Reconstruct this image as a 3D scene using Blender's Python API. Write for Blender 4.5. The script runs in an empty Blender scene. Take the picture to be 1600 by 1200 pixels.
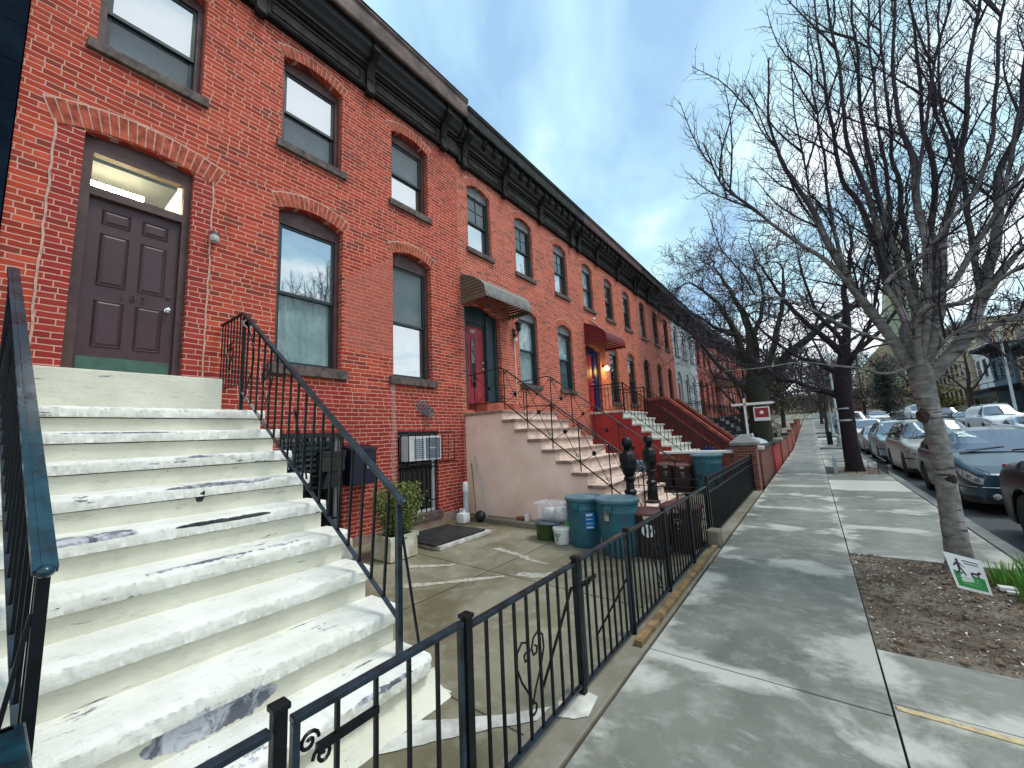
import bpy, bmesh, math, random
from mathutils import Vector, Matrix, noise
R = math.radians
PI = math.pi
random.seed(7)
scene = bpy.context.scene
COL = scene.collection
ORG = {}

# ------------------------------------------------------------------ helpers
def tag(o, label=None, cat=None, group=None, kind=None):
    if label: o['label'] = label
    if cat: o['category'] = cat
    if group: o['group'] = group
    if kind: o['kind'] = kind
    return o

def thing(name, loc, label, cat, group=None):
    o = bpy.data.objects.new(name, None)
    o.empty_display_size = 0.2
    COL.objects.link(o)
    o.location = loc
    ORG[o.name] = Vector(loc)
    return tag(o, label, cat, group)

class MB:
    """collects shapes (world coordinates) and links them as one mesh object"""
    def __init__(s):
        s.v = []; s.f = []; s.sm = []
    def add(s, vs, fs, smooth=False):
        b = len(s.v)
        s.v += [tuple(v) for v in vs]
        for f in fs:
            s.f.append(tuple(b + i for i in f)); s.sm.append(smooth)
        return s
    def box(s, x0, x1, y0, y1, z0, z1):
        v = [(x0,y0,z0),(x1,y0,z0),(x1,y1,z0),(x0,y1,z0),(x0,y0,z1),(x1,y0,z1),(x1,y1,z1),(x0,y1,z1)]
        return s.add(v, [(0,3,2,1),(4,5,6,7),(0,1,5,4),(1,2,6,5),(2,3,7,6),(3,0,4,7)])
    def bbox(s, x0, x1, y0, y1, z0, z1, b=0.01):
        """box with chamfered edges"""
        bm = bmesh.new()
        bmesh.ops.create_cube(bm, size=1)
        for v in bm.verts:
            v.co = Vector(((x0+x1)/2 + v.co.x*(x1-x0), (y0+y1)/2 + v.co.y*(y1-y0), (z0+z1)/2 + v.co.z*(z1-z0)))
        bmesh.ops.bevel(bm, geom=bm.edges[:], offset=b, segments=2, affect='EDGES', profile=0.6)
        s.bm(bm); return s
    def bm(s, bm, smooth=False):
        bm.verts.ensure_lookup_table()
        idx = {v: i for i, v in enumerate(bm.verts)}
        s.add([v.co[:] for v in bm.verts], [tuple(idx[v] for v in f.verts) for f in bm.faces], smooth)
        bm.free(); return s
    def tube(s, pts, rad, n=8, caps=True, smooth=True):
        P = [Vector(p) for p in pts]
        if not isinstance(rad, (list, tuple)): rad = [rad]*len(P)
        up = None; rings = []
        for i, p in enumerate(P):
            if i == 0: t = P[1]-P[0]
            elif i == len(P)-1: t = P[-1]-P[-2]
            else: t = (P[i+1]-P[i]).normalized() + (P[i]-P[i-1]).normalized()
            if t.length < 1e-9: t = Vector((0,0,1))
            t.normalize()
            if up is None:
                up = Vector((0,0,1)) if abs(t.z) < 0.9 else Vector((1,0,0))
            a = t.cross(up)
            if a.length < 1e-6:
                a = t.cross(Vector((0.3,0.9,0.1)))
            a.normalize(); b = t.cross(a).normalized(); up = a.cross(t)
            rings.append([p + (a*math.cos(2*PI*k/n) + b*math.sin(2*PI*k/n))*rad[i] for k in range(n)])
        base = len(s.v)
        vs = [q for r in rings for q in r]
        fs = []
        for i in range(len(P)-1):
            for k in range(n):
                k2 = (k+1) % n
                fs.append((i*n+k, i*n+k2, (i+1)*n+k2, (i+1)*n+k))
        s.add(vs, fs, smooth)
        if caps:
            s.add(rings[0], [tuple(range(n))]); s.add(rings[-1], [tuple(reversed(range(n)))])
        return s
    def bar(s, a, b, w, h=None, up=(0,0,1)):
        """rectangular bar from a to b"""
        h = h or w
        a = Vector(a); b = Vector(b); t = (b-a).normalized()
        u = Vector(up)
        if abs(t.dot(u)) > 0.98: u = Vector((1,0,0))
        side = t.cross(u).normalized(); u = side.cross(t).normalized()
        vs = []
        for p in (a, b):
            for sx, sy in ((-1,-1),(1,-1),(1,1),(-1,1)):
                vs.append(p + side*(sx*w/2) + u*(sy*h/2))
        return s.add(vs, [(0,1,2,3),(7,6,5,4),(0,4,5,1),(1,5,6,2),(2,6,7,3),(3,7,4,0)])
    def lathe(s, c, prof, n=20, smooth=True, axis='z'):
        vs = []; m = len(prof)
        for k in range(n):
            a = 2*PI*k/n
            for r, z in prof:
                if axis == 'z': vs.append((c[0]+r*math.cos(a), c[1]+r*math.sin(a), c[2]+z))
                elif axis == 'x': vs.append((c[0]+z, c[1]+r*math.cos(a), c[2]+r*math.sin(a)))
                else: vs.append((c[0]+r*math.cos(a), c[1]+z, c[2]+r*math.sin(a)))
        fs = []
        for k in range(n):
            k2 = (k+1) % n
            for j in range(m-1):
                fs.append((k*m+j, k2*m+j, k2*m+j+1, k*m+j+1))
        s.add(vs, fs, smooth)
        for j in (0, m-1):
            if prof[j][0] > 1e-5:
                ring = [vs[k*m+j] for k in range(n)]
                s.add(ring, [tuple(range(n))])
        return s
    def ball(s, c, r, n=10, sc=(1,1,1)):
        prof = [(max(1e-6, math.sin(PI*i/n)), -math.cos(PI*i/n)) for i in range(n+1)]
        vs = []; m = len(prof); k_ = n*2
        for k in range(k_):
            a = 2*PI*k/k_
            for q, z in prof:
                vs.append((c[0]+r*sc[0]*q*math.cos(a), c[1]+r*sc[1]*q*math.sin(a), c[2]+r*sc[2]*z))
        fs = []
        for k in range(k_):
            k2 = (k+1) % k_
            for j in range(m-1):
                fs.append((k*m+j, k2*m+j, k2*m+j+1, k*m+j+1))
        return s.add(vs, fs, True)
    def prism(s, poly, axis, a, b):
        """polygon extruded along an axis; poly holds the two other coordinates in x,y,z order"""
        def mk(p, t):
            if axis == 'x': return (t, p[0], p[1])
            if axis == 'y': return (p[0], t, p[1])
            return (p[0], p[1], t)
        n = len(poly)
        vs = [mk(p, a) for p in poly] + [mk(p, b) for p in poly]
        fs = [tuple(range(n)), tuple(reversed(range(n, 2*n)))]
        for i in range(n):
            j = (i+1) % n
            fs.append((i, j, n+j, n+i))
        return s.add(vs, fs)
    def build(s, name, mat, parent=None, kind=None, label=None, fix=True):
        me = bpy.data.meshes.new(name)
        o = bpy.data.objects.new(name, me)
        org = Vector((0,0,0))
        if parent is not None:
            org = ORG[parent.name]
            o.parent = parent
        me.from_pydata([(Vector(v)-org)[:] for v in s.v], [], s.f)
        me.polygons.foreach_set('use_smooth', s.sm)
        me.update()
        if fix:
            bm = bmesh.new(); bm.from_mesh(me)
            bmesh.ops.recalc_face_normals(bm, faces=bm.faces[:])
            bm.to_mesh(me); bm.free()
        if any(s.sm): me.set_sharp_from_angle(angle=R(48))
        if isinstance(mat, (list, tuple)):
            for m in mat: me.materials.append(m)
        else: me.materials.append(mat)
        COL.objects.link(o)
        ORG[o.name] = org
        if kind: o['kind'] = kind
        if label: o['label'] = label
        return o

def solo(mb, name, mat, label, cat, group=None):
    """a thing that is one mesh, origin at the middle of its base"""
    xs = [v[0] for v in mb.v]; ys = [v[1] for v in mb.v]; zs = [v[2] for v in mb.v]
    c = Vector(((min(xs)+max(xs))/2, (min(ys)+max(ys))/2, min(zs)))
    mb.v = [tuple(Vector(v)-c) for v in mb.v]
    o = mb.build(name, mat)
    o.location = c; ORG[o.name] = c
    return tag(o, label, cat, group)

def copy_tree(o, parent=None):
    c = o.copy(); COL.objects.link(c)
    if parent is not None: c.parent = parent
    for ch in list(o.children): copy_tree(ch, c)
    return c

def text_mb(mb, txt, size, origin, xdir, ydir, depth=0.004):
    """lettering as real, slightly raised geometry"""
    cu = bpy.data.curves.new('lettering', 'FONT')
    cu.body = txt; cu.size = size; cu.extrude = depth/2; cu.resolution_u = 3
    cu.align_x = 'CENTER'; cu.align_y = 'CENTER'
    ob = bpy.data.objects.new('lettering', cu)
    me = ob.to_mesh()
    X = Vector(xdir).normalized(); Y = Vector(ydir).normalized(); Z = X.cross(Y)
    O = Vector(origin)
    mb.add([O + X*v.co.x + Y*v.co.y + Z*v.co.z for v in me.vertices], [tuple(p.vertices) for p in me.polygons])
    ob.to_mesh_clear()
    bpy.data.objects.remove(ob); bpy.data.curves.remove(cu)

def gz(y):
    """the street is level here and climbs gently farther on"""
    if y < 30: return 0.0
    if y < 140: return 0.04*(y-30)*min(1, (y-30)/12.0*0.5+0.5) if y < 42 else 0.04*(y-30)
    return 4.4

# ------------------------------------------------------------------ materials
def newmat(name):
    m = bpy.data.materials.new(name); m.use_nodes = True
    nt = m.node_tree; nt.nodes.clear()
    out = nt.nodes.new('ShaderNodeOutputMaterial')
    p = nt.nodes.new('ShaderNodeBsdfPrincipled')
    nt.links.new(p.outputs[0], out.inputs[0])
    return m, nt, p
class G:
    """tiny node-graph helper"""
    def __init__(s, nt): s.nt = nt
    def n(s, t, **k):
        nd = s.nt.nodes.new('ShaderNode'+t)
        for a, b in k.items(): setattr(nd, a, b)
        return nd
    def put(s, sock, val):
        if hasattr(val, 'is_output') or isinstance(val, bpy.types.NodeSocket): s.nt.links.new(val, sock)
        elif isinstance(val, (tuple, list)) and len(val) == 3 and sock.type == 'RGBA': sock.default_value = (*val, 1)
        else: sock.default_value = val
    def math(s, op, a, b=0.0, c=None, clamp=False):
        nd = s.n('Math', operation=op, use_clamp=clamp)
        s.put(nd.inputs[0], a); s.put(nd.inputs[1], b)
        if c is not None: s.put(nd.inputs[2], c)
        return nd.outputs[0]
    def pos(s):
        return s.n('NewGeometry').outputs['Position']
    def obj(s):
        return s.n('TexCoord').outputs['Object']
    def sep(s, v):
        nd = s.n('SeparateXYZ'); s.put(nd.inputs[0], v); return nd.outputs
    def comb(s, x, y, z=0.0):
        nd = s.n('CombineXYZ'); s.put(nd.inputs[0], x); s.put(nd.inputs[1], y); s.put(nd.inputs[2], z); return nd.outputs[0]
    def scale(s, v, sc):
        nd = s.n('VectorMath', operation='MULTIPLY'); s.put(nd.inputs[0], v); nd.inputs[1].default_value = sc; return nd.outputs[0]
    def noise(s, v, scale=5, detail=4, rough=0.55, dist=0.0):
        nd = s.n('TexNoise'); s.put(nd.inputs['Vector'], v)
        nd.inputs['Scale'].default_value = scale; nd.inputs['Detail'].default_value = detail
        nd.inputs['Roughness'].default_value = rough; nd.inputs['Distortion'].default_value = dist
        return nd.outputs[0]
    def voro(s, v, scale=5, feature='F1'):
        nd = s.n('TexVoronoi', feature=feature); s.put(nd.inputs['Vector'], v); nd.inputs['Scale'].default_value = scale
        return nd.outputs[0]
    def ramp(s, f, stops):
        nd = s.n('ValToRGB'); s.put(nd.inputs[0], f)
        e = nd.color_ramp.elements
        while len(e) < len(stops): e.new(0.5)
        for i, (p, c) in enumerate(stops):
            e[i].position = p
            e[i].color = (c, c, c, 1) if isinstance(c, (int, float)) else (*c, 1)
        return nd.outputs[0]
    def mix(s, f, a, b, mode='MIX'):
        nd = s.n('Mix', data_type='RGBA', blend_type=mode)
        s.put(nd.inputs[0], f); s.put(nd.inputs[6], a); s.put(nd.inputs[7], b)
        return nd.outputs[2]
    def bump(s, h, strength=0.3, dist=0.01, normal=None):
        nd = s.n('Bump'); nd.inputs['Strength'].default_value = strength; nd.inputs['Distance'].default_value = dist
        s.put(nd.inputs['Height'], h)
        if normal is not None: s.put(nd.inputs['Normal'], normal)
        return nd.outputs[0]

def simple(name, col, rough=0.6, var=0.15, vscale=6, metal=0.0, bump=0.0, bscale=60, bdist=0.003, coat=0.0, col2=None, spec=0.5):
    """painted / plain surface: base colour with mild mottling"""
    m, nt, p = newmat(name); g = G(nt)
    pos = g.pos()
    nz = g.noise(pos, vscale, 5, 0.6)
    c2 = col2 or tuple(c*(1-var*1.6) for c in col)
    c1 = tuple(min(1, c*(1+var*0.6)) for c in col)
    g.put(p.inputs['Base Color'], g.mix(g.ramp(nz, [(0.35, 0.0), (0.65, 1.0)]), c1, c2))
    g.put(p.inputs['Roughness'], g.ramp(nz, [(0.3, max(0, rough-0.08)), (0.7, min(1, rough+0.08))]))
    p.inputs['Metallic'].default_value = metal
    p.inputs['Coat Weight'].default_value = coat
    p.inputs['Coat Roughness'].default_value = 0.06
    p.inputs['Specular IOR Level'].default_value = spec
    if bump:
        g.put(p.inputs['Normal'], g.bump(g.noise(pos, bscale, 4, 0.6), bump, bdist))
    return m

def brick_mat(name, c1, c2, mortar, dirt=(0.10,0.03,0.025), msize=0.009, patch=True, mvar=0.3, bw=0.235, rh=0.067, lowred=False):
    m, nt, p = newmat(name); g = G(nt)
    pos = g.pos(); X, Y, Z = g.sep(pos)
    u = g.math('ADD', X, Y)
    wob = g.noise(g.comb(u, Z), 1.1, 3, 0.5)
    jig = g.math('MULTIPLY', g.math('SUBTRACT', g.noise(g.comb(u, Z), 7, 3, 0.6), 0.5), 0.022)
    zz = g.math('ADD', g.math('ADD', Z, g.math('MULTIPLY', wob, 0.03)), jig)
    rowf = g.math('DIVIDE', zz, rh); row = g.math('FLOOR', rowf)
    wn1 = g.n('TexWhiteNoise', noise_dimensions='1D'); g.put(wn1.inputs['W'], row)
    # running bond that drifts a little from course to course
    half = g.math('MULTIPLY', g.math('MODULO', g.math('ABSOLUTE', row), 2.0), 0.5)
    uf = g.math('ADD', g.math('ADD', g.math('DIVIDE', u, bw), half), g.math('ADD', g.math('MULTIPLY', wn1.outputs[0], 0.34), g.math('MULTIPLY', jig, 2.0)))
    colm = g.math('FLOOR', uf)
    cell = g.n('TexWhiteNoise', noise_dimensions='2D'); g.put(cell.inputs['Vector'], g.comb(colm, row)); rnd = cell.outputs[0]
    cell2 = g.n('TexWhiteNoise', noise_dimensions='2D'); g.put(cell2.inputs['Vector'], g.comb(g.math('ADD', colm, 37.0), row)); rnd2 = cell2.outputs[0]
    fz = g.math('SUBTRACT', rowf, row); fu = g.math('SUBTRACT', uf, colm)
    dz = g.math('MULTIPLY', g.math('MINIMUM', fz, g.math('SUBTRACT', 1.0, fz)), rh)
    du = g.math('MULTIPLY', g.math('MINIMUM', fu, g.math('SUBTRACT', 1.0, fu)), bw)
    hd = g.math('ADD', g.math('MULTIPLY', g.math('ABSOLUTE', g.math('SUBTRACT', fu, 0.5)), bw), g.math('MULTIPLY', g.math('LESS_THAN', rnd2, 0.82), 1.0))
    du = g.math('MINIMUM', du, hd)
    dj = g.math('MINIMUM', dz, g.math('MULTIPLY', du, 1.15))
    mj = g.ramp(g.math('MULTIPLY', dj, 100.0), [(msize*50*0.55, 1.0), (min(1.0, msize*50*1.25), 0.0)])
    nmj = g.math('SUBTRACT', 1.0, mj)
    mid_ = tuple((p_+q_)/2 for p_, q_ in zip(c1, c2))
    tone_ = g.mix(g.ramp(rnd, [(0.0, 0.0), (0.75, 1.0)]), c2, c1)
    tone_ = g.mix(g.math('MULTIPLY', g.math('GREATER_THAN', rnd, 0.88), 0.7), tone_, dirt)
    tone_ = g.mix(g.math('MULTIPLY', g.math('LESS_THAN', rnd2, 0.10), 0.45), tone_, tuple(min(1, c*1.35+0.03) for c in c1))
    tone_ = g.mix(g.math('MULTIPLY', g.noise(g.comb(g.math('MULTIPLY', u, 1.0), Z), 30, 3), 0.45), tone_, tuple(c*0.55 for c in mid_))
    mcol = g.mix(g.noise(g.comb(u, Z), 6, 4, 0.6), mortar, tuple(c*0.62 for c in mortar))
    col = g.mix(g.math('MULTIPLY', mj, 0.92), tone_, mcol)
    blot = g.noise(g.comb(u, Z), 0.9, 5, 0.6)
    col = g.mix(g.math('MULTIPLY', g.ramp(blot, [(0.5, 0.0), (0.72, 1.0)]), mvar), col, dirt)
    stk = g.ramp(g.noise(g.comb(g.math('MULTIPLY', u, 5.0), g.math('MULTIPLY', Z, 0.35)), 1.0, 5, 0.65), [(0.60, 0.0), (0.74, 1.0)])
    col = g.mix(g.math('MULTIPLY', stk, 0.30), col, tuple(c*0.5 for c in dirt))
    if patch:
        wn = g.math('ADD', g.math('MULTIPLY', g.noise(g.comb(u, Z), 5, 3), 0.35), 0.0)
        # repointed, paler area between the two parlour windows
        dy = g.math('ABSOLUTE', g.math('SUBTRACT', g.math('ADD', Y, g.math('MULTIPLY', g.math('SUBTRACT', Z, 4.4), 0.0)), 3.95))
        inY = g.math('LESS_THAN', dy, 0.50)
        lim = g.math('ADD', 4.35, g.math('MULTIPLY', g.math('SUBTRACT', Y, 3.4), 0.75))
        inZ = g.math('MULTIPLY', g.math('LESS_THAN', Z, lim), g.math('GREATER_THAN', Z, g.math('ADD', 3.0, wn)))
        msk = g.math('MULTIPLY', inY, inZ)
        pc = g.mix(g.math('MULTIPLY', g.noise(g.comb(u, Z), 14, 2), 1.0), (0.50,0.17,0.13), (0.42,0.11,0.08))
        col = g.mix(g.math('MULTIPLY', msk, 0.55), col, pc)
        # vertical mortar seam below the third window
        sm = g.math('LESS_THAN', g.math('ABSOLUTE', g.math('SUBTRACT', g.math('ADD', Y, g.math('MULTIPLY', wob, 0.12)), 4.47)), 0.05)
        sm = g.math('MULTIPLY', sm, g.math('LESS_THAN', Z, 2.7))
        col = g.mix(g.math('MULTIPLY', sm, 0.55), col, (0.50,0.40,0.36))
    if lowred:
        lo = g.ramp(g.math('ADD', Z, g.math('MULTIPLY', wob, 0.8)), [(0.0, 1.0), (1.0, 0.0)])
        lowm = g.math('LESS_THAN', g.math('ADD', Z, g.math('MULTIPLY', g.noise(g.comb(u, Z), 2.5, 3), 0.9)), 3.0)
        brk = nmj
        col = g.mix(g.math('MULTIPLY', g.math('MULTIPLY', lowm, brk), 0.55), col, (0.24,0.018,0.022))
    if lowred:
        jm = g.math('ADD', g.math('LESS_THAN', g.math('ABSOLUTE', g.math('SUBTRACT', Y, 0.295)), 0.11), g.math('LESS_THAN', g.math('ABSOLUTE', g.math('SUBTRACT', Y, 1.465)), 0.11))
        jm = g.math('MULTIPLY', g.math('MULTIPLY', jm, g.math('LESS_THAN', Z, 5.15)), nmj)
        col = g.mix(g.math('MULTIPLY', jm, 0.55), col, (0.26,0.022,0.030))
    # efflorescence specks
    sp = g.ramp(g.noise(g.comb(u, Z), 9, 6, 0.7), [(0.68, 0.0), (0.74, 1.0)])
    col = g.mix(g.math('MULTIPLY', sp, 0.5), col, mortar)
    g.put(p.inputs['Base Color'], col)
    p.inputs['Roughness'].default_value = 0.85
    p.inputs['Specular IOR Level'].default_value = 0.25
    h = g.math('ADD', g.math('MULTIPLY', nmj, 1.0), g.math('MULTIPLY', g.noise(pos, 70, 4), 0.5))
    g.put(p.inputs['Normal'], g.bump(h, 0.55, 0.008))
    return m

def concrete_mat(name, base, dark, pale, slab=False, scale=1.0, wet=0.5):
    m, nt, p = newmat(name); g = G(nt)
    pos = g.pos()
    n1 = g.noise(g.scale(pos, (1.0, 0.8, 1.0)), 0.75*scale, 6, 0.6, 0.6)
    n2 = g.noise(pos, 5*scale, 5, 0.65)
    n3 = g.noise(pos, 60, 4, 0.7)
    col = g.mix(g.ramp(n1, [(0.40, 0.0), (0.60, 1.0)]), base, dark)
    col = g.mix(g.math('MULTIPLY', g.ramp(n2, [(0.5, 0.0), (0.75, 1.0)]), 0.35), col, pale)
    rough = 0.75
    if slab:
        uv0 = g.n('UVMap', uv_map='near'); uv1 = g.n('UVMap', uv_map='far')
        a = g.sep(uv0.outputs[0]); b = g.sep(uv1.outputs[0])
        d = g.math('MINIMUM', g.math('MINIMUM', a[0], a[1]), g.math('MINIMUM', b[0], b[1]))
        dd = g.math('ADD', d, g.math('MULTIPLY', g.math('SUBTRACT', g.noise(g.scale(pos, (1.0,1.15,1.0)), 1.3, 7, 0.62, 0.25), 0.46), 1.9))
        edge = g.ramp(dd, [(-0.05 if False else 0.0, 1.0), (0.20, 0.0)])
        tone = g.n('Attribute', attribute_name='tone').outputs['Fac']
        col = g.mix(g.math('MULTIPLY', edge, 0.78), col, pale)
        col = g.mix(1.0, col, g.ramp(tone, [(0.0, 0.55), (1.0, 1.0)]), 'MULTIPLY')
        streak = g.ramp(g.noise(g.scale(pos, (1.0, 2.4, 1)), 5.0, 6, 0.75, 0.3), [(0.56, 0.0), (0.70, 1.0)])
        col = g.mix(g.math('MULTIPLY', streak, 0.28), col, pale)
        grit = g.noise(pos, 150, 3, 0.7)
        col = g.mix(g.math('MULTIPLY', g.ramp(grit, [(0.58, 0.0), (0.72, 1.0)]), 0.30), col, (0.07,0.072,0.066))
        col = g.mix(g.math('MULTIPLY', g.ramp(grit, [(0.28, 1.0), (0.40, 0.0)]), 0.22), col, (0.62,0.62,0.58))
        col = g.mix(g.math('MULTIPLY', g.math('GREATER_THAN', tone, 0.97), 0.75), col, pale)
        g.put(p.inputs['Roughness'], g.ramp(edge, [(0.0, 0.48), (1.0, 0.85)]))
    else:
        g.put(p.inputs['Roughness'], g.ramp(n1, [(0.35, 0.8), (0.65, wet)]))
    col = g.mix(g.math('MULTIPLY', g.ramp(n3, [(0.55, 0.0), (0.8, 1.0)]), 0.25), col, dark)
    spot = g.ramp(g.voro(pos, 2.3), [(0.012, 1.0), (0.022, 0.0)])
    col = g.mix(g.math('MULTIPLY', spot, 0.6), col, (0.04,0.04,0.045))
    g.put(p.inputs['Base Color'], col)
    p.inputs['Specular IOR Level'].default_value = 0.4
    g.put(p.inputs['Normal'], g.bump(g.math('ADD', n3, g.math('MULTIPLY', n2, 1.5)), 0.35, 0.004))
    return m

def painted_stone(name, mask_list, ca=(0.68,0.67,0.56), cb=(0.57,0.56,0.46), thr=0.652):
    """thick cream paint on stone, flaking where the masks say"""
    m, nt, p = newmat(name); g = G(nt)
    pos = g.pos(); X, Y, Z = g.sep(pos)
    base = g.mix(g.ramp(g.noise(pos, 3, 5, 0.6), [(0.35, 0.0), (0.7, 1.0)]), ca, cb)
    fine = g.noise(g.scale(pos, (1,0.30,1)), 26, 6, 0.75)
    base = g.mix(g.math('MULTIPLY', g.ramp(fine, [(0.57, 0.0), (0.66, 1.0)]), 0.55), base, (0.40,0.40,0.35))
    chip = g.ramp(g.noise(g.scale(pos, (2.2, 0.55, 3.2)), 3.1, 7, 0.72, 0.4), [(thr, 0.0), (thr+0.012, 1.0)])
    wob = g.math('SUBTRACT', g.noise(g.scale(pos, (1, 1, 1)), 5.5, 6, 0.7), 0.5)
    wob2 = g.math('SUBTRACT', g.noise(g.scale(pos, (1, 1, 1)), 17, 5, 0.7), 0.5)
    tot = chip; deep = None
    for (cx, cy, cz, rx, ry, rz, hard) in mask_list:
        ex = g.math('DIVIDE', g.math('SUBTRACT', X, cx), rx)
        ey = g.math('DIVIDE', g.math('SUBTRACT', Y, cy), ry)
        amp = min(0.20, rz*1.6)
        ez = g.math('DIVIDE', g.math('ADD', g.math('SUBTRACT', Z, cz), g.math('ADD', g.math('MULTIPLY', wob, amp), g.math('MULTIPLY', wob2, amp*0.8))), rz)
        d = g.math('ADD', g.math('ADD', g.math('POWER', g.math('ABSOLUTE', ex), 2.0), g.math('POWER', g.math('ABSOLUTE', ey), 4.0)), g.math('POWER', g.math('ABSOLUTE', ez), 2.0))
        d = g.math('ADD', d, g.math('ADD', g.math('MULTIPLY', wob, 0.8), g.math('MULTIPLY', wob2, 0.5)))
        k = g.math('LESS_THAN', d, 1.1)
        tot = g.math('MAXIMUM', tot, k)
        if hard: deep = k if deep is None else g.math('MAXIMUM', deep, k)
    stone = g.mix(g.ramp(g.noise(pos, 8, 6, 0.7, 1.0), [(0.40, 0.0), (0.56, 1.0)]), (0.50,0.52,0.56), (0.10,0.11,0.14))
    if deep is not None: stone = g.mix(deep, stone, (0.018,0.020,0.026))
    g.put(p.inputs['Base Color'], g.mix(tot, base, stone))
    p.inputs['Roughness'].default_value = 0.62
    h = g.math('ADD', g.math('MULTIPLY', g.math('SUBTRACT', 1.0, tot), 1.4), g.math('ADD', g.math('MULTIPLY', fine, 0.9), g.noise(g.scale(pos, (1,0.5,1)), 12, 4)))
    g.put(p.inputs['Normal'], g.bump(h, 0.8, 0.009))
    return m

def bark_mat(name, c1, c2, c3=None, hs=(14, 14, 30)):
    m, nt, p = newmat(name); g = G(nt)
    pos = g.pos()
    n = g.noise(g.scale(pos, (1, 1, 2.0)), 9, 6, 0.65, 0.4)
    col = g.mix(g.ramp(n, [(0.36, 0.0), (0.60, 1.0)]), c1, c2)
    if c3:
        col = g.mix(g.math('MULTIPLY', g.ramp(g.noise(g.scale(pos, (1, 1, 0.6)), 4.5, 4, 0.5), [(0.56, 0.0), (0.66, 1.0)]), 0.7), col, c3)
        ring = g.ramp(g.noise(g.scale(pos, (2, 2, 16)), 1.6, 3, 0.5), [(0.60, 0.0), (0.66, 1.0)])
        col = g.mix(g.math('MULTIPLY', ring, 0.75), col, (0.025,0.02,0.025))
    g.put(p.inputs['Base Color'], col)
    p.inputs['Roughness'].default_value = 0.85; p.inputs['Specular IOR Level'].default_value = 0.2
    g.put(p.inputs['Normal'], g.bump(n, 0.6, 0.01))
    return m

def glass_mat(name, tint=(0.02,0.03,0.035), opacity=0.35, refl=1.0, ior=1.9):
    """window glass: mirror-like at a slant, partly see-through"""
    m = bpy.data.materials.new(name); m.use_nodes = True
    nt = m.node_tree; nt.nodes.clear(); g = G(nt)
    out = g.n('OutputMaterial'); tr = g.n('BsdfTransparent'); gl = g.n('BsdfGlossy'); df = g.n('BsdfDiffuse')
    tr.inputs[0].default_value = (0.82,0.88,0.88,1)
    gl.inputs[0].default_value = (0.95*refl,0.98*refl,1*refl,1); gl.inputs['Roughness'].default_value = 0.012
    df.inputs[0].default_value = (*tint, 1)
    lw = g.n('LayerWeight'); lw.inputs[0].default_value = 0.5
    f0 = ((ior-1)/(ior+1))**2
    frs = g.math('ADD', f0, g.math('MULTIPLY', g.math('POWER', lw.outputs['Facing'], 4.0), 1-f0))
    wob = g.bump(g.noise(g.pos(), 1.3, 2), 0.25, 0.012)
    g.put(gl.inputs['Normal'], wob)
    a = g.n('MixShader'); a.inputs[0].default_value = opacity
    nt.links.new(tr.outputs[0], a.inputs[1]); nt.links.new(df.outputs[0], a.inputs[2])
    b = g.n('MixShader'); nt.links.new(frs, b.inputs[0])
    nt.links.new(a.outputs[0], b.inputs[1]); nt.links.new(gl.outputs[0], b.inputs[2])
    nt.links.new(b.outputs[0], out.inputs[0])
    return m

def emit_mat(name, col, strength):
    m, nt, p = newmat(name)
    p.inputs['Base Color'].default_value = (*col, 1)
    p.inputs['Emission Color'].default_value = (*col, 1)
    p.inputs['Emission Strength'].default_value = strength
    return m

M = {}
M['brick183'] = brick_mat('brick_red_pale_joints', (0.54,0.074,0.036), (0.30,0.028,0.018), (0.76,0.47,0.36), msize=0.0130, patch=True, lowred=True)
M['brick187'] = brick_mat('brick_orange_red', (0.58,0.125,0.066), (0.42,0.070,0.042), (0.74,0.50,0.42), msize=0.0125, patch=False, mvar=0.2)
M['brick191'] = brick_mat('brick_salmon', (0.60,0.145,0.075), (0.50,0.105,0.055), (0.68,0.42,0.34), msize=0.0115, patch=False, mvar=0.1)
M['brick195'] = brick_mat('brick_pink_white_joints', (0.45,0.11,0.075), (0.37,0.08,0.055), (0.66,0.48,0.42), msize=0.012, patch=False, mvar=0.1)
M['brickfar'] = brick_mat('brick_brown_red', (0.36,0.085,0.06), (0.26,0.055,0.045), (0.40,0.22,0.18), msize=0.008, patch=False, mvar=0.3)
M['brickgarden'] = brick_mat('brick_garden_wall', (0.30,0.075,0.05), (0.22,0.05,0.035), (0.42,0.30,0.24), msize=0.009, patch=False, mvar=0.4)
M['brickdark'] = brick_mat('brick_pier_brown', (0.20,0.075,0.055), (0.15,0.05,0.04), (0.35,0.27,0.24), msize=0.010, patch=False, mvar=0.4)
M['arch183'] = simple('arch_brick_orange', (0.42,0.075,0.035), 0.85, 0.35, 9, bump=0.4)
M['arch187'] = simple('arch_brick_salmon', (0.46,0.11,0.06), 0.85, 0.25, 9, bump=0.4)
M['mortar'] = simple('lime_mortar', (0.60,0.38,0.30), 0.9, 0.2, 12)
M['navy'] = simple('navy_paint_siding', (0.003,0.010,0.022), 0.9, 0.3, 2, bump=0.1, spec=0.08)
M['greybrick'] = brick_mat('brick_painted_grey', (0.42,0.47,0.49), (0.39,0.44,0.46), (0.36,0.41,0.43), dirt=(0.3,0.34,0.36), msize=0.006, patch=False, mvar=0.1)
M['browntrim'] = simple('brown_painted_trim', (0.085,0.040,0.038), 0.55, 0.25, 5, bump=0.15)
M['brownsill'] = simple('brownstone_sill', (0.115,0.085,0.075), 0.8, 0.35, 9, bump=0.5, bscale=40)
M['cornbrown'] = simple('cornice_fascia_brown', (0.115,0.072,0.062), 0.7, 0.35, 3, bump=0.3, bscale=20)
M['corndark'] = simple('cornice_dark_paint', (0.011,0.009,0.0085), 0.7, 0.5, 5, bump=0.3, bscale=20, spec=0.25)
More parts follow.
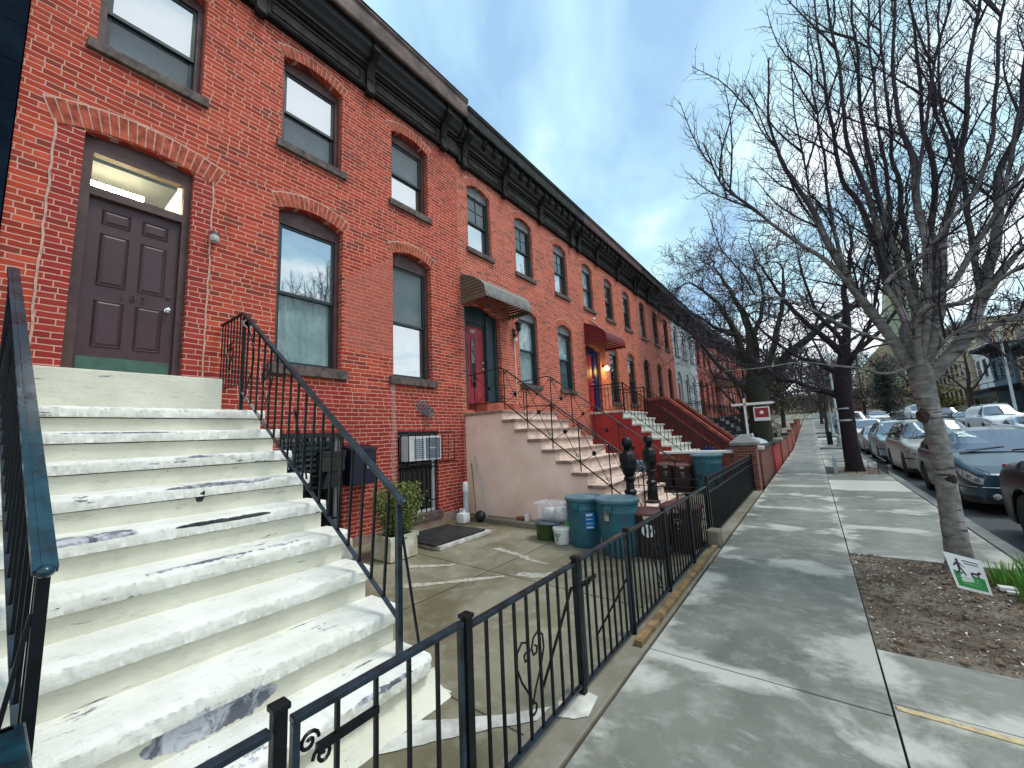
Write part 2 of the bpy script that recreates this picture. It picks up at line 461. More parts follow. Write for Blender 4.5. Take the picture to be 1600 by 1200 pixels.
M['cornblack'] = simple('cornice_black_green', (0.010,0.013,0.013), 0.65, 0.5, 5, bump=0.3, bscale=20, spec=0.25)
M['cornfrieze'] = simple('cornice_frieze_olive', (0.032,0.028,0.020), 0.75, 0.4, 5, bump=0.3, bscale=20)
M['cornred'] = simple('cornice_dark_red', (0.060,0.014,0.014), 0.6, 0.3, 5)
M['roof'] = simple('tar_roof', (0.04,0.04,0.042), 0.9, 0.2, 2)
M['sash'] = simple('sash_dark_green', (0.012,0.028,0.032), 0.4, 0.2, 8)
M['sashbrown'] = simple('sash_brown', (0.05,0.028,0.028), 0.5, 0.2, 8)
M['sashwhite'] = simple('sash_white', (0.62,0.66,0.68), 0.5, 0.1, 8)
M['greyarch'] = simple('grey_arch_board', (0.17,0.18,0.19), 0.6, 0.2, 8)
M['door183'] = simple('door_brown_violet', (0.050,0.019,0.026), 0.45, 0.12, 2.2, bump=0.08, bscale=120)
M['kick'] = simple('kick_plate_green', (0.045,0.115,0.085), 0.45, 0.15, 8)
M['doorred'] = simple('door_crimson', (0.33,0.022,0.035), 0.45, 0.12, 4)
M['doorred2'] = simple('door_bright_red', (0.42,0.01,0.02), 0.4, 0.1, 4)
M['doorblue'] = simple('door_navy_blue', (0.010,0.014,0.09), 0.45, 0.1, 4)
M['jambteal'] = simple('door_jamb_teal', (0.015,0.045,0.055), 0.45, 0.2, 4)
M['iron'] = simple('iron_black_blue_paint', (0.003,0.0055,0.009), 0.38, 0.5, 14, bump=0.2, bscale=70, bdist=0.002, spec=0.3)
M['ironrail'] = simple('handrail_worn_blue_grey', (0.008,0.022,0.036), 0.32, 0.6, 10, bump=0.3, bscale=50, bdist=0.002)
M['ironteal'] = simple('handrail_glossy_teal', (0.006,0.040,0.062), 0.22, 0.45, 7, bump=0.35, bscale=35, bdist=0.002)
M['iron2'] = simple('iron_rusty_rail', (0.040,0.014,0.012), 0.5, 0.6, 14)
M['chrome'] = simple('polished_metal', (0.75,0.76,0.78), 0.22, 0.05, 5, metal=1.0)
M['pink'] = simple('pink_stucco', (0.86,0.67,0.58), 0.85, 0.12, 1.3, bump=0.25, bscale=40, col2=(0.74,0.54,0.45))
M['pinkstone'] = simple('tread_stone_pinkish', (0.72,0.58,0.50), 0.75, 0.2, 6, bump=0.3, col2=(0.54,0.41,0.34))
M['treadedge'] = simple('tread_edge_brownstone', (0.30,0.20,0.16), 0.8, 0.3, 6, bump=0.3)
M['redwall'] = simple('red_painted_render', (0.40,0.035,0.032), 0.7, 0.25, 1.6, bump=0.2, col2=(0.28,0.022,0.022))
M['redbrown'] = simple('red_brown_coping', (0.34,0.075,0.045), 0.7, 0.3, 4, bump=0.2)
M['reddark'] = simple('oxblood_painted_boards', (0.13,0.008,0.010), 0.6, 0.3, 6)
M['whitestone'] = simple('white_painted_tread', (0.60,0.60,0.55), 0.7, 0.25, 5, bump=0.3, col2=(0.36,0.36,0.32))
M['awnolive'] = simple('awning_olive_metal', (0.13,0.115,0.085), 0.45, 0.15, 5)
M['awnpale'] = simple('awning_pale_metal', (0.19,0.19,0.175), 0.5, 0.2, 5)
M['awnred'] = simple('awning_red_metal', (0.15,0.008,0.013), 0.45, 0.15, 5)
M['awntan'] = simple('awning_tan_metal', (0.23,0.14,0.06), 0.5, 0.15, 5)
M['yard'] = concrete_mat('yard_concrete_damp', (0.245,0.230,0.165), (0.135,0.120,0.072), (0.50,0.49,0.42), wet=0.38)
M['curbstrip'] = concrete_mat('fence_curb_concrete', (0.22,0.21,0.165), (0.13,0.12,0.085), (0.40,0.40,0.36))
M['slab'] = concrete_mat('pavement_concrete', (0.225,0.230,0.198), (0.145,0.150,0.126), (0.54,0.55,0.50), slab=True)
M['joint'] = simple('joint_dirt_and_nose_shade', (0.04,0.042,0.04), 0.95, 0.3, 20)
M['asphalt'] = concrete_mat('street_asphalt', (0.055,0.065,0.070), (0.032,0.038,0.045), (0.11,0.12,0.12), wet=0.35)
M['kerb'] = concrete_mat('kerb_stone', (0.22,0.23,0.22), (0.12,0.13,0.13), (0.42,0.43,0.41))
M['wood'] = simple('yellow_timber', (0.22,0.145,0.06), 0.8, 0.4, 9, bump=0.4, bscale=30)
M['plastic_teal'] = simple('plastic_teal', (0.010,0.105,0.150), 0.48, 0.30, 5, bump=0.2, bscale=30, col2=(0.022,0.080,0.110))
M['plastic_tealrim'] = simple('plastic_teal_lid', (0.10,0.19,0.24), 0.45, 0.15, 3)
M['plastic_brown'] = simple('plastic_dark_brown', (0.030,0.009,0.010), 0.42, 0.2, 3)
M['plastic_lid'] = simple('plastic_brown_lid', (0.13,0.05,0.045), 0.4, 0.2, 3)
M['plastic_green'] = simple('plastic_olive_green', (0.035,0.075,0.022), 0.45, 0.2, 4)
M['plastic_grey'] = simple('plastic_grey_blue', (0.10,0.14,0.17), 0.5, 0.2, 4)
M['white'] = simple('white_plastic', (0.75,0.76,0.76), 0.45, 0.06, 6)
M['offwhite'] = simple('weathered_white', (0.55,0.54,0.50), 0.7, 0.25, 9, bump=0.2)
M['label_blue'] = simple('sticker_blue', (0.01,0.20,0.60), 0.4, 0.1, 8)
M['labelcard'] = simple('cardboard_tag', (0.45,0.38,0.30), 0.8, 0.2, 9)
M['greenprint'] = simple('printed_green', (0.01,0.24,0.045), 0.5, 0.15, 20)
M['blackprint'] = simple('printed_black', (0.01,0.012,0.02), 0.5, 0.1, 20)
M['rubber'] = simple('rubber_mat', (0.020,0.026,0.028), 0.55, 0.4, 5, bump=0.3)
M['mailbox'] = simple('mailbox_navy', (0.003,0.007,0.024), 0.45, 0.2, 6)
M['planter'] = simple('planter_stained_white', (0.55,0.53,0.45), 0.8, 0.25, 5, bump=0.3, col2=(0.36,0.33,0.22))
M['soil'] = simple('dark_soil', (0.03,0.022,0.016), 0.95, 0.5, 20, bump=0.6)
M['leafyew'] = simple('shrub_leaf_green', (0.060,0.095,0.018), 0.6, 0.6, 11, col2=(0.16,0.18,0.04))
M['leafgreen'] = simple('daffodil_leaf_green', (0.05,0.20,0.03), 0.5, 0.5, 9, col2=(0.15,0.32,0.04))
M['leafolive'] = simple('far_foliage_olive', (0.075,0.075,0.032), 0.8, 0.6, 1.4)
M['leafdark'] = simple('far_foliage_dark', (0.022,0.045,0.036), 0.8, 0.6, 1.4)
M['ac'] = simple('air_conditioner_white', (0.62,0.64,0.66), 0.45, 0.08, 9)
M['acgrille'] = simple('air_conditioner_grille', (0.13,0.16,0.20), 0.5, 0.15, 30)
M['curtain'] = simple('curtain_pale', (0.55,0.66,0.66), 0.9, 0.12, 3, col2=(0.38,0.50,0.52))
M['blind'] = simple('blind_white', (0.86,0.88,0.90), 0.85, 0.05, 3)
M['blinddark'] = simple('blind_blue_grey', (0.10,0.155,0.185), 0.8, 0.15, 3)
M['lace'] = simple('lace_curtain', (0.85,0.92,0.93), 0.9, 0.2, 7, col2=(0.40,0.62,0.72))
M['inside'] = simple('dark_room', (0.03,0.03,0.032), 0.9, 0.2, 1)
M['hall'] = simple('hall_paint', (0.80,0.78,0.70), 0.9, 0.05, 1)
M['glass'] = glass_mat('window_glass', opacity=0.10, ior=1.75)
M['glassmirror'] = glass_mat('window_glass_bright', opacity=0.3, refl=1.0, ior=7.0)
M['glassdark'] = glass_mat('window_glass_dark', tint=(0.01,0.014,0.018), opacity=0.75, ior=1.8)
M['carglass'] = glass_mat('car_glass', tint=(0.01,0.02,0.025), opacity=0.5, ior=3.4)
M['bark1'] = bark_mat('bark_pale_grey_green', (0.265,0.250,0.240), (0.135,0.135,0.122), (0.42,0.38,0.39))
def _young(m):
    nt = m.node_tree; g = G(nt); p = [n for n in nt.nodes if n.type == 'BSDF_PRINCIPLED'][0]
    src = p.inputs['Base Color'].links[0].from_socket
    z = g.math('ADD', g.sep(g.pos())[2], g.math('MULTIPLY', g.noise(g.pos(), 1.5, 3), 0.8))
    # young wood high in the crown has darker, violet-brown bark
    g.put(p.inputs['Base Color'], g.mix(g.ramp(g.math('MULTIPLY', z, 0.2), [(0.74, 0.0), (1.0, 1.0)]), src, (0.050,0.042,0.055)))
_young(M['bark1'])
M['bark1twig'] = bark_mat('bark_twig_dark', (0.048,0.040,0.048), (0.026,0.024,0.036))
M['bark2'] = bark_mat('bark_black_brown', (0.030,0.020,0.022), (0.015,0.012,0.016))
M['bark3'] = bark_mat('bark_grey_green', (0.050,0.058,0.038), (0.025,0.030,0.026))
M['barkfar'] = bark_mat('bark_far_brown', (0.075,0.062,0.058), (0.045,0.038,0.040))
M['dirt'] = None

def car_paint(name, col, metal=0.4, flake=0.0):
    metal = min(metal, 0.12)
    m, nt, p = newmat(name); g = G(nt)
    g.put(p.inputs['Base Color'], g.mix(g.ramp(g.noise(g.obj(), 2.5, 5, 0.6), [(0.4, 0.0), (0.75, 1.0)]), col, tuple(c*0.75+0.01 for c in col)))
    p.inputs['Metallic'].default_value = metal
    p.inputs['Roughness'].default_value = 0.32
    p.inputs['Coat Weight'].default_value = 0.35 if not flake else flake; p.inputs['Coat Roughness'].default_value = 0.05
    return m
M['carslate'] = car_paint('car_slate_blue_metallic', (0.018,0.050,0.078), 0.45)
M['carblack'] = car_paint('car_black', (0.003,0.005,0.011), 0.0, 0.04)
[n for n in M['carblack'].node_tree.nodes if n.type == 'BSDF_PRINCIPLED'][0].inputs['Specular IOR Level'].default_value = 0.22
M['carsilver'] = car_paint('car_silver_beige', (0.36,0.37,0.35), 0.35)
M['carwhite'] = car_paint('car_white', (0.72,0.76,0.78), 0.0)
M['cargrey'] = car_paint('car_grey', (0.16,0.19,0.21), 0.35)
M['cardark'] = car_paint('car_dark_grey', (0.03,0.035,0.045), 0.3)
M['carteal'] = car_paint('car_pale_blue', (0.20,0.34,0.38), 0.35)
M['tyre'] = simple('tyre_rubber', (0.010,0.010,0.011), 0.8, 0.2, 20)
M['trimblack'] = simple('car_black_trim', (0.008,0.008,0.010), 0.5, 0.2, 10)
M['lamp_glass'] = simple('headlamp_lens', (0.50,0.53,0.55), 0.12, 0.25, 22, coat=1.0, col2=(0.16,0.17,0.18))
M['plate'] = simple('plate_white', (0.7,0.7,0.66), 0.5, 0.05, 9)
M['tan'] = simple('stucco_tan', (0.46,0.38,0.26), 0.85, 0.12, 0.5)
M['palestucco'] = simple('stucco_white', (0.70,0.74,0.76), 0.85, 0.06, 0.5)
M['bluesiding'] = simple('siding_slate_blue', (0.10,0.17,0.21), 0.7, 0.15, 0.8)
M['orangebrick'] = brick_mat('brick_orange', (0.42,0.20,0.08), (0.36,0.16,0.07), (0.40,0.24,0.14), patch=False, mvar=0.1)
M['slateroof'] = simple('roof_slate_grey', (0.16,0.18,0.20), 0.8, 0.2, 0.3)
M['copper'] = simple('spire_copper_green', (0.16,0.21,0.15), 0.8, 0.5, 0.25, col2=(0.30,0.30,0.20))
M['galv'] = simple('galvanised_steel', (0.36,0.42,0.45), 0.45, 0.1, 3, metal=0.3)
M['signred'] = simple('sign_red', (0.30,0.008,0.03), 0.5, 0.1, 8)
M['bag_white'] = simple('bag_white_plastic', (0.70,0.72,0.75), 0.35, 0.15, 9, bump=0.8, bscale=18, bdist=0.02)
M['bag_black'] = simple('bag_black_plastic', (0.012,0.013,0.016), 0.3, 0.3, 9, bump=0.8, bscale=18, bdist=0.02)
M['brownbase'] = simple('brown_base_render', (0.20,0.105,0.085), 0.9, 0.35, 4, bump=0.5, bscale=25, col2=(0.28,0.24,0.20))
M['holder'] = simple('holder_dark_olive', (0.012,0.018,0.012), 0.6, 0.3, 6)
# ------------------------------------------------------------------ row houses (facade plane x = FX, street side is +x)
FX = -6.0
def arch_z(o, y):
    """upper outline of an opening at y"""
    t = (y-o['y0'])/(o['y1']-o['y0'])*2-1
    return o['zs'] + o['rise']*(1-t*t)

def facade(root, y0, y1, z0, z1, ops, mat, x=FX, zb=None):
    mb = MB()
    cuts = {y0, y1}
    for o in ops:
        for k in range(11): cuts.add(round(o['y0'] + (o['y1']-o['y0'])*k/10, 5))
    cuts = sorted(c for c in cuts if y0-1e-6 <= c <= y1+1e-6)
    for a, b in zip(cuts, cuts[1:]):
        if b-a < 1e-5: continue
        mid = (a+b)/2
        col = sorted([o for o in ops if o['y0'] < mid < o['y1']], key=lambda o: o['z0'])
        la = lb = z0
        for o in col:
            if o['z0'] > max(la, lb)+1e-4:
                mb.add([(x,a,la),(x,b,lb),(x,b,o['z0']),(x,a,o['z0'])], [(0,1,2,3)])
            la = arch_z(o, a); lb = arch_z(o, b)
        mb.add([(x,a,la),(x,b,lb),(x,b,z1),(x,a,z1)], [(0,1,2,3)])
    # reveals
    for o in ops:
        d = o.get('rev', 0.13)
        P = [(o['y0'], o['z0'])] + [(o['y0']+(o['y1']-o['y0'])*k/10, arch_z(o, o['y0']+(o['y1']-o['y0'])*k/10)) for k in range(11)] + [(o['y1'], o['z0'])]
        for (ya, za), (yb, zb_) in zip(P, P[1:]+P[:1]):
            mb.add([(x,ya,za),(x,yb,zb_),(x-d,yb,zb_),(x-d,ya,za)], [(0,1,2,3)])
    # sides and back of the house
    xb = x-10.5
    mb.add([(x,y0,z0),(x,y0,z1),(xb,y0,z1),(xb,y0,z0)], [(0,1,2,3)])
    mb.add([(x,y1,z0),(x,y1,z1),(xb,y1,z1),(xb,y1,z0)], [(0,1,2,3)])
    mb.add([(xb,y0,z0),(xb,y1,z0),(xb,y1,z1),(xb,y0,z1)], [(0,1,2,3)])
    mb.build('wall', mat, root, fix=False)
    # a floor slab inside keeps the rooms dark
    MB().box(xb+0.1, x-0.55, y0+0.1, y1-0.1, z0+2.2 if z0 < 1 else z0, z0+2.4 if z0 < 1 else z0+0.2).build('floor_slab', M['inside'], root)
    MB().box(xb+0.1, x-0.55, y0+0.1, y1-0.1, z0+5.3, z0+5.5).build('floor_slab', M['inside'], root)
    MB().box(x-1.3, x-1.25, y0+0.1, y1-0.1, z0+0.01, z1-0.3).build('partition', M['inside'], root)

def arch_bricks(par, o, mat, hgt=0.2, x=FX, over=0.03, n=None):
    """soldier-course arch of separate raised bricks, set in mortar"""
    w = o['y1']-o['y0']; n = n or max(9, int(round((w+2*over)/0.068)))
    yc = (o['y0']+o['y1'])/2
    R_ = (w*w/4 + o['rise']**2)/(2*o['rise']); zc = o['zs']+o['rise']-R_
    amax = math.asin(min(1, (w/2+over*0.3)/R_))
    mb = MB(); mo = MB()
    def pt(a, r): return (yc+math.sin(a)*r, zc+math.cos(a)*r)
    for k in range(n):
        a0 = -amax + 2*amax*k/n; a1 = -amax + 2*amax*(k+1)/n
        g_ = (a1-a0)*0.085
        q = [pt(a0+g_, R_+0.002), pt(a1-g_, R_+0.002), pt(a1-g_, R_+hgt*random.uniform(0.95,1.0)), pt(a0+g_, R_+hgt*random.uniform(0.95,1.0))]
        mb.prism(q, 'x', x-0.02, x+0.008+random.uniform(0,0.002))
    m_ = 26
    for k in range(m_):
        a0 = -amax*1.01 + 2.02*amax*k/m_; a1 = -amax*1.01 + 2.02*amax*(k+1)/m_
        q = [pt(a0, R_+0.008), pt(a1, R_+0.008), pt(a1, R_+hgt+0.016), pt(a0, R_+hgt+0.016)]
        mo.prism(q, 'x', x-0.01, x+0.005)
    a = mb.build('arch_bricks', mat, par)
    b = mo.build('arch_mortar', M['mortar'], par)

def window(root, o, st, x=FX):
    """part: window (frame mesh); sub-parts: sill, pane, curtain, arch"""
    d = o.get('rev', 0.13); fr = st.get('fr', 0.07)
    y0, y1, z0, zs = o['y0'], o['y1'], o['z0'], o['zs']
    xf = x-d+0.05                                     # front of outer frame
    f = MB()
    f.box(xf-0.09, xf, y0, y0+fr, z0, zs+0.002); f.box(xf-0.09, xf, y1-fr, y1, z0, zs+0.002)
    f.box(xf-0.09, xf-0.002, y0+fr, y1-fr, z0, z0+0.04)
    # arched head board
    hb = st.get('head', 0.10)
    N = 10
    P = [(y0+(y1-y0)*k/N, arch_z(o, y0+(y1-y0)*k/N)+0.002) for k in range(N+1)] + [(y1, zs-hb), (y0, zs-hb)]
    headmb = MB(); headmb.prism(P, 'x', xf-0.085, xf-0.003)
    w = f.build('window', M[st['frame']], root)
    hd = headmb.build('head_board', M[st.get('headmat', st['frame'])], w)
    # sashes
    a, b = y0+fr, y1-fr; zt = zs-hb; zm = z0+0.04+(zt-z0-0.04)*st.get('meet', 0.52); s = 0.045
    sm = MB(); xs = xf-0.03; xl = xf-0.065
    for (za, zb, xx) in ((zm-0.02, zt, xs), (z0+0.04, zm+0.025, xl)):
        sm.box(xx-0.035, xx, a, a+s, za, zb); sm.box(xx-0.035, xx, b-s, b, za, zb)
        sm.box(xx-0.034, xx-0.001, a+s, b-s, za, za+s); sm.box(xx-0.034, xx-0.001, a+s, b-s, zb-s, zb)
    if st.get('muntin'):
        sm.box(xs-0.028, xs-0.004, (a+b)/2-0.009, (a+b)/2+0.009, zm, zt-s)
        sm.box(xs-0.027, xs-0.005, a+s, b-s, (zm+zt)/2-0.009, (zm+zt)/2+0.009)
    sm.build('sash', M[st['sash']], w)
    g1 = M[st.get('gup', 'glass')]; g2 = M[st.get('glo', 'glass')]
    MB().add([(xs-0.017,a+s,zm),(xs-0.017,b-s,zm),(xs-0.017,b-s,zt-s),(xs-0.017,a+s,zt-s)], [(0,1,2,3)]).build('upper_pane', g1, w)
    MB().add([(xl-0.017,a+s,z0+0.06),(xl-0.017,b-s,z0+0.06),(xl-0.017,b-s,zm),(xl-0.017,a+s,zm)], [(0,1,2,3)]).build('lower_pane', g2, w)
    # curtains / blinds hang just behind
    def sheet(za, zb, mat, name, wav=0.022, xo=0.13):
        c = MB(); n = 26; vs = []
        for k in range(n+1):
            y = a+(b-a)*k/n
            dx = wav*math.sin(k*1.7+za)+wav*0.6*math.sin(k*0.61+1)
            vs += [(xf-xo-dx, y, za), (xf-xo-dx*0.5, y, zb)]
        c.add(vs, [(2*k, 2*k+2, 2*k+3, 2*k+1) for k in range(n)], True)
        c.build(name, M[mat], w, fix=False)
    if st.get('cup'): sheet(zm, zt, st['cup'], 'blind', 0.002 if 'blind' in st['cup'] else 0.012)
    if st.get('clo'): sheet(z0+0.05, zm, st['clo'], 'curtain', 0.003 if 'blind' in st['clo'] else 0.015, 0.13)
    # sill
    so = st.get('sillo', 0.07); sh = st.get('sillh', 0.12)
    MB().bbox(x-d-0.02, x+0.06, y0-so, y1+so, z0-sh, z0+0.004, 0.008).build('sill', M[st.get('sill', 'brownsill')], w)
    if st.get('arch', True): arch_bricks(w, o, M[st.get('archmat', 'arch183')], st.get('archh', 0.19), x, n=st.get('archn'))
    return w

def cornice(root, y0, y1, fas, body, frz, tips, x=FX, zb=8.19, out=0.42, dent=True, fash=0.34):
    zs = zb+0.84                                                          # underside of the projecting part
    c = MB()
    c.box(x-0.02, x+0.05, y0, y1, zb+0.06, zs)
    fr = c.build('cornice', M[frz], root)
    t = MB()
    t.prism([(x+0.0,zb-0.02),(x+0.09,zb-0.01),(x+0.11,zb+0.03),(x+0.08,zb+0.07),(x+0.0,zb+0.07)], 'y', y0+0.001, y1-0.001)
    t.build('moulding', M[body], fr)
    t = MB()
    t.prism([(x+0.05,zb+0.40),(x+0.09,zb+0.41),(x+0.11,zb+0.45),(x+0.05,zb+0.48)], 'y', y0+0.001, y1-0.001)
    t.build('moulding', M[body], fr)
    cv = MB(); cv.prism([(x+0.05,zb+0.47),(x+0.12,zb+0.49),(x+0.13,zb+0.53),(x+0.20,zb+0.57),(x+0.24,zb+0.64),(x+0.30,zb+0.72),(x+0.32,zs-0.001),(x+0.05,zs-0.001)], 'y', y0+0.001, y1-0.001)
    cv.build('shade_cove', M['trimblack'], fr)  # black piece added to stand for the deep shade below the soffit
    ys = [y0] + sorted(tips) + [y1]
    for a, b in zip(ys, ys[1:]):
        if b-a > 0.6:
            p = MB(); zA, zB = zb+0.14, zb+0.34; a2, b2 = a+0.18, b-0.18
            for q in ((a2, b2, zA, zA+0.016), (a2, b2, zB-0.016, zB)): p.box(x+0.05, x+0.068, *q)
            p.box(x+0.05, x+0.0675, a2-0.016, a2, zA, zB); p.box(x+0.05, x+0.0675, b2, b2+0.016, zA, zB)
            p.build('frieze_panel', M[body], fr)
    MB().box(x-0.02, x+out-0.02, y0, y1, zs, zs+0.04).build('soffit', M[body], fr)
    f = MB(); zt = zs+0.02+fash
    f.prism([(x+out-0.05,zs-0.005),(x+out,zs-0.005),(x+out+0.015,zs+0.03),(x+out+0.02,zt-0.08),(x+out+0.05,zt-0.03),(x+out+0.05,zt),(x+out-0.05,zt)], 'y', y0, y1)
    f.build('fascia', M[fas], fr)
    r = MB()
    r.prism([(x+out-0.05,zt-0.02),(x+out+0.045,zt+0.001),(x+out+0.065,zt+0.03),(x-0.4,zt+0.10),(x-0.4,zt-0.02)], 'y', y0+0.002, y1-0.002)
    r.build('cornice_roof', M['cornblack'], fr)
    def bracket(y, w=0.125):
        b = MB()
        prof = [(x+0.05,zb-0.12),(x+0.11,zb-0.10),(x+0.14,zb-0.03),(x+0.115,zb+0.06),(x+0.12,zb+0.22),(x+0.15,zb+0.38),(x+0.22,zb+0.50),(x+0.31,zb+0.58),(x+0.36,zb+0.66),(x+0.35,zb+0.76),(x+0.36,zs-0.001),(x+0.05,zs-0.001)]
        b.prism(prof, 'y', y-w/2, y+w/2)
        b.lathe((x+0.10, y-w/2-0.014, zb-0.06), [(0.0,0),(0.052,0),(0.062,0.01),(0.062,w+0.018),(0.052,w+0.028),(0.0,w+0.028)], 12, True, 'y')
        b.lathe((x+0.30, y-w/2-0.014, zb+0.68), [(0.0,0),(0.06,0),(0.07,0.01),(0.07,w+0.018),(0.06,w+0.028),(0.0,w+0.028)], 12, True, 'y')
        b.bbox(x+0.05, x+0.385, y-w/2-0.03, y+w/2+0.03, zs-0.04, zs-0.002, 0.006)
        b.prism([(x+0.13,zb+0.20),(x+0.155,zb+0.36),(x+0.21,zb+0.47),(x+0.14,zb+0.5)], 'y', y-w/2-0.016, y+w/2+0.016)
        b.build('bracket', M[body], fr)
    for y in tips: bracket(y)
    if dent:
        y = y0+0.35
        while y < y1-0.2:
            if min(abs(y-t_) for t_ in tips) > 0.2:
                b = MB()
                b.prism([(x+0.15,zs-0.001),(x+0.15,zs-0.2),(x+0.22,zs-0.23),(x+0.30,zs-0.17),(x+0.36,zs-0.06),(x+0.36,zs-0.001)], 'y', y-0.06, y+0.06)
                b.build('modillion', M[body], fr)
            y += 0.39
    return fr

def roof(root, y0, y1, x=FX, z=9.0):
    MB().box(x-10.5, x-0.02, y0+0.004, y1-0.004, z, z+0.12).build('roof', M['roof'], root)

BAY = [0.90, 2.90, 4.90]
def op(yc, w, z0, zs, rise, rev=0.13):
    return dict(y0=yc-w/2, y1=yc+w/2, z0=z0, zs=zs, rise=rise, rev=rev)

# ---- No 183 ---------------------------------------------------------------
Y0, Y1 = -0.07, 6.20
h = thing('row_house', (FX-5, 3.1, 0), 'nearest red brick row house with brown-violet six-panel front door', 'house', 'row houses along the pavement')
ops = []
u183 = [op(0.90,0.98,6.28,7.76,0.11,0.17), op(2.88,0.98,6.28,7.76,0.11,0.17), op(4.86,0.92,6.28,7.76,0.11,0.17)]
l183 = [op(2.90,1.02,2.80,5.19,0.12,0.17), op(4.89,0.95,2.80,5.19,0.12,0.17)]
d183 = op(0.885,0.97,2.46,5.17,0.06,0.16)
b183 = [dict(y0=2.50,y1=3.45,z0=0.28,zs=1.80,rise=0.001,rev=0.16), dict(y0=4.50,y1=5.46,z0=0.26,zs=1.80,rise=0.001,rev=0.16)]
facade(h, Y0, Y1, -0.15, 9.05, u183+l183+[d183]+b183, M['brick183'])
roof(h, Y0, Y1)
base = dict(frame='browntrim', sash='sash', arch=True)
window(h, u183[0], dict(base, gup='glassmirror', cup='blind', clo='blinddark', glo='glass', meet=0.42))
window(h, u183[1], dict(base, gup='glassmirror', cup='blind', clo='blinddark', meet=0.47))
window(h, u183[2], dict(base, cup='blinddark', glo='glassmirror', clo='blind', meet=0.50))
window(h, l183[0], dict(base, head=0.17, gup='glassmirror', cup='lace', clo='curtain', meet=0.50, archh=0.22, sillh=0.15, sillo=0.09))
window(h, l183[1], dict(base, head=0.17, cup='blinddark', glo='glassmirror', clo='lace', meet=0.48, archh=0.20, sillh=0.14, sillo=0.09))
cornice(h, Y0, Y1, 'cornbrown', 'corndark', 'cornfrieze', [0.05, 2.0, 3.85, 5.72], dent=False, fash=0.38)
# brown rendered base under the basement window, mortar line beside it
mb = MB(); mb.box(FX-0.02, FX+0.025, 4.2, 6.18, -0.15, 0.17); mb.box(FX-0.02, FX+0.022, 2.0, 4.2, -0.15, 0.14)
mb.build('rendered_base', M['brownbase'], h)
# front door set in frame with transom light
x = FX
o = d183
fr = MB(); xf = x-0.09
fr.box(xf-0.10, xf, o['y0'], o['y0']+0.085, o['z0']-0.02, o['zs']+0.002); fr.box(xf-0.10, xf, o['y1']-0.075, o['y1'], o['z0']-0.02, o['zs']+0.002)
N = 10
P = [(o['y0']+(o['y1']-o['y0'])*k/N, arch_z(o, o['y0']+(o['y1']-o['y0'])*k/N)+0.002) for k in range(N+1)] + [(o['y1'], 5.03), (o['y0'], 5.03)]
fr.prism(P, 'x', xf-0.098, xf-0.002)
fr.box(xf-0.097, xf+0.004, o['y0']+0.085, o['y1']-0.075, 4.50, 4.60)
fr.box(xf-0.097, xf+0.002, o['y0']+0.085, o['y1']-0.075, 5.00, 5.04)
dfr = fr.build('door_frame', M['browntrim'], h)
arch_bricks(dfr, dict(y0=o['y0']-0.22, y1=o['y1']+0.22, zs=5.115, rise=0.13), M['arch183'], 0.27, n=20, over=0.0)
MB().add([(xf-0.05,o['y0']+0.08,4.6),(xf-0.05,o['y1']-0.07,4.6),(xf-0.05,o['y1']-0.07,5.0),(xf-0.05,o['y0']+0.08,5.0)], [(0,1,2,3)]).build('transom_pane', M['glass'], dfr)
# raised outlines of the brick jambs beside the door
for yy in (0.185, 1.575):
    pts = []; mj = MB()
    for k in range(28):
        z = 2.46 + k*0.1
        pts.append((x+0.003, yy+random.uniform(-0.008,0.008), z))
    mj.tube(pts, 0.011, 5)
    mj.build('mortar_line', M['mortar'], h)
# the door leaf, six raised panels
dl = MB(); yA, yB = o['y0']+0.087, o['y1']-0.077; zA, zB = 2.49, 4.497; xd = xf-0.055
dl.box(xd-0.04, xd, yA, yB, zA, zB)
door = dl.build('door', M['door183'], h)
pn = MB(); wD = yB-yA
for (c0, c1) in ((0.14, 0.44), (0.56, 0.86)):
    for (z0_, z1_) in ((0.30, 0.84), (1.00, 1.62), (1.72, 1.90)):
        ya, yb = yA+wD*c0, yA+wD*c1
        # sunk groove and raised field
        for k, (i0, dx) in enumerate(((0.0, 0.004), (0.018, 0.010), (0.04, 0.010))):
            pass
        q = 0.022
        vs = [(xd+0.0005,ya,zA+z0_),(xd+0.0005,yb,zA+z0_),(xd+0.0005,yb,zA+z1_),(xd+0.0005,ya,zA+z1_),
              (xd+0.012,ya+q*0.5,zA+z0_+q*0.5),(xd+0.012,yb-q*0.5,zA+z0_+q*0.5),(xd+0.012,yb-q*0.5,zA+z1_-q*0.5),(xd+0.012,ya+q*0.5,zA+z1_-q*0.5),
              (xd+0.002,ya+q,zA+z0_+q),(xd+0.002,yb-q,zA+z0_+q),(xd+0.002,yb-q,zA+z1_-q),(xd+0.002,ya+q,zA+z1_-q),
              (xd+0.011,ya+2*q,zA+z0_+2*q),(xd+0.011,yb-2*q,zA+z0_+2*q),(xd+0.011,yb-2*q,zA+z1_-2*q),(xd+0.011,ya+2*q,zA+z1_-2*q)]
        fs = []
        for r_ in range(3):
            for k in range(4):
                fs.append((r_*4+k, r_*4+(k+1)%4, r_*4+4+(k+1)%4, r_*4+4+k))
        fs.append((12,13,14,15))
        pn.add(vs, fs)
pn.build('raised_panel', M['door183'], door)
MB().box(xd, xd+0.004, yA+0.02, yB-0.02, zA+0.02, zA+0.19).build('kick_plate', M['kick'], door)
nb = MB(); text_mb(nb, '1 8 3', 0.115, (xd+0.008, (yA+yB)/2+0.02, 3.40), (0,1,0), (0,0,1), 0.01)
nb.build('house_number', M['sashbrown'], door)
